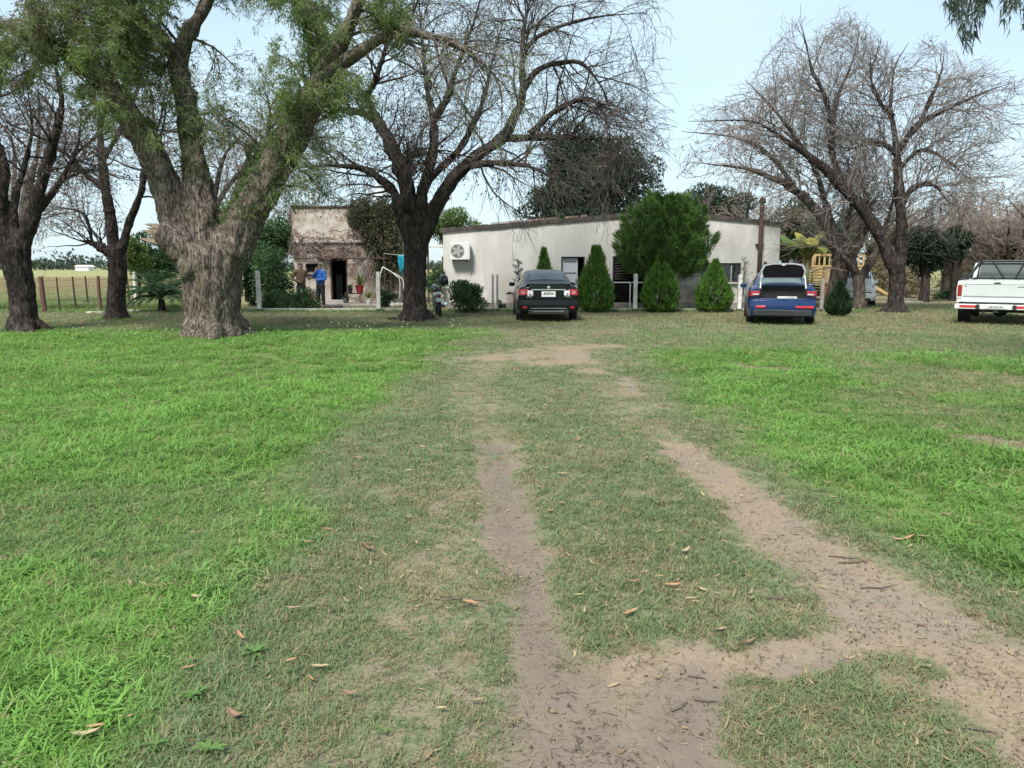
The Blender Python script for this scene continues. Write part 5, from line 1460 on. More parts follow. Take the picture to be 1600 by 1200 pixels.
def plank(name, label, px, py, ln, w, h, rz, m, cat='plank'):
    g = G(px, py); o = MB().box((0, 0, h / 2), (ln, w, h)).build(name, m, bevel=.008); o.location = (g.x, g.y, .0); o.rotation_euler = (0, .01, rz); return tag(o, label, cat)
plank('plank', 'pale plank lying in the grass left of the stubby-limbed tree', 149, 490, .55, .14, .07, .1, M_WHITE_OLD)
plank('plank', 'pale plank lying at the right foot of the stubby-limbed tree', 209, 487, .5, .13, .06, -.05, M_WHITE_OLD)
plank('plank', 'pale slab on the ground right of the low-forked tree', 1424, 472.5, .9, .4, .07, .1, M_KERB)

# ---------------------------------------------------------------- vehicles
M_TYRE = mat('tyre_rubber', (0.018, 0.018, 0.018), (0.026, 0.025, 0.024), scale=12, rough=.85)
M_RIM = mat('rim_alloy', (0.45, 0.45, 0.46), rough=.35, metal=.8)
M_CHROME = mat('chrome', (0.75, 0.76, 0.78), (0.7, 0.71, 0.73), rough=.12, metal=1)
M_PLASTIC = mat('black_plastic', (0.018, 0.018, 0.019), rough=.6)
M_RED = mat('tail_lamp_red', (0.30, 0.012, 0.018), (0.22, 0.008, 0.012), scale=20, rough=.15, coat=.6)
M_REDREFL = mat('reflector_red', (0.55, 0.03, 0.04), (0.45, 0.02, 0.03), scale=20, rough=.25, coat=.5)
M_LAMPCLEAR = mat('tail_lamp_clear', (0.62, 0.58, 0.58), rough=.15, coat=.6)
M_PLATE = mat('plate_white', (0.66, 0.67, 0.66), rough=.4)
M_CARGLASS = glass_mat('car_glass', (0.022, 0.032, 0.038), .04)
M_CARGLASS_LT = glass_mat('car_glass_pale', (0.10, 0.14, 0.145), .05)

def wheel(root, x, y, r=.32, w=.2, side=1):
    t = MB(); t.lathe([(r * .66, -w / 2), (r * .93, -w / 2), (r, -w * .36), (r, w * .36), (r * .93, w / 2), (r * .66, w / 2)], 22, axis='X')
    t = t.build('wheel', M_TYRE, root, smooth=False, angle=40); t.location = (x, y, r)
    m = MB(); m.lathe([(r * .66, -w * .3), (r * .66, w * .42), (r * .58, w * .44), (r * .56, w * .2)], 18, axis='X'); m2 = m
    for k in range(5):
        a = k * 1.2566; m.box((w * .33, math.cos(a) * r * .33, math.sin(a) * r * .33), (w * .12, r * .16, r * .56), rot=(a - math.pi / 2, 0, 0))
    m.lathe([(.001, w * .40), (r * .16, w * .38), (r * .16, w * .2)], 12, axis='X')
    o = m.build('rim', M_RIM, t); 
    if side < 0: o.rotation_euler = (0, 0, math.pi)
    return t

def ring(W, zb, zs, Wt, zr, crown=.02, wl=None):
    wl = wl or W
    h = [(0, zb), (W * .80, zb), (W * .95, zb + .05), (wl, zb + (zs - zb) * .45), (W * .985, zs - .10), (W * .94, zs), (Wt, zr - .05), (Wt * .86, zr - .012), (Wt * .45, zr + crown * .7), (0, zr + crown)]
    return h
def full(h, y):
    R = [(x, y, z) for x, z in h]; L_ = [(-x, y, z) for x, z in h[1:-1]][::-1]
    return R + L_
def smooth_st(sts, n=5):
    """catmull over the stations' parameters"""
    A = np.array([[y] + [v for p in h for v in p] for y, h in sts]); out = []
    for i in range(len(A) - 1):
        p0 = A[max(i - 1, 0)]; p1 = A[i]; p2 = A[i + 1]; p3 = A[min(i + 2, len(A) - 1)]
        for k in range(n):
            t = k / n; m1 = (p2 - p0) * .35; m2 = (p3 - p1) * .35
            q = (2 * t ** 3 - 3 * t ** 2 + 1) * p1 + (t ** 3 - 2 * t ** 2 + t) * m1 + (-2 * t ** 3 + 3 * t ** 2) * p2 + (t ** 3 - t ** 2) * m2
            out.append(q)
    out.append(A[-1])
    return [(q[0], [(q[1 + 2 * k], q[2 + 2 * k]) for k in range((len(q) - 1) // 2)]) for q in out]
def body_shell(root, sts, m, name='body', capmat=None, n=4):
    ss = smooth_st(sts, n)
    mb = MB(); mb.loft([full(h, y) for y, h in ss], closed=True, caps=True)
    return mb.build(name, m, root, angle=50), ss
def at_y(ss, y):
    ys = [s[0] for s in ss]
    i = max(0, min(len(ss) - 2, int(np.searchsorted(ys, y)) - 1)); t = (y - ys[i]) / (ys[i + 1] - ys[i])
    return [(a[0] * (1 - t) + b[0] * t, a[1] * (1 - t) + b[1] * t) for a, b in zip(ss[i][1], ss[i + 1][1])]
def glass_cross(root, ss, ya, yb, name, m, fa=.86, fb=.86, off=.006, dirn=-1, thick=.02):
    """window across the car between stations ya and yb, following the body's own curve"""
    rows = []
    for k in range(5):
        t = k / 4; y = ya + (yb - ya) * t; h = at_y(ss, y); row = []
        f = fa + (fb - fa) * t
        xs_ = [p[0] for p in h[5:]][::-1]; zs_ = [p[1] for p in h[5:]][::-1]
        Wm = h[6][0] * f
        for j in range(9):
            x = -Wm + 2 * Wm * j / 8; z = float(np.interp(abs(x), xs_, zs_))
            row.append((x, y + dirn * off * .6, z + off))
        rows.append(row)
    mb = MB(); vs_ = [p for r in rows for p in r]; fs = []
    for i in range(4):
        for j in range(8): fs.append((i * 9 + j, i * 9 + j + 1, i * 9 + j + 10, i * 9 + j + 9))
    mb.add(vs_, fs)
    return mb.build(name, m, root, smooth=True)
def glass_side(root, ss, ya, yb, name, m, s, lo=.10, hi=.88, off=.006, slant_a=0, slant_b=0):
    rows = []
    for k in range(6):
        t = k / 5
        col = []
        for fz in (lo, (lo + hi) / 2, hi):
            y = ya + (yb - ya) * t + (slant_a * (1 - t) + slant_b * t) * (fz - lo) / (hi - lo)
            h = at_y(ss, y); a, b = h[5], h[6]
            col.append((s * (a[0] + (b[0] - a[0]) * fz + off), y, a[1] + (b[1] - a[1]) * fz + off * .3))
        rows.append(col)
    vs_ = [p for c in rows for p in c]; fs = [(i * 3 + j, i * 3 + j + 1, i * 3 + j + 4, i * 3 + j + 3) for i in range(5) for j in range(2)]
    return MB().add(vs_, fs).build(name, m, root, smooth=True)

def lamp(root, s, x0, x1, z0, z1, y, depth, m, name, slope=0.0, wrap=.12, top_in=0.0):
    """tail lamp wrapping round the corner; x from inner to outer"""
    pts = []
    for (x, yy) in ((x0, y), ((x0 + x1) / 2, y - .006), (x1 - .05, y + .01), (x1, y + wrap * .4), (x1 + .012, y + wrap)):
        pts.append((x, yy))
    vs_, fs = [], []
    for i, (x, yy) in enumerate(pts):
        t = i / (len(pts) - 1)
        vs_ += [(s * x, yy, z0 + slope * (1 - t)), (s * (x - top_in), yy + .012, z1)]
    n = len(vs_)
    for i in range(len(pts) - 1): fs.append((2 * i, 2 * i + 2, 2 * i + 3, 2 * i + 1))
    vs_ += [(v[0] - s * .03 * (k // 2 >= 3), v[1] + depth * (k // 2 < 4), v[2]) for k, v in enumerate(vs_[:n])]
    for i in range(len(pts) - 1): fs.append((n + 2 * i, n + 2 * i + 1, n + 2 * i + 3, n + 2 * i + 2)); fs.append((2 * i + 1, 2 * i + 3, n + 2 * i + 3, n + 2 * i + 1)); fs.append((2 * i, n + 2 * i, n + 2 * i + 2, 2 * i + 2))
    return MB().add(vs_, fs).build(name, m, root)

def plate(root, c, w=.34, h=.14, m=None, rotx=0.0):
    o = MB().box((0, 0, 0), (w, .012, h)).build('licence_plate', M_PLATE, root, bevel=.004); o.location = c; o.rotation_euler = (rotx, 0, 0)
    return o
def mirrors(root, ss, y, W, z, m):
    for s in (-1, 1):
        MB().box((s * (W + .10), y, z), (.18, .10, .12), rot=(0, 0, -s * .15)).build('mirror', m, root, bevel=.025)
def wheels4(root, W, ya, yb, r, w=.2):
    for s in (-1, 1):
        for y in (ya, yb):
            MB().lathe([(.001, s * (W + .004)), (r * 1.13, s * (W + .004)), (r * 1.13, s * (W - .12))], 22, (0, y, r * 1.02), axis='X').build('wheel_arch', M_PLASTIC, root)
            wheel(root, s * (W - w * .5 + .016), y, r, w, s)

# black sedan -------------------------------------------------
def black_sedan():
    rz = math.radians(1.5); Y = 21.9
    root = thing('parked_car', 'black sedan parked tail-on in front of the long house', 'car', ((857 - 800) / FPX * 22.0 / 1.0075, Y, 0), rz)
    m = mat('paint_black_green', (0.006, 0.008, 0.009), (0.008, 0.010, 0.011), scale=2, rough=.25, coat=.25, spec=.15)
    sts = [(.04, ring(.80, .34, .96, .58, 1.04, .01)), (.12, ring(.855, .30, .98, .64, 1.085, .012)), (.34, ring(.872, .26, 1.0, .66, 1.10, .018)), (.58, ring(.878, .22, 1.0, .68, 1.12, .02)),
           (1.0, ring(.88, .2, .98, .60, 1.33, .02)), (1.42, ring(.88, .2, .965, .575, 1.455, .02)), (2.3, ring(.88, .2, .95, .58, 1.475, .02)), (2.75, ring(.88, .2, .95, .60, 1.40, .02)), (3.5, ring(.875, .2, .96, .70, 1.06, .02)), (4.1, ring(.85, .22, .86, .66, .93, .02)), (4.42, ring(.76, .28, .68, .55, .76, .01))]
    body, ss = body_shell(root, sts, m)
    glass_cross(root, ss, .70, 1.34, 'rear_window', M_CARGLASS, .93, .90)
    glass_cross(root, ss, 3.36, 2.78, 'windscreen', M_CARGLASS, .9, .9, dirn=1)
    for s in (-1, 1):
        glass_side(root, ss, 1.22, 1.95, 'side_window', M_CARGLASS, s, slant_a=.15); glass_side(root, ss, 2.0, 2.85, 'side_window', M_CARGLASS, s, slant_b=-.18)
        MB().box((s * .885, 2.0, .62), (.012, .012, .62)).build('door_seam', M_PLASTIC, root)
        MB().box((s * .892, 1.75, .86), (.03, .16, .03)).build('door_handle', M_CHROME, root, bevel=.006)
    # bumper
    mb = MB(); R = []
    for x, y in ((-.87, .50), (-.885, .22), (-.84, .03), (-.66, -.04), (0, -.07), (.66, -.04), (.84, .03), (.885, .22), (.87, .50)):
        R.append([(x * .96, y + .05, .28), (x, y, .36), (x, y - .005, .52), (x * .995, y + .012, .64), (x * .97, y + .07, .66), (x * .9, y + .12, .30)])
    mb.loft(R, closed=True, caps=True); mb.build('rear_bumper', m, root, angle=45)
    MB().box((0, .01, .30), (1.15, .12, .14)).build('bumper_valance', M_PLASTIC, root, bevel=.02)
    MB().box((0, -.072, .405), (1.02, .008, .018)).build('bumper_trim', mat('trim_grey', (0.32, 0.33, 0.34), rough=.3, metal=.6), root)
    MB().box((0, -.058, .325), (.86, .008, .022)).build('bumper_trim', MATS['trim_grey'], root)
    for s in (-1, 1):
        MB().box((s * .68, -.042, .425), (.13, .012, .06), rot=(0, 0, s * .12)).build('reflector', M_RED, root, bevel=.008)
        lamp(root, s, .56, .862, .755, .94, .004, .06, M_RED, 'tail_lamp', slope=.03, wrap=.26)
        MB().lathe([(.001, -.012), (.045, -.008), (.05, .01)], 14, (s * .72, .0, .845), axis='Y').build('lamp_lens', mat('lamp_pink', (0.5, 0.2, 0.2), rough=.2), root)
        lamp(root, s, .44, .585, .75, .905, -.012, .06, M_LAMPCLEAR, 'reversing_lamp', slope=.02, wrap=.01)
        MB().lathe([(.001, -.03), (.032, -.026), (.036, .0)], 12, (s * .53, .0, .82), axis='Y').build('lamp_lens', M_CHROME, root)
        MB().box((s * .54, .022, .725), (.16, .01, .02), rot=(0, s * .1, 0)).build('badge', M_CHROME, root)
    # boot lid panel with its lip
    mb = MB(); mb.prism([(-.56, .66), (.56, .66), (.60, .92), (.56, 1.02), (-.56, 1.02), (-.60, .92)], .018, .09); mb.build('boot_lid', m, root, bevel=.012)
    MB().box((0, .0, .925), (.98, .03, .038)).build('lid_trim', M_CHROME, root, bevel=.008)
    mb = MB(); mb.prism([(-.68, 1.055), (.68, 1.055), (.60, 1.095), (-.60, 1.095)], .06, .17); mb.build('lip_spoiler', m, root, bevel=.01)
    MB().lathe([(.001, .005), (.045, .006), (.05, .02)], 16, (0, .0, .99), axis='Y').build('emblem', M_CHROME, root)
    p = plate(root, (0, .008, .80), .40, .155)
    MB().box((0, -.0075, .0), (.36, .004, .008)).build('plate_line', M_PLASTIC, p)
    for k in range(6): MB().box((-.115 + k * .046, -.008, .022), (.026, .004, .07 - .012 * (k % 2))).build('plate_character', M_PLASTIC, p)
    wheels4(root, .88, .98, 3.55, .32)
    mirrors(root, ss, 3.0, .86, 1.02, m)
    MB().tube([(.52, .02, .26), (.52, .3, .26)], .03, 8).build('exhaust', M_CHROME, root)
    # paper sign/shade inside the rear window's upper right
    MB().box((.29, 1.18, 1.37), (.34, .004, .10), rot=(-.9, 0, 0)).build('window_sticker', M_PLATE, root)
black_sedan()

# blue sedan with its boot open --------------------------------
def blue_sedan():
    root = thing('parked_car', 'blue sedan with its boot lid raised, beside a white post', 'car', ((1223 - 800) / FPX * 20.8 / 1.0075, 20.75, 0), math.radians(-15.5))
    m = mat('paint_blue', (0.008, 0.025, 0.092), (0.009, 0.028, 0.10), scale=2, rough=.25, coat=.5, spec=.3)
    sts = [(.74, ring(.885, .22, 1.0, .66, 1.05, .01)), (.80, ring(.885, .22, 1.0, .66, 1.09, .02)), (1.15, ring(.885, .2, .98, .61, 1.28, .02)), (1.6, ring(.885, .2, .965, .575, 1.40, .02)), (2.35, ring(.885, .2, .95, .58, 1.43, .02)), (2.8, ring(.885, .2, .95, .60, 1.36, .02)), (3.5, ring(.875, .2, .95, .70, 1.04, .02)), (4.1, ring(.85, .22, .86, .66, .92, .02)), (4.4, ring(.76, .28, .68, .55, .76, .01))]
    body, ss = body_shell(root, sts, m)
    glass_cross(root, ss, .83, 1.52, 'rear_window', M_CARGLASS_LT, .93, .90)
    glass_cross(root, ss, 3.36, 2.82, 'windscreen', M_CARGLASS, .9, .9, dirn=1)
    for s in (-1, 1):
        glass_side(root, ss, 1.40, 2.0, 'side_window', M_CARGLASS, s, slant_a=.15); glass_side(root, ss, 2.05, 2.9, 'side_window', M_CARGLASS, s, slant_b=-.18)
        MB().box((s * .89, 2.02, .62), (.012, .012, .62)).build('door_seam', M_PLASTIC, root)
        MB().box((s * .897, 1.8, .84), (.03, .16, .03)).build('door_handle', M_CHROME, root, bevel=.006)
        # rear quarter: outer skin from bumper to window base
        mb = MB(); R = []
        for y, W, zt, wi in ((.05, .80, .98, .60), (.14, .865, 1.01, .60), (.40, .882, 1.03, .62), (.74, .885, 1.05, .62)):
            R.append([(s * wi, y, .50), (s * W, y, .50), (s * (W + .004), y, .72), (s * W * .985, y, .9), (s * W * .94, y, zt - .03), (s * W * .86, y, zt), (s * wi, y, zt), (s * wi, y, .75)])
        mb.loft(R, closed=True, caps=True); mb.build('rear_quarter', m, root, angle=45)
        lamp(root, s, .60, .872, .76, .93, .0, .06, M_RED, 'tail_lamp', slope=.05, wrap=.28)
        MB().box((s * .70, -.01, .835), (.15, .02, .03), rot=(0, 0, 0)).build('lamp_lens', M_LAMPCLEAR, root)
        MB().tube([(s * .585, .14, .98), (s * .56, .42, 1.36)], [.020, .016], 6).build('gas_strut', M_WHITE_OLD, root)
    mb = MB(); R = []
    for x, y in ((-.87, .74), (-.888, .24), (-.84, .02), (-.66, -.05), (0, -.08), (.66, -.05), (.84, .02), (.888, .24), (.87, .74)):
        R.append([(x * .96, y + .05, .24), (x, y, .36), (x, y - .008, .55), (x * .995, y + .012, .66), (x * .97, y + .08, .69), (x * .9, y + .14, .30)])
    mb.loft(R, closed=True, caps=True); mb.build('rear_bumper', m, root, angle=45)
    MB().box((0, -.03, .34), (1.5, .14, .16)).build('bumper_valance', M_PLASTIC, root, bevel=.02)
    MB().box((-.30, -.11, .415), (.75, .012, .015)).build('bumper_trim', M_CHROME, root)
    for s in (-1, 1):
        MB().box((s * .56, -.075, .50), (.46 if s > 0 else .26, .016, .06), rot=(0, 0, s * .07)).build('reflector', M_REDREFL, root, bevel=.008)
        MB().box((s * .56, -.04, .30), (.22, .05, .06)).build('exhaust', M_CHROME, root, bevel=.015)
    # boot well
    mb = MB()
    mb.box((0, .40, .54), (1.2, .64, .03)); mb.box((0, .722, .79), (1.24, .03, .54))
    for s in (-1, 1): mb.box((s * .592, .40, .76), (.012, .64, .46))
    mb.build('boot_well', M_DARK_IN, root)
    MB().box((0, .06, .70), (1.2, .10, .05)).build('boot_sill', m, root, bevel=.015)
    b = MB().box((.12, .26, .62), (.50, .28, .12)).build('parcel', M_WHITE_OLD, bevel=.01); b.name = 'parcel'
    b.matrix_world = Matrix.LocRotScale(root.location, root.rotation_euler, None) @ Matrix.Translation((0, -.02, .09)); tag(b, 'pale flat box lying in the open boot of the blue car', 'box')
    # raised lid: black lining, pale edge with its reflection painted in, blue skin
    pl = [(-.56, 0), (.56, 0), (.60, .20), (.52, .37), (.30, .415), (-.30, .415), (-.52, .37), (-.60, .20)]
    def lidm(sx, y0, y1, grow, m_, nm, par, bev=.01):
        mb = MB(); c = .2; mb.prism([(x * sx, c + (z - c) * grow) for x, z in pl], y0, y1); o = mb.build(nm, m_, par, bevel=bev); return o
    L0 = lidm(1.0, .02, .075, 1.0, m, 'boot_lid', root, .015); L0.location = (0, .40, 1.25); L0.rotation_euler = (.16, 0, 0)
    lidm(.985, .006, .019, .985, mat('lid_edge_reflection', (0.42, 0.44, 0.45), rough=.4), 'lid_rim_reflection', L0)
    lidm(.90, -.006, .005, .86, mat('lining_black', (0.008, 0.008, 0.009), rough=.9, spec=.1), 'lid_lining', L0)
    MB().box((0, -.012, .375), (.09, .02, .035)).build('lid_latch', M_WHITE_OLD, L0)
    wheels4(root, .885, .98, 3.5, .33, .22)
    mirrors(root, ss, 3.0, .87, 1.0, m)
blue_sedan()

# white hatchback far behind the trees --------------------------
def white_car():
    root = thing('parked_car', 'pale car parked behind the bare trees near the play tower', 'car', ((1335 - 800) / FPX * 30.6 / 1.0075, 30.6, 0), math.radians(-22))
    m = mat('paint_white', (0.55, 0.57, 0.56), (0.5, 0.52, 0.51), scale=2, rough=.25, coat=.8)
    W = .80
    sts = [(.04, ring(.74, .3, .86, .60, 1.0, .01)), (.12, ring(.79, .26, .90, .62, 1.10, .02)), (.30, ring(.80, .22, .92, .62, 1.28, .02)), (.55, ring(.80, .2, .92, .60, 1.38, .02)), (1.6, ring(.80, .2, .92, .58, 1.42, .02)), (2.3, ring(.80, .2, .92, .60, 1.36, .02)), (3.0, ring(.80, .2, .92, .64, 1.02, .02)), (3.5, ring(.78, .22, .82, .6, .90, .02)), (3.8, ring(.70, .28, .66, .5, .74, .01))]
    b, ss = body_shell(root, sts, m)
    glass_cross(root, ss, .14, .44, 'rear_window', M_CARGLASS, .95, .9); glass_cross(root, ss, 2.9, 2.35, 'windscreen', M_CARGLASS, .9, .9, dirn=1)
    for s in (-1, 1):
        glass_side(root, ss, .75, 1.3, 'side_window', M_CARGLASS, s, slant_a=.1); glass_side(root, ss, 1.35, 2.3, 'side_window', M_CARGLASS, s, slant_b=-.18)
        lamp(root, s, .60, .77, .78, .92, .04, .05, M_RED, 'tail_lamp', wrap=.2)
    mb = MB(); R = []
    for x, y in ((-.79, .45), (-.81, .2), (-.74, .02), (0, -.05), (.74, .02), (.81, .2), (.79, .45)):
        R.append([(x * .96, y + .04, .26), (x, y, .34), (x, y, .52), (x * .98, y + .05, .58), (x * .9, y + .1, .3)])
    mb.loft(R, closed=True, caps=True); mb.build('rear_bumper', m, root, angle=45)
    MB().box((0, .012, .585), (1.3, .03, .02)).build('bumper_seam', M_PLASTIC, root)
    MB().box((0, -.01, .30), (1.2, .08, .10)).build('bumper_valance', M_PLASTIC, root)
    MB().box((.0, .02, .90), (.16, .02, .04)).build('emblem', M_CHROME, root); plate(root, (0, .0, .70), .36, .12)
    wheels4(root, W, .75, 3.05, .29, .18); mirrors(root, ss, 2.5, .78, .96, m)
white_car()

# white pickup --------------------------------------------------
def pickup():
    th = math.radians(-35)
    xl = Vector(((1494.5 - 800) / FPX * 21.3 / 1.0075, 21.3, 0))
    ctr = xl + Vector((math.cos(th), math.sin(th), 0)) * .97
    root = thing('pickup_truck', 'old white pickup truck with black roll bar and red tail lamps', 'pickup truck', ctr, th)
    m = mat('paint_white_old', (0.60, 0.64, 0.61), (0.54, 0.58, 0.55), scale=2, rough=.35, coat=.3)
    m2 = mat('paint_panel_grey', (0.50, 0.55, 0.525), (0.46, 0.51, 0.485), scale=2, rough=.4)
    L_, W = 2.25, .95
    z0, z1 = .60, 1.20
    for s in (-1, 1):
        mb = MB(); prof = [(s * (W - .12), .62), (s * (W - .02), .60), (s * W, .74), (s * (W + .012), .92), (s * W, 1.10), (s * (W - .02), 1.19), (s * (W - .12), 1.21), (s * (W - .14), 1.1)]
        R = [[(x, y, z) for x, z in prof] for y in (.0, .04, L_)]
        mb.loft(R, closed=True, caps=True); mb.build('bed_side', m, root, angle=40)
        MB().box((s * (W - .065), -.012, .93), (.10, .03, .30)).build('tail_lamp', M_REDREFL if False else M_RED, root, bevel=.008)
        MB().box((s * (W - .065), -.004, .735), (.10, .02, .06)).build('reversing_lamp', M_LAMPCLEAR, root)
        MB().box((s * (W - .085), .95, 1.235), (.10, 1.7, .045)).build('bed_rail', M_PLASTIC, root, bevel=.01)
    tg = MB().box((0, .0, .905), (1.66, .06, .575)).build('tailgate', m, root, bevel=.012)
    MB().box((0, -.033, .93), (1.58, .012, .30)).build('tailgate_panel', m2, tg, bevel=.006)
    for z in (1.10, .765): MB().box((0, -.034, z), (1.60, .012, .014)).build('tailgate_crease', mat('crease_grey', (0.28, 0.31, 0.29)), tg)
    MB().box((-.02, -.036, 1.135), (.15, .02, .035)).build('tailgate_handle', M_PLASTIC, tg)
    MB().box((.55, -.0405, 1.035), (.22, .004, .022)).build('badge', mat('badge_grey', (0.12, 0.13, 0.13)), tg)
    MB().box((-.75, -.0405, 1.045), (.06, .004, .02)).build('badge', MATS['badge_grey'], tg)
    MB().box((0, .0, 1.207), (1.6, .07, .02)).build('tailgate_top', m, tg)
    MB().box((0, L_ / 2, .68), (1.68, L_ - .1, .05)).build('bed_floor', M_PLASTIC, root)
    MB().box((0, L_ - .02, .95), (1.68, .05, .56)).build('bed_front', m, root)
    bp_ = MB().box((0, -.10, .50), (1.94, .12, .135)).build('rear_bumper', m, root, bevel=.015)
    for s in (-1, 1): MB().box((s * .62, -.164, .505), (.46, .006, .065)).build('reflector_strip', M_REDREFL, bp_)
    MB().box((0, -.01, .595), (1.6, .05, .03)).build('bumper_gap', M_PLASTIC, root)
    p = plate(root, (0, -.166, .505), .50, .085)
    for k in range(7): MB().box((-.15 + k * .05, -.008, 0), (.028, .004, .04 + .012 * (k % 2))).build('plate_character', mat('badge_grey', (0.12, 0.13, 0.13)), p)
    # chassis
    mb = MB()
    for s in (-1, 1): mb.box((s * .42, 1.9, .50), (.09, 4.2, .12))
    mb.box((0, 1.05, .36), (1.5, .11, .11)); mb.sphere((.05, 1.05, .36), (.19, .19, .17)); mb.box((0, -.05, .40), (.12, .14, .1)); mb.tube([(.05, .2, .34), (.05, 1.0, .36)], .035, 6)
    mb.build('chassis', M_PLASTIC, root, weld=False)
    MB().tube([(-.28, -.03, .42), (-.28, -.09, .33)], .035, 6).build('tow_hook', M_RUST, root)
    # cab
    def cr(y, zs, Wt, zr): return (y, ring(.95, .5, zs, Wt, zr, .02))
    sts = [cr(2.28, 1.18, .74, 1.66), cr(2.36, 1.18, .745, 1.71), cr(2.9, 1.18, .75, 1.74), cr(3.35, 1.18, .75, 1.70), (3.9, ring(.95, .5, 1.12, .82, 1.20, .02)), (4.9, ring(.94, .5, 1.05, .8, 1.12, .02)), (5.05, ring(.92, .52, 1.0, .78, 1.05, .02))]
    b, ss = body_shell(root, sts, m, 'cab')
    rw = MB(); rw.prism([(-.62, 1.235), (.62, 1.235), (.59, 1.60), (.55, 1.635), (-.55, 1.635), (-.59, 1.60)], 2.262, 2.274); rwo = rw.build('rear_window', glass_mat('pickup_glass', (0.12, 0.14, 0.135), .04), root)
    rs = MB()
    seal = [(-.655, 1.20), (.655, 1.20), (.62, 1.62), (.57, 1.67), (-.57, 1.67), (-.62, 1.62)]
    for a, b_ in zip(seal, seal[1:] + seal[:1]): rs.bar((a[0], 2.262, a[1]), (b_[0], 2.262, b_[1]), .04)
    rs.build('window_seal', M_PLASTIC, rwo)
    glass_cross(root, ss, 3.82, 3.42, 'windscreen', M_CARGLASS, .9, .9, dirn=1)
    for s in (-1, 1): glass_side(root, ss, 2.55, 3.4, 'side_window', M_CARGLASS, s, slant_b=-.1)
    # roll bar
    mb = MB(); yb_ = 1.95
    hoop = [(-.80, yb_, 1.22), (-.76, yb_, 1.42), (-.62, yb_, 1.66), (-.52, yb_, 1.73), (.52, yb_, 1.73), (.62, yb_, 1.66), (.76, yb_, 1.42), (.80, yb_, 1.22)]
    mb.tube(hoop, .038, 8); mb.build('roll_bar', M_PLASTIC, root)
    for s in (-1, 1):
        MB().tube([(s * .62, yb_, 1.66), (s * .80, .95, 1.24)], .032, 8).build('roll_bar_stay', M_PLASTIC, root)
    MB().tube([(-.28, yb_, 1.72), (.02, yb_, 1.24)], .025, 6).build('roll_bar_brace', M_PLASTIC, root); MB().tube([(.5, yb_, 1.72), (.30, yb_, 1.24)], .025, 6).build('roll_bar_brace', M_PLASTIC, root)
    MB().box((0, yb_ + .05, 1.23), (1.5, .05, .05)).build('headboard', M_PLASTIC, root)
    for s in (-1, 1):
        MB().lathe([(.001, s * .945), (.44, s * .945), (.44, s * .80)], 20, (0, 1.05, .46), axis='X').build('wheel_arch', M_PLASTIC, root)
        for y in (1.05, 4.15): wheel(root, s * .80, y, .385, .28, s)
        MB().box((s * 1.08, 3.5, 1.25), (.2, .06, .26)).build('mirror', M_PLASTIC, root, bevel=.02)
pickup()

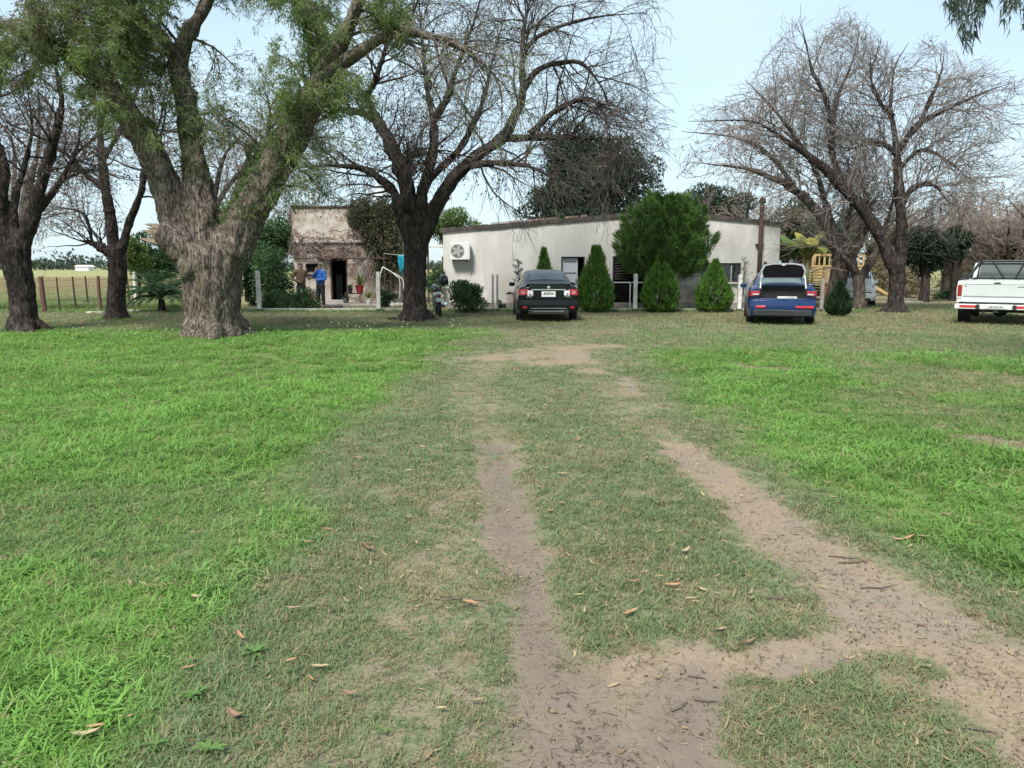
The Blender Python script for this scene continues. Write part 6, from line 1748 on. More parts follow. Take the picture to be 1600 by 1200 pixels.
# motorcycle ----------------------------------------------------
def motorcycle():
    g = G(689, 496)
    root = thing('motorcycle', 'small black and white motorcycle parked tail-on between the bare tree and the green bush', 'motorcycle', (g.x, g.y, 0), math.radians(10))
    root.rotation_euler[1] = math.radians(-6)
    M_BK = mat('moto_black', (0.012, 0.012, 0.013), rough=.3, coat=.6)
    def mw(y, r, w, nm):
        t = MB(); t.lathe([(r * .78, -w / 2), (r * .95, -w / 2), (r, -w * .2), (r, w * .2), (r * .95, w / 2), (r * .78, w / 2)], 24, axis='X'); t = t.build(nm, M_TYRE, root, angle=40); t.location = (0, y, r)
        m_ = MB()
        m_.lathe([(.05, -.05), (.055, 0), (.05, .05)], 10, axis='X')
        for k in range(6): a = k * 1.047; m_.bar((0, math.cos(a) * .05, math.sin(a) * .05), (0, math.cos(a) * r * .8, math.sin(a) * r * .8), .018)
        m_.build('rim', M_RIM, t, weld=False)
    mw(.30, .29, .10, 'wheel'); mw(1.52, .29, .085, 'wheel')
    MB().tube([(0, .0, .62), (0, .02, .54), (0, .10, .42)], [.085, .08, .05], 8).build('rear_mudguard', M_BK, root, smooth=True)
    mb = MB(); mb.loft([[(x * w, y, z + h * zz) for x, zz in ((-1, 0), (-.9, .7), (-.4, 1), (.4, 1), (.9, .7), (1, 0), (.5, -.3), (-.5, -.3))] for y, z, w, h in ((-.06, .70, .07, .06), (.05, .70, .13, .12), (.4, .68, .15, .12), (.8, .68, .10, .10))], closed=True); mb.build('tail_fairing', M_WHITE, root, smooth=True)
    mb = MB(); mb.loft([[(x * w, y, z + h * zz) for x, zz in ((-1, 0), (-.9, .6), (-.4, 1), (.4, 1), (.9, .6), (1, 0), (.5, -.3), (-.5, -.3))] for y, z, w, h in ((.02, .83, .10, .05), (.25, .82, .14, .07), (.6, .80, .15, .07), (.9, .80, .09, .06))], closed=True); mb.build('seat', M_PLASTIC, root, smooth=True)
    mb = MB(); mb.loft([[(x * w, y, z + h * zz) for x, zz in ((-1, 0), (-.9, .6), (-.4, 1), (.4, 1), (.9, .6), (1, 0), (.5, -.4), (-.5, -.4))] for y, z, w, h in ((.82, .82, .09, .08), (.95, .86, .15, .12), (1.15, .90, .15, .11), (1.28, .9, .08, .06))], closed=True); mb.build('fuel_tank', M_BK, root, smooth=True)
    MB().sphere((0, -.085, .685), (.065, .03, .055)).build('tail_lamp', M_RED, root, smooth=True)
    p = plate(root, (0, -.10, .555), .18, .13, rotx=-.2)
    MB().box((0, .85, .42), (.26, .4, .3)).build('engine', mat('engine_grey', (0.10, 0.10, 0.10), (0.05, 0.05, 0.05), rough=.5, metal=.5), root, bevel=.05)
    MB().tube([(.16, .9, .3), (.18, .5, .3), (.19, .0, .42)], [.03, .045, .05], 8).build('exhaust', M_CHROME, root)
    MB().tube([(-.10, .3, .29), (-.12, .75, .36)], .025, 6).build('swing_arm', M_PLASTIC, root)
    for s in (-1, 1):
        MB().tube([(s * .09, .28, .32), (s * .11, .36, .68)], [.03, .028], 8).build('shock_absorber', M_CHROME, root)
        MB().tube([(s * .09, 1.50, .3), (s * .09, 1.30, .92)], .024, 6).build('fork_leg', M_CHROME, root)
        MB().sphere((s * .22, -.01, .60), (.04, .03, .03), 8, 6).build('indicator', mat('indicator_amber', (0.5, 0.42, 0.34)), root, smooth=True)
        MB().tube([(s * .04, .02, .62), (s * .2, .0, .60)], .01, 5).build('indicator_stalk', M_PLASTIC, root)
        MB().tube([(s * .30, 1.2, 1.0), (s * .36, 1.19, 1.14)], .008, 5).build('mirror_stem', M_PLASTIC, root)
        MB().sphere((s * .37, 1.18, 1.17), (.065, .02, .045), 10, 8).build('mirror', M_CHROME if s < 0 else M_PLASTIC, root, smooth=True)
        MB().tube([(s * .12, .72, .33), (s * .27, .70, .33)], .014, 6).build('foot_peg', M_PLASTIC, root)
    MB().tube([(-.37, 1.12, 1.0), (-.2, 1.22, 1.03), (0, 1.28, .98), (.2, 1.22, 1.03), (.37, 1.12, 1.0)], .016, 6).build('handlebar', M_PLASTIC, root)
    MB().sphere((0, 1.38, .92), (.11, .09, .11)).build('headlamp', M_BK, root, smooth=True)
    MB().tube([(-.1, .8, .3), (-.26, .72, .02)], .014, 5).build('side_stand', M_PLASTIC, root)
    mb = MB(); mb.tube([(-.12, .05, .86), (-.11, -.06, .88), (.11, -.06, .88), (.12, .05, .86)], .014, 6); mb.build('grab_rail', M_CHROME, root)
    # helmet resting on the tank
    h = thing('helmet', 'black helmet resting on top of the parked motorcycle', 'helmet', (g.x + .06, g.y + .5, .90))
    prof = [(.001, .42), (.07, .415), (.115, .38), (.142, .31), (.148, .24), (.14, .17), (.128, .12), (.11, .10)]
    MB().lathe(prof[::-1], 16).build('shell', M_BK, h, smooth=True)
    MB().box((0, -.0, .115), (.20, .22, .05)).build('lining', M_PLASTIC, h, bevel=.03)
    MB().sphere((0, .045, .27), (.135, .125, .06), 14, 8).build('visor', M_CARGLASS, h, smooth=True)
motorcycle()
# ---------------------------------------------------------------- wooden play tower
M_PINE = mat('pine_wood', (0.46, 0.33, 0.15), (0.36, 0.25, 0.11), scale=6, stretch=(.3, 1, 4), rough=.7, bump=.2)
M_PINE_OR = mat('stained_wood', (0.34, 0.16, 0.045), (0.26, 0.115, 0.035), scale=6, stretch=(.3, 1, 4), rough=.7, bump=.2)
def play_tower():
    Y = 37.5; X = (1295 - 800) / FPX * Y
    root = thing('play_tower', 'yellow wooden play tower half hidden behind the leaning bare tree', 'play tower', (X, Y, 0), math.radians(-6))
    W, D, zd, zr, zt = 1.15, .8, .82, 1.58, 2.12
    for x in (-W, -.62, .30, W):
        for y in (-D, D):
            MB().box((x, y, zt / 2 if abs(x) > .2 else zr / 2), (.09, .09, zt)).build('post', M_PINE, root, bevel=.01)
    MB().box((0, 0, zd - .04), (2 * W, 2 * D, .06)).build('deck', M_PINE, root)
    for y in (-D - .065, D + .065):
        for k in range(6): MB().box((-.16, y, zd + .06 + k * .125), (.9, .035, .108)).build('plank', M_PINE, root, bevel=.006)
        for x0, x1 in ((-W, -.66), (.34, W)):
            for k in range(5): MB().box(((x0 + x1) / 2, y, zd + .07 + k * .15), (x1 - x0 + .06, .03, .075)).build('plank', M_PINE, root, bevel=.006)
        MB().box((0, y, zr + .03), (2 * W + .15, .05, .08)).build('rail', M_PINE, root, bevel=.008)
        MB().box((-.2, y, zt + .02), (1.9, .05, .08)).build('rail', M_PINE, root, bevel=.008)
        for x in (-W, -.86, -.62, -.40, .22, W - .22): MB().box((x, y + (.03 if y < 0 else -.03), (zr + zt) / 2), (.055, .03, zt - zr)).build('baluster', M_PINE, root)
        for k in range(4): MB().box((-.16, y, .2 + k * .14), (.86, .03, .125)).build('lower_board', M_PINE_OR, root, bevel=.006)
    for x in (-W - .06, W + .06):
        for k in range(5): MB().box((x, 0, zd + .07 + k * .15), (.03, 2 * D, .075)).build('plank', M_PINE, root, bevel=.006)
        MB().box((x, 0, zt + .02), (.05, 2 * D, .08)).build('rail', M_PINE, root)
    # slide to the right
    mb = MB(); pts = [(W + .1, zd), (W + .4, zd - .05), (W + 1.3, .25), (W + 1.7, .15)]
    mb.prism([(x, z) for x, z in pts] + [(x, z + .03) for x, z in pts[::-1]], -.28, .28)
    for s in (-.28, .28): mb.prism([(x, z) for x, z in pts] + [(x, z + .16) for x, z in pts[::-1]], s - .02, s + .02)
    mb.build('slide', M_PINE, root, weld=False)
play_tower()

# ---------------------------------------------------------------- people by the old house
def skin_mesh(name, verts, edges, radii, m, parent, levels=2, extra=None, root_i=0):
    me = bpy.data.meshes.new(name); bm = bmesh.new(); sl = bm.verts.layers.skin.verify()
    vs_ = []
    for k, (co, r) in enumerate(zip(verts, radii)):
        v = bm.verts.new(co); r = r if isinstance(r, (tuple, list)) else (r, r); v[sl].radius = r; v[sl].use_root = (k == root_i); vs_.append(v)
    for a, b in edges: bm.edges.new((vs_[a], vs_[b]))
    bm.to_mesh(me); bm.free()
    o = bpy.data.objects.new('tmp', me); COL.objects.link(o)
    o.modifiers.new('s', 'SKIN').use_smooth_shade = True
    sd_ = o.modifiers.new('d', 'SUBSURF'); sd_.levels = levels; sd_.render_levels = levels
    dg = bpy.context.evaluated_depsgraph_get(); dg.update()
    m2 = bpy.data.meshes.new_from_object(o.evaluated_get(dg), depsgraph=dg)
    bpy.data.objects.remove(o); bpy.data.meshes.remove(me)
    if extra is not None:
        bm = bmesh.new(); bm.from_mesh(m2); tmp = bpy.data.meshes.new('t'); tmp.from_pydata(extra.v, [], extra.f); bm.from_mesh(tmp); bm.to_mesh(m2); bm.free(); bpy.data.meshes.remove(tmp)
    m2.name = name; m2.materials.clear()
    return link_mesh(name, m2, m, parent, smooth=True)
M_SKIN = mat('skin', (0.34, 0.20, 0.145), (0.30, 0.17, 0.12), scale=12, rough=.55)
M_HAIR = mat('hair_dark', (0.025, 0.02, 0.018), (0.05, 0.042, 0.038), scale=40, rough=.7)
M_SHOE = mat('shoe_dark', (0.025, 0.022, 0.02), rough=.6)
def hand(mb, wrist, d, side, s=1.0):
    d = Vector(d).normalized(); up = Vector((0, 0, 1)) if abs(d.z) < .9 else Vector((0, -1, 0)); sd_ = d.cross(up).normalized(); nn = sd_.cross(d)
    mb.loft([[Vector(wrist) + d * t * s + sd_ * x * w * s + nn * z * h * s for x, z in ((-1, -.5), (0, -1), (1, -.5), (1, .5), (0, 1), (-1, .5))] for t, w, h in ((0, .026, .02), (.04, .040, .018), (.085, .042, .014))], closed=True)
    for k, (x, ln) in enumerate(((-.030, .065), (-.010, .078), (.011, .072), (.031, .055))):
        b = Vector(wrist) + d * .08 * s + sd_ * x * s; e1 = b + d * ln * .5 * s - nn * .006; e2 = e1 + (d * .8 - nn * .6).normalized() * ln * .45 * s
        mb.tube([b - d * .02, e1, e2], [.0095 * s, .0088 * s, .0065 * s], 6)
    b = Vector(wrist) + d * .03 * s - sd_ * .032 * s * side; mb.tube([b + sd_ * .01 * side, b - sd_ * .022 * side * s + d * .03 * s, b - sd_ * .028 * side * s + d * .062 * s - nn * .01], [.012 * s, .011 * s, .008 * s], 6)
def person(label, loc, rz, top_m, leg_m, arms, H=1.70, beard=False, top_name='jacket', fat=1.0, collar=True, look=0.0):
    """arms: {'l': (elbow, wrist, hand direction), 'r': ...} in the figure's own space; it faces -Y"""
    root = thing('person', label, 'person', loc, rz)
    k = H / 1.70
    V = lambda *c: tuple(x * k for x in c)
    sh = {'r': (-.19, .0, 1.40), 'l': (.19, .0, 1.40)}
    verts = [V(0, 0, .92), V(0, .01, 1.10), V(0, .01, 1.28), V(0, .01, 1.41), V(0, .0, 1.49), V(0, -.015, 1.555), V(0, -.02, 1.61), V(0, -.015, 1.665)]
    rad = [(.15, .11), (.14, .105), (.155, .11), (.12, .09), (.052, .055), (.068, .078), (.075, .088), (.055, .065)]
    edges = [(i, i + 1) for i in range(7)]
    for s, x in (('r', -1), ('l', 1)):
        e, w, d = arms[s]; n = len(verts)
        verts += [V(*sh[s]), V(*e), V(*w)]; rad += [.062, .046, .030]; edges += [(3, n), (n, n + 1), (n + 1, n + 2)]
        n = len(verts)
        verts += [V(x * .095, 0, .86), V(x * .11, -.015, .48), V(x * .12, .01, .09), V(x * .125, -.10, .04)]; rad += [.085, .056, .042, .03]
        edges += [(0, n), (n, n + 1), (n + 1, n + 2), (n + 2, n + 3)]
    hm = MB()
    for s, x in (('r', -1), ('l', 1)):
        e, w, d = arms[s]; hand(hm, V(*w), d, x, k)
    hm.loft([[V(-.013, -.083, 1.60), V(.013, -.083, 1.60), V(0, -.10, 1.603)], [V(-.006, -.085, 1.645), V(.006, -.085, 1.645), V(0, -.092, 1.645)]], closed=True)
    for x in (-1, 1): hm.sphere(V(x * .078, 0, 1.612), (.012, .022, .032), 8, 6)
    body = skin_mesh('body', [Vector(v) for v in verts], edges, rad, M_SKIN, root, extra=hm)
    # clothes, grown on the same skeleton a little larger
    ids = [0, 1, 2, 3]; cv = [Vector(V(0, 0, .86)), Vector(V(0, .0, 1.08)), Vector(V(0, .005, 1.28)), Vector(V(0, .01, 1.41)), Vector(V(0, .005, 1.47))]
    cr_ = [(.185 * fat, .135 * fat), (.18 * fat, .145 * fat), (.185 * fat, .14), (.15, .115), (.075, .08)]; ce = [(i, i + 1) for i in range(4)]
    for s in ('r', 'l'):
        e, w, d = arms[s]; n = len(cv); wv = Vector(V(*w)); ev = Vector(V(*e))
        cv += [Vector(V(*sh[s])), ev, wv.lerp(ev, .12)]; cr_ += [.085, .066, .048]; ce += [(3, n), (n, n + 1), (n + 1, n + 2)]
    j = skin_mesh(top_name, cv, ce, cr_, top_m, root, root_i=0)
    if collar: MB().lathe([(.075 * k, 1.45 * k), (.085 * k, 1.47 * k), (.078 * k, 1.53 * k), (.066 * k, 1.525 * k)], 14, (0, 0, 0)).build('collar', top_m, j, smooth=True)
    tv = [Vector(V(0, 0, .98)), Vector(V(0, 0, .88))]; tr_ = [(.155 * fat, .125 * fat), (.165, .13)]; te = [(0, 1)]
    for x in (-1, 1):
        n = len(tv); tv += [Vector(V(x * .095, 0, .80)), Vector(V(x * .11, -.015, .48)), Vector(V(x * .12, .01, .10))]; tr_ += [.105, .080, .068]; te += [(1, n), (n, n + 1), (n + 1, n + 2)]
    skin_mesh('trousers', tv, te, tr_, leg_m, root)
    for x in (-1, 1):
        MB().loft([[V(x * .125 + a * w, y, z + b * h) for a, b in ((-1, 0), (-.8, .8), (0, 1), (.8, .8), (1, 0))] for y, w, z, h in ((.07, .035, .0, .08), (.03, .045, .0, .10), (-.06, .05, .0, .08), (-.15, .045, .0, .05), (-.19, .02, .0, .03))], closed=True).build('shoe', M_SHOE, root, smooth=True)
    hb = MB(); hb.sphere(V(0, .012, 1.645), (.088 * k, .098 * k, .082 * k), 14, 10)
    hb.v = [(x, y + (0.012 if (y < -.05 * k) else 0), max(z, (1.60 if y > -.02 * k else 1.675) * k)) for x, y, z in hb.v]; hb.build('hair', M_HAIR, root, smooth=True)
    f = MB()
    for x in (-1, 1): f.sphere(V(x * .030, -.085, 1.632), (.010, .006, .006), 8, 5)
    f.box(V(0, -.089, 1.572), (.042 * k, .008, .007)); 
    for x in (-1, 1): f.box(V(x * .031, -.088, 1.652), (.032 * k, .006, .006))
    f.build('face_features', M_HAIR, root, weld=False)
    return root, k
M_BROWNJ = mat('jacket_brown', (0.145, 0.095, 0.052), (0.11, 0.07, 0.04), scale=7, rough=.85, bump=.3)
M_BLUEJ = mat('jacket_blue', (0.015, 0.115, 0.42), (0.012, 0.085, 0.34), scale=7, rough=.6, bump=.3)
M_TRD = mat('trousers_dark', (0.018, 0.02, 0.026), (0.012, 0.013, 0.018), scale=7, rough=.85)
M_TRB = mat('trousers_brown', (0.05, 0.042, 0.035), (0.035, 0.03, 0.026), scale=7, rough=.85)
pY = 29.9
person('man in a brown jacket with his hand at his waist, standing behind a shrub', ((469 - 800) / FPX * pY / 1.0075 * .995, pY, 0), math.radians(28), M_BROWNJ, M_TRB,
       {'r': ((-.36, .03, 1.12), (-.14, -.20, 1.02), (.9, -.2, -.1)), 'l': ((.30, -.02, 1.12), (.36, -.26, 1.16), (.6, -.7, .1))}, H=1.70, fat=1.12)
person('man in a bright blue jacket with folded arm and one hand raised to his chin', ((500.5 - 800) / FPX * pY / 1.0075 * .995, pY - .1, 0), math.radians(-22), M_BLUEJ, M_TRD,
       {'r': ((-.27, -.10, 1.15), (-.07, -.19, 1.45), (.25, .0, .9)), 'l': ((.27, -.05, 1.12), (-.02, -.23, 1.10), (-.95, -.1, .1))}, H=1.66, fat=1.1)

# ---------------------------------------------------------------- odds and ends by the old house
M_TURQ = mat('cloth_turquoise', (0.015, 0.34, 0.46), (0.012, 0.26, 0.38), scale=5, rough=.8, trans=.2)
M_WPIPE = mat('pipe_white', (0.58, 0.57, 0.54), (0.46, 0.45, 0.42), scale=8, rough=.6)
rY = 30.4
def rp(px, py): q = P(px, py, rY); return q
a0 = rp(600, 484); rail = thing('pipe_frame', 'bent white pipe frame beside the ivy corner of the old house', 'pipe frame', (a0.x, rY, 0))
lc = lambda px, py, dy=0.0: tuple(rp(px, py) - Vector((a0.x, rY, 0)) + Vector((0, dy, 0)))
MB().tube([lc(598, 417), lc(610, 424), lc(624, 432), lc(629, 436), lc(631, 445), lc(631, 470), (lc(631, 480)[0], 0, .0)], .019, 8).build('pipe', M_WPIPE, rail, smooth=True)
MB().tube([lc(612, 425), lc(623, 434), lc(625, 440), lc(625, 470), (lc(625, 478)[0], 0.02, 0)], .017, 8).build('pipe', M_WPIPE, rail, smooth=True)
MB().tube([lc(598, 417), lc(594, 430), (lc(592, 470)[0], 0, 0)], .017, 8).build('pipe', M_WPIPE, rail, smooth=True)
# towel on a line
tw0 = rp(626, 399); cl_ = thing('clothes_line', 'thin clothes line strung between the old house and the dark bare tree', 'clothes line', (tw0.x, rY, 0))
l0 = P(600, 396, 31.5) - Vector((tw0.x, rY, 0)); l1 = P(640, 399, 29.3) - Vector((tw0.x, rY, 0))
MB().tube([l0, (l0 + l1) / 2 + Vector((0, 0, -.02)), l1], .008, 4).build('line', M_WPIPE, cl_)
MB().tube([l1, (l1.x, l1.y, -.1)], .03, 6).build('pole', M_RUST, cl_); MB().tube([l0, (l0.x, l0.y, -.1)], .03, 6).build('pole', M_RUST, cl_)
vs_, fs = [], []
nu, nv = 9, 8
wt = .30; ht = rp(626, 399).z - rp(626, 428).z
for j in range(nv):
    for i in range(nu):
        u, v = i / (nu - 1), j / (nv - 1)
        w = wt * (.55 + .45 * math.sin(math.pi * min(1, v * 1.25 + .1))) * (1 if v < .75 else 1 - (v - .75) * 2.2)
        vs_.append(((u - .5) * w + .04 * math.sin(v * 3), .06 * math.sin(u * 14 + v * 2) * (.4 + v), -v * ht))
for j in range(nv - 1):
    for i in range(nu - 1): fs.append((j * nu + i, j * nu + i + 1, (j + 1) * nu + i + 1, (j + 1) * nu + i))
tw = MB().add(vs_, fs).build('towel', M_TURQ, smooth=True); tw.location = (tw0.x, rY - .02, tw0.z + .02); s_ = tw.modifiers.new('t', 'SOLIDIFY'); s_.thickness = .012
tag(tw, 'turquoise cloth hanging beside the dark bare trunk', 'cloth')
# plants in pots on a wire stand, right of the doorway
pY2 = 31.4
def gx(px, Y): return (px - 800) / FPX * Y / 1.0075
stand = thing('plant_stand', 'low black wire plant stand to the right of the doorway', 'plant stand', (gx(552, pY2), pY2, .1))
mb = MB()
for x in (-.32, .32):
    for y in (-.15, .15): mb.tube([(x, y, 0), (x * .8, y, .22), (x, y, .40)], .014, 5)
mb.tube([(-.32, -.15, .40), (.32, -.15, .40)], .014, 5); mb.tube([(-.32, .15, .40), (.32, .15, .40)], .014, 5); mb.tube([(-.30, -.15, .12), (.30, -.15, .30)], .012, 5); mb.tube([(.30, -.15, .12), (-.30, -.15, .30)], .012, 5)
mb.build('wire_legs', M_PLASTIC, stand, weld=False)
MB().box((0, 0, .415), (.7, .34, .02)).build('shelf', M_PLASTIC, stand)
def potted(label, px, Y, z, pm, r, h, n, L, lm, seed):
    rr_ = np.random.default_rng(seed); root = thing('potted_plant', label, 'potted plant', (gx(px, Y), Y, z))
    MB().lathe([(.001, 0), (r * .7, 0), (r, h), (r * 1.1, h), (r * 1.1, h + .03), (r * .9, h + .03), (r * .85, h - .02), (.001, h - .03)], 16).build('pot', pm, root, smooth=False, angle=40)
    for q in range(n):
        a = q * 2.4; e = rr_.uniform(.5, 1.3); d = Vector((math.cos(a) * math.cos(e), math.sin(a) * math.cos(e), math.sin(e))); p = Vector((0, 0, h)); v2, f2 = [], []
        ln = L * rr_.uniform(.7, 1.1)
        for s in range(6):
            t = s / 5; wv = .045 * math.sin(math.pi * min(1, t * .9 + .1)); sdv = d.cross(Vector((0, 0, 1))).normalized(); v2 += [p - sdv * wv, p + sdv * wv]; p = p + d * ln / 5; d = (d + Vector((0, 0, -.2))).normalized()
        for s in range(5): f2.append((s * 2, s * 2 + 1, s * 2 + 3, s * 2 + 2))
        MB().add(v2, f2).build('leaf', lm, root, smooth=True)
potted('red pot with long yellow-green leaves to the right of the doorway', 562, 31.5, .515, mat('pot_red', (0.36, 0.03, 0.03), (0.28, 0.022, 0.025), scale=6, rough=.5), .17, .30, 16, .62, M_LEAF_LIGHT, 401)
potted('small dark pot plant nearest the doorway on the wire stand', 547, 31.4, .525, M_PLASTIC, .10, .16, 10, .32, M_LEAF_SHRUB, 402)
potted('pale pot plant at the foot of the creeper stems', 576, 31.2, .07, M_WHITE_OLD, .14, .22, 12, .5, M_LEAF_LIGHT, 403)
potted('grey tub with dark leaves between wire stand and doorway step', 540, 31.7, .07, mat('tub_grey', (0.22, 0.22, 0.21)), .13, .2, 10, .4, M_LEAF_BLACKGREEN, 404)
# fallen roots and sticks by the tree bases
def log(label, a, b, r, m=M_BARK_DARK):
    A, B = G(*a), G(*b); d = B - A
    o = MB().tube([(0, 0, r * .6), (d.x * .35, d.y * .35 + .05, r * .9), (d.x * .7, d.y * .7 - .03, r * .8), (d.x, d.y, r * .5)], [r, r * .9, r * .7, r * .4], 7).build('fallen_branch', m, smooth=True); o.location = (A.x, A.y, 0); tag(o, label, 'branch')
log('dark fallen branch at the left foot of the low-forked bare tree', (1392, 486), (1368, 488), .06)
log('fallen branch on the grass right of the low-forked bare tree', (1420, 485), (1438, 484.5), .04)
log('fallen branch at the left foot of the dark bare tree', (606, 500), (632, 501), .05)
log('dry branch lying under the thuja, between green bush and motorcycle', (716, 494), (732, 493), .035, M_SPLINT)
# ---------------------------------------------------------------- grass, leaf litter, weeds
gr = np.random.default_rng(501)
hidden = bpy.data.collections.new('blade_sources')         # never linked to the scene: only instanced
def blade_clump(nb, radius, h, w, lean, seed, seg=3):
    r = np.random.default_rng(seed); V, F = [], []
    for q in range(nb):
        a = r.random() * 6.283; rr_ = radius * math.sqrt(r.random()); p = np.array([math.cos(a) * rr_, math.sin(a) * rr_, -.004])
        b = r.random() * 6.283; ln = r.uniform(*h); l0 = r.uniform(*lean); wd = r.uniform(*w)
        d = np.array([math.cos(b) * l0, math.sin(b) * l0, 1.0]); d /= np.linalg.norm(d); s = np.array([-math.sin(b), math.cos(b), 0]); o = len(V)
        for k in range(seg):
            t = k / seg; ww = wd * (1 - .65 * t) * .5; V += [p - s * ww, p + s * ww]; p = p + d * ln / seg
            d = d + np.array([math.cos(b) * .32, math.sin(b) * .32, -.30]) * r.uniform(.5, 1.5); d /= np.linalg.norm(d)
        V.append(p)
        for k in range(seg - 1): F.append((o + 2 * k, o + 2 * k + 1, o + 2 * k + 3, o + 2 * k + 2))
        F.append((o + 2 * seg - 2, o + 2 * seg - 1, o + 2 * seg))
    return V, F
def grass_mat(name, dull, lush, dry):
    m, nt, b = _nodes(name); L = nt.links.new; N = nt.nodes.new
    def at(n_):
        a = N('ShaderNodeAttribute'); a.attribute_type = 'INSTANCER'; a.attribute_name = n_; return a.outputs['Fac']
    def mix(f, a, c):
        x = N('ShaderNodeMix'); x.data_type = 'RGBA'
        for k, v in (('A', a), ('B', c)):
            if isinstance(v, tuple): x.inputs[k].default_value = (*v, 1)
            else: L(v, x.inputs[k])
        L(f, x.inputs['Factor']); return x.outputs['Result']
    col = mix(at('lush'), dull, lush)
    tone = N('ShaderNodeMapRange'); L(at('tone'), tone.inputs['Value']); tone.inputs['To Min'].default_value = .72; tone.inputs['To Max'].default_value = 1.28
    mul = N('ShaderNodeVectorMath'); mul.operation = 'SCALE'; L(col, mul.inputs[0]); L(tone.outputs['Result'], mul.inputs['Scale'])
    col = mix(at('dry'), mul.outputs['Vector'], dry)
    L(col, b.inputs['Base Color']); b.inputs['Roughness'].default_value = .65; b.inputs['Specular IOR Level'].default_value = .25
    tr = N('ShaderNodeBsdfTranslucent'); L(col, tr.inputs['Color']); ms = N('ShaderNodeMixShader'); ms.inputs['Fac'].default_value = .38
    L(b.outputs['BSDF'], ms.inputs[1]); L(tr.outputs['BSDF'], ms.inputs[2]); L(ms.outputs['Shader'], nt.nodes['Material Output'].inputs['Surface'])
    return m
M_GRASS = grass_mat('grass_blades', (0.165, 0.235, 0.105), (0.168, 0.318, 0.066), (0.36, 0.28, 0.165))

def scatter(name, label, pts, rot, scl, attrs, sources):
    me = bpy.data.meshes.new(name); n = len(pts)
    me.vertices.add(n); me.vertices.foreach_set('co', np.asarray(pts, np.float32).ravel())
    a = me.attributes.new('rot', 'FLOAT_VECTOR', 'POINT'); a.data.foreach_set('vector', np.asarray(rot, np.float32).ravel())
    for k, v in {**attrs, 'scl': scl}.items():
        a = me.attributes.new(k, 'FLOAT', 'POINT'); a.data.foreach_set('value', np.asarray(v, np.float32))
    o = bpy.data.objects.new(name, me); COL.objects.link(o)
    col = bpy.data.collections.new(name + '_sources')
    for s in sources: col.objects.link(s)
    ng = bpy.data.node_groups.new(name + '_scatter', 'GeometryNodeTree')
    ng.interface.new_socket('Geometry', in_out='INPUT', socket_type='NodeSocketGeometry'); ng.interface.new_socket('Geometry', in_out='OUTPUT', socket_type='NodeSocketGeometry')
    N = ng.nodes.new; L = ng.links.new
    gi, go = N('NodeGroupInput'), N('NodeGroupOutput')
    ci = N('GeometryNodeCollectionInfo'); ci.inputs['Collection'].default_value = col; ci.inputs['Separate Children'].default_value = True; ci.inputs['Reset Children'].default_value = True
    ip = N('GeometryNodeInstanceOnPoints'); ip.inputs['Pick Instance'].default_value = True
    ra = N('GeometryNodeInputNamedAttribute'); ra.data_type = 'FLOAT_VECTOR'; ra.inputs['Name'].default_value = 'rot'
    e2 = N('FunctionNodeEulerToRotation'); sa = N('GeometryNodeInputNamedAttribute'); sa.data_type = 'FLOAT'; sa.inputs['Name'].default_value = 'scl'
    rv = N('FunctionNodeRandomValue'); rv.data_type = 'INT'; rv.inputs['Min'].default_value = 0 if 'Min' in rv.inputs else 0
    ints = [i for i in rv.inputs if i.type == 'INT' and i.name in ('Min', 'Max')]
    ints[0].default_value = 0; ints[1].default_value = len(sources) - 1
    iout = [q for q in rv.outputs if q.type == 'INT'][0]
    L(gi.outputs[0], ip.inputs['Points']); L(ci.outputs[0], ip.inputs['Instance']); L(iout, ip.inputs['Instance Index'])
    L(ra.outputs[0], e2.inputs[0]); L(e2.outputs[0], ip.inputs['Rotation']); L(sa.outputs[0], ip.inputs['Scale']); L(ip.outputs[0], go.inputs[0])
    md = o.modifiers.new('scatter', 'NODES'); md.node_group = ng
    return tag(o, label, kind='stuff')
def src(name, V, F, m):
    me = bpy.data.meshes.new(name); me.from_pydata([tuple(v) for v in V], [], F); me.materials.append(m)
    return bpy.data.objects.new(name, me)

bands = [(1.7, 3.2, 1), (3.2, 5, 2), (5, 8, 3), (8, 12, 4), (12, 18, 5), (18, 24, 6), (24, 33, 7)]
def sample(dens):
    X, Y = [], []
    for (a, b, k), d in zip(bands, dens):
        w = .72 * b + 1.6; n = int(d * (b - a) * 2 * w)
        X.append(gr.uniform(-w, w, n)); Y.append(gr.uniform(a, b, n))
    return np.concatenate(X), np.concatenate(Y)
def clear_of_tree(x, y):
    k = np.ones(len(x), bool)
    for o in (big_org,): k &= np.hypot(x - o.x, y - o.y) > .62
    return k
# short, worn turf
x, y = sample([1500, 1000, 620, 330, 150, 80, 36])
d, l, t, f = masks(x, y)
patch_n = fbm(x * 3.3, y * 3.3, 77); fine_n = fbm(x * 9, y * 9, 78)
de = np.clip(d + (fine_n - .5) * .9 * (d > .04) + (patch_n - .5) * .5 * (d > .04), 0, 1)
keep = gr.random(len(x)) < np.clip((1.02 - 1.25 * de) * (.55 + .9 * patch_n) * (.6 + .8 * fine_n), 0.012, 1) * (1 - f)
keep &= clear_of_tree(x, y) & (gr.random(len(x)) > l * .6)
x, y, d, l, t = (q[keep] for q in (x, y, d, l, t))
n = len(x); dist = np.hypot(x, y)
dry = np.clip((gr.random(n) < (.10 + .33 * t + .45 * d)).astype(float) * gr.uniform(.35, 1, n) + .12 * t, 0, 1)
src_s = [src('short_clump', *blade_clump(15, .055, (.022, .052), (.0032, .0055), (.2, 1.3), 600 + k), M_GRASS) for k in range(5)]
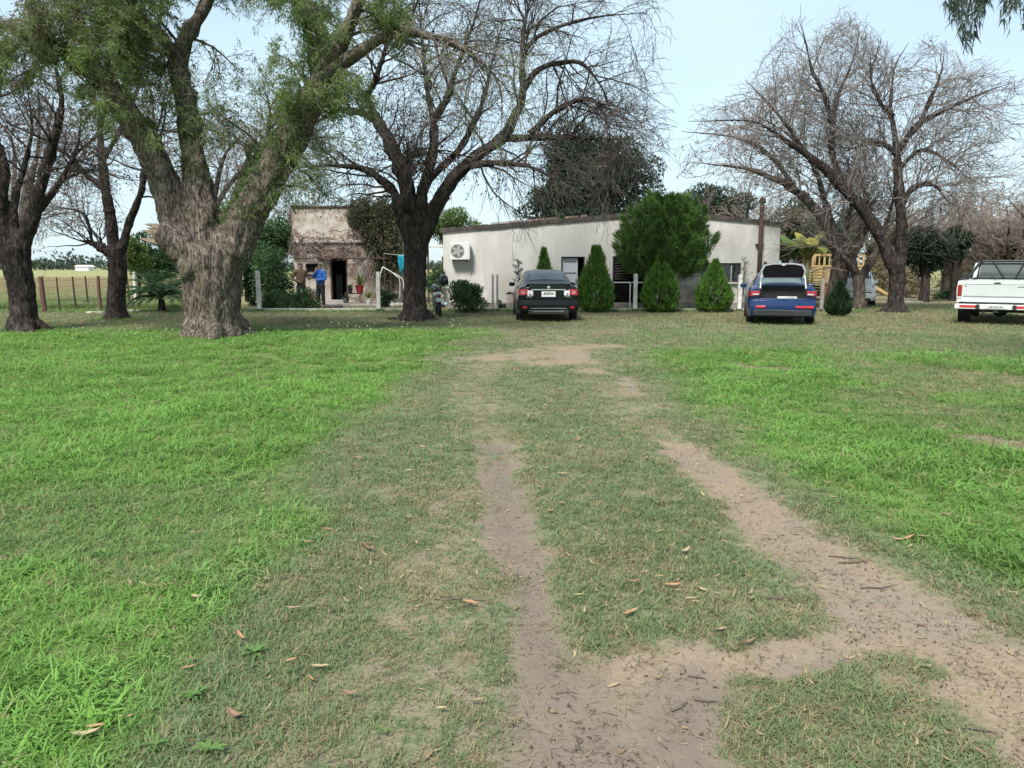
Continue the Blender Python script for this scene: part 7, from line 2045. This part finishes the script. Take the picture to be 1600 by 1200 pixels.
scatter('short_grass', 'short worn grass of the yard and between the wheel tracks', np.c_[x, y, ground_z(x, y)], np.c_[gr.normal(size=n) * .12, gr.normal(size=n) * .12, gr.random(n) * 6.283],
        gr.uniform(.7, 1.25, n) * np.interp(dist, [2, 8, 20, 33], [1, 1.2, 1.9, 2.6]) * (1 - .45 * d), {'lush': np.clip(l + .18 * gr.normal(size=n) * (l > .1), 0, 1), 'tone': np.clip(gr.normal(.5, .22, n) + .5 * (fbm(x * .9, y * .9, 81) - .5), 0, 1.3), 'dry': dry}, src_s)
# lush, taller grass at both sides
x, y = sample([750, 560, 360, 210, 105, 45, 10])
d, l, t, f = masks(x, y)
tuft = fbm(x * 1.9, y * 1.9, 91)
pl = np.clip((l - .12) * 1.35, 0, 1) * np.clip(.25 + 1.5 * (tuft - .25), .12, 1)
keep = (gr.random(len(x)) < pl) & clear_of_tree(x, y)
x, y, d, l, t, tuft = (q[keep] for q in (x, y, d, l, t, tuft)); n = len(x); dist = np.hypot(x, y)
src_l = [src('tall_clump', *blade_clump(15, .07, (.06, .14), (.005, .0095), (.25, 1.2), 620 + k, 4), M_GRASS) for k in range(5)] + [src('leafy_clump', *blade_clump(11, .06, (.05, .10), (.010, .017), (.5, 1.6), 640 + k, 4), M_GRASS) for k in range(3)]
scatter('tall_grass', 'lush green grass on both sides of the wheel tracks', np.c_[x, y, ground_z(x, y)], np.c_[gr.normal(size=n) * .15, gr.normal(size=n) * .15, gr.random(n) * 6.283],
        gr.uniform(.55, 1.1, n) * (.55 + .75 * tuft) * (.6 + .55 * l) * np.interp(dist, [2, 8, 20], [.95, 1.1, 1.5]), {'lush': np.clip(l * 1.05 + .12 * gr.normal(size=n), .2, 1.1), 'tone': np.clip(gr.normal(.5, .25, n) + 1.5 * (fbm(x * .8, y * .8, 83) - .5), -.2, 1.5), 'dry': (gr.random(n) < .07 + .2 * t) * gr.uniform(.3, .8, n)}, src_l)
# rough growth near the big trunk, kerb, tree feet and the field fence
xs_, ys_ = [], []
for cx_, cy_, r0, r1, k in ((big_org.x, big_org.y - .1, .55, 1.5, 420), (c_org.x, c_org.y, .3, .8, 120), (e_org.x, e_org.y, .4, .9, 120), (f_org.x, f_org.y, .3, .8, 90), (r_org.x, r_org.y, .25, .6, 60)):
    a = gr.random(k) * 6.283; q = r0 + (r1 - r0) * gr.random(k) ** 1.6; xs_.append(cx_ + np.cos(a) * q); ys_.append(cy_ + np.sin(a) * q)
xs_.append(gr.uniform(-9.6, 12.5, 900)); ys_.append(KY - .12 - gr.random(900) ** 2 * .5)
fx = gr.uniform(-26, -12.2, 1500); xs_.append(fx); ys_.append(27.6 + gr.normal(size=1500) * .7)
x, y = np.concatenate(xs_), np.concatenate(ys_); n = len(x)
scatter('rough_grass', 'rough uncut grass round tree feet, kerb and fence', np.c_[x, y, np.zeros(n)], np.c_[gr.normal(size=n) * .15, gr.normal(size=n) * .15, gr.random(n) * 6.283], gr.uniform(.8, 1.7, n) * np.where(np.hypot(x, y) > 24, 1.3, 1), {'lush': gr.uniform(.25, .9, n), 'tone': gr.uniform(.1, .9, n), 'dry': (gr.random(n) < .2) * gr.uniform(.3, .9, n)}, src_l)
# the field beyond: tall pale grass
yf = 28.5 + 70 * gr.random(26000) ** 1.7; xf = gr.uniform(-1.05, -.36, 26000) * yf - 2.0
k = xf < -11.5; xf, yf = xf[k], yf[k]; n = len(xf)
src_f = [src('field_clump', *blade_clump(18, .22, (.25, .6), (.010, .02), (.1, .6), 660 + k, 3), M_GRASS) for k in range(3)]
scatter('field_grass', 'tall yellowing grass in the open field at the left', np.c_[xf, yf, np.zeros(n)], np.c_[gr.normal(size=n) * .1, gr.normal(size=n) * .1, gr.random(n) * 6.283], gr.uniform(.6, 1.1, n) * np.interp(yf, [28, 60, 100], [.8, 1.0, 1.3]), {'lush': np.clip(gr.uniform(.0, .6, n) * np.interp(yf, [28, 45, 60], [1, .5, .1]), 0, 1), 'tone': gr.uniform(.4, 1.1, n), 'dry': np.clip(np.interp(yf, [28, 40, 60], [.25, .6, .95]) + .2 * gr.normal(size=n), 0, 1)}, src_f)

# dry leaf litter
M_LITTER = grass_mat('leaf_litter', (0.40, 0.285, 0.165), (0.46, 0.37, 0.22), (0.23, 0.145, 0.09))
def curled_leaf(L, W, curl, seed, n=6):
    r = np.random.default_rng(seed); V, F = [], []
    for k in range(n + 1):
        t = k / n; w = W * math.sin(math.pi * (.06 + .9 * t)) ** .8 * .5; xx = (t - .5) * L; zz = .006 + curl * L * (2 * t - 1) ** 2 + r.normal() * .0015; yy = .12 * L * math.sin(t * 2.5 + seed)
        V += [(xx, yy - w, zz + w * .45), (xx, yy, zz), (xx, yy + w, zz + w * .5)]
    for k in range(n): F += [(3 * k, 3 * k + 3, 3 * k + 4, 3 * k + 1), (3 * k + 1, 3 * k + 4, 3 * k + 5, 3 * k + 2)]
    return V, F
src_d = [src('dry_leaf', *curled_leaf(.075, .018, .10 + .05 * (k % 3), 700 + k), M_LITTER) for k in range(6)]
x, y = sample([62, 70, 66, 46, 28, 18, 7]); d, l, t, f = masks(x, y)
keep = gr.random(len(x)) < (.25 + .9 * t) * (1 - .85 * l) * (1 - .45 * d); x, y = x[keep], y[keep]; d, l = d[keep], l[keep]; n = len(x)
scatter('leaf_litter', 'small dry leaves littering the worn grass', np.c_[x, y, ground_z(x, y) + .012 * (1 - d)], np.c_[gr.normal(size=n) * .25, gr.normal(size=n) * .25, gr.random(n) * 6.283], gr.uniform(.35, .9, n) * np.interp(np.hypot(x, y), [3, 10, 25], [.8, 1, 1.4]), {'lush': gr.random(n), 'tone': gr.uniform(.2, 1, n), 'dry': (gr.random(n) < .3) * gr.uniform(.4, 1, n)}, src_d)
# crumbs of earth, straw and tiny twigs on the bare tracks
M_STRAW = grass_mat('straw_bits', (0.26, 0.20, 0.145), (0.34, 0.27, 0.18), (0.10, 0.075, 0.06))
def straw(seed):
    r = np.random.default_rng(seed); V, F = [], []
    for k in range(7):
        a = r.random() * 6.283; p = r.normal(size=2) * .05; ln = r.uniform(.01, .05); w = .0016
        dx, dy = math.cos(a) * ln, math.sin(a) * ln; o = len(V); z = .003 + r.random() * .006
        V += [(p[0] - dy / ln * w, p[1] + dx / ln * w, z), (p[0] + dy / ln * w, p[1] - dx / ln * w, z), (p[0] + dx, p[1] + dy, z + r.random() * .01)]; F.append((o, o + 1, o + 2))
    for k in range(5):
        p = r.normal(size=2) * .06; s = r.uniform(.002, .006); o = len(V)
        V += [(p[0] - s, p[1], 0), (p[0] + s * .6, p[1] - s, 0), (p[0] + s * .4, p[1] + s, 0), (p[0], p[1], s * 1.2)]; F += [(o, o + 1, o + 3), (o + 1, o + 2, o + 3), (o + 2, o, o + 3)]
    return V, F
src_st = [src('straw_bits', *straw(720 + k), M_STRAW) for k in range(5)]
x, y = sample([200, 160, 100, 45, 12, 4, 0]); d, l, t, f = masks(x, y)
keep = gr.random(len(x)) < np.clip(.25 + d, 0, 1) * (1 - l); x, y = x[keep], y[keep]; n = len(x)
scatter('straw_litter', 'crumbs of earth and straw on the bare wheel tracks', np.c_[x, y, ground_z(x, y)], np.c_[np.zeros(n), np.zeros(n), gr.random(n) * 6.283], gr.uniform(.6, 1.4, n), {'lush': gr.random(n), 'tone': gr.uniform(0, 1, n), 'dry': (gr.random(n) < .35) * 1.0}, src_st)
# brown dug-over clods with dead stalks on the right
# seed heads of dandelions along the far edge of the lush grass
hv, hf = [], []
mbh = MB()
for k in range(90):
    px = gr.uniform(90, 770); py = gr.uniform(504, 532) if px > 300 else gr.uniform(502, 540)
    if 270 < px < 400 and py < 526: continue
    g = G(px, py); h = gr.uniform(.12, .26)
    mbh.tube([(g.x, g.y, 0), (g.x + .02, g.y, h)], .004, 3, mi=0); mbh.sphere((g.x + .02, g.y, h), .015, 6, 4, mi=1)
o = mbh.build('seed_heads', [M_LEAF_LIGHT, mat('seed_head_white', (0.45, 0.43, 0.38), rough=.9)], weld=False); tag(o, 'white dandelion seed heads standing in the grass before the trees', kind='stuff')

# single leaves near the camera, weeds, twigs
LT = [mat('leaf_tan_%s' % w, c, tuple(q * .75 for q in c), scale=30, rough=.7) for w, c in (('orange', (0.36, 0.19, 0.10)), ('tan', (0.36, 0.26, 0.155)), ('brown', (0.20, 0.12, 0.075)))]
src_me = []
for k in range(5):
    V, F = curled_leaf(.11, .030, .08 + .05 * (k % 3), 740 + k, 8); me = bpy.data.meshes.new('fallen_leaf'); me.from_pydata([tuple(v) for v in V], [], F); src_me.append(me)
leaf_px = [(150, 1147), (135, 1158), (300, 1040), (293, 1052), (460, 957), (625, 988), (690, 1112), (372, 1128), (485, 1068), (405, 920), (570, 855), (480, 850), (575, 862), (375, 1000), (310, 935), (455, 1040), (500, 1050), (550, 1092), (735, 945), (745, 1100), (985, 882), (1070, 865), (990, 915), (1050, 918), (1100, 925), (985, 962), (1125, 992), (1165, 1005), (1390, 812), (1440, 845), (1420, 845), (1400, 848), (1480, 812), (510, 830), (660, 700), (560, 718), (640, 812), (610, 790), (550, 700), (700, 830), (1110, 705), (1190, 700), (1290, 760), (1330, 765), (1170, 780), (1010, 720), (880, 745), (900, 690), (860, 800), (950, 800)]
g_root = 'dry leaves fallen along the track'
for k, (px, py) in enumerate(leaf_px):
    g = G(px, py); me = src_me[k % 5].copy() if False else src_me[k % 5]
    o = bpy.data.objects.new('fallen_leaf', me); COL.objects.link(o)
    o.location = (g.x, g.y, float(ground_z(g.x, g.y)) + .022); o.rotation_euler = (random.uniform(-.25, .25), random.uniform(-.25, .25), random.uniform(-.6, .6) + (math.pi if k % 2 else 0)); s = random.uniform(.4, .8); o.scale = (s, s, s)
    if not me.materials: me.materials.append(LT[(k % 5) % 3])
    zone = 'on the grass strip between the wheel tracks' if 860 < px < 1120 and py > 690 else ('in the worn grass left of the wheel tracks' if px < 760 else ('in the grass right of the wheel tracks' if px > 1120 else 'on the far worn grass of the yard'))
    tag(o, ('orange', 'tan', 'brown')[(k % 5) % 3] + ' curled leaf lying ' + zone, 'leaf', g_root)
wb = MB()
WEED_AT = ['farthest up the worn grass at the lower left', 'nearest the bottom edge, left of centre', 'at the bottom edge beside the lush grass at the left', 'at the border of lush and worn grass, lower left', 'in the grass beside the upper fallen leaves, lower left', 'in the worn grass just left of the left track']
def weed(px, py, n, L, seed):
    L *= .5
    r = np.random.default_rng(seed); g = G(px, py); root = thing('weed', 'low broad-leaved weed rosette ' + WEED_AT[seed - 760], 'weed', (g.x, g.y, float(ground_z(g.x, g.y))), 0, 'broad-leaved weeds in the near grass')
    for q in range(n):
        a = q * 2.4 + r.random() * .4; e = r.uniform(.25, .9); d = Vector((math.cos(a) * math.cos(e), math.sin(a) * math.cos(e), math.sin(e))); p = Vector((0, 0, .015)); v2, f2 = [], []
        ln = L * r.uniform(.65, 1.1)
        for s in range(6):
            t = s / 5; wv = .24 * L * math.sin(math.pi * min(1, t * .92 + .06)) ** .8 * (.5 + .5 * t); sdv = d.cross(Vector((0, 0, 1))).normalized(); v2 += [p - sdv * wv * .6 + Vector((0, 0, wv * .2)), p.copy(), p + sdv * wv * .6 + Vector((0, 0, wv * .2))]; p = p + d * ln / 5; d = (d + Vector((0, 0, -.17))).normalized()
        for s in range(5): f2 += [(s * 3, s * 3 + 1, s * 3 + 4, s * 3 + 3), (s * 3 + 1, s * 3 + 2, s * 3 + 5, s * 3 + 4)]
        MB().add(v2, f2).build('leaf', leaf_mat('leaf_weed', (0.13, 0.235, 0.06), (0.09, 0.17, 0.045), scale=9, trans=.3), root, smooth=True)
for k, (px, py, n, L) in enumerate(((398, 1025, 12, .14), (328, 1182, 7, .15), (245, 1175, 9, .11), (305, 1095, 13, .13), (330, 962, 8, .10), (600, 1150, 5, .08))): weed(px, py, n, L, 760 + k)
def twig(px, py, ln, a, seed):
    r = np.random.default_rng(seed); g = G(px, py); mb = MB(); p = Vector((0, 0, .008)); d = Vector((math.cos(a), math.sin(a), 0)); pts = []
    for k in range(5): pts.append(p.copy()); d = (d + Vector((r.normal() * .2, r.normal() * .2, r.normal() * .04))).normalized(); p = p + d * ln / 4; p.z = max(.004, p.z)
    mb.tube(pts, [.005, .0045, .004, .003, .002], 5); q = pts[2]; mb.tube([q, q + Vector((d.y, -d.x, .15)) * ln * .25], [.003, .0015], 4)
    o = mb.build('twig', mat('twig_ground', (0.15, 0.115, 0.09), (0.09, 0.07, 0.055), scale=20)); o.location = (g.x, g.y, float(ground_z(g.x, g.y))); tag(o, 'thin dark twig lying ' + ('on the bare right wheel track' if px > 1130 and py < 1000 else ('in the worn grass left of the tracks' if px < 800 else 'on the bare earth low in the picture')), 'twig', 'twigs lying on the track')
for k, (px, py, ln, a) in enumerate(((1310, 872, .22, .05), (1295, 862, .16, -.3), (1180, 932, .20, -.2), (1345, 912, .2, 0), (1075, 1043, .07, -.6), (1050, 1100, .09, .1), (690, 936, .24, .05), (870, 1070, .08, .1), (1300, 845, .2, .3), (1085, 1080, .10, -.1), (1150, 1108, .07, .4), (1512, 1125, .1, -.4), (1395, 1115, .08, .2))): twig(px, py, ln, a, 780 + k)
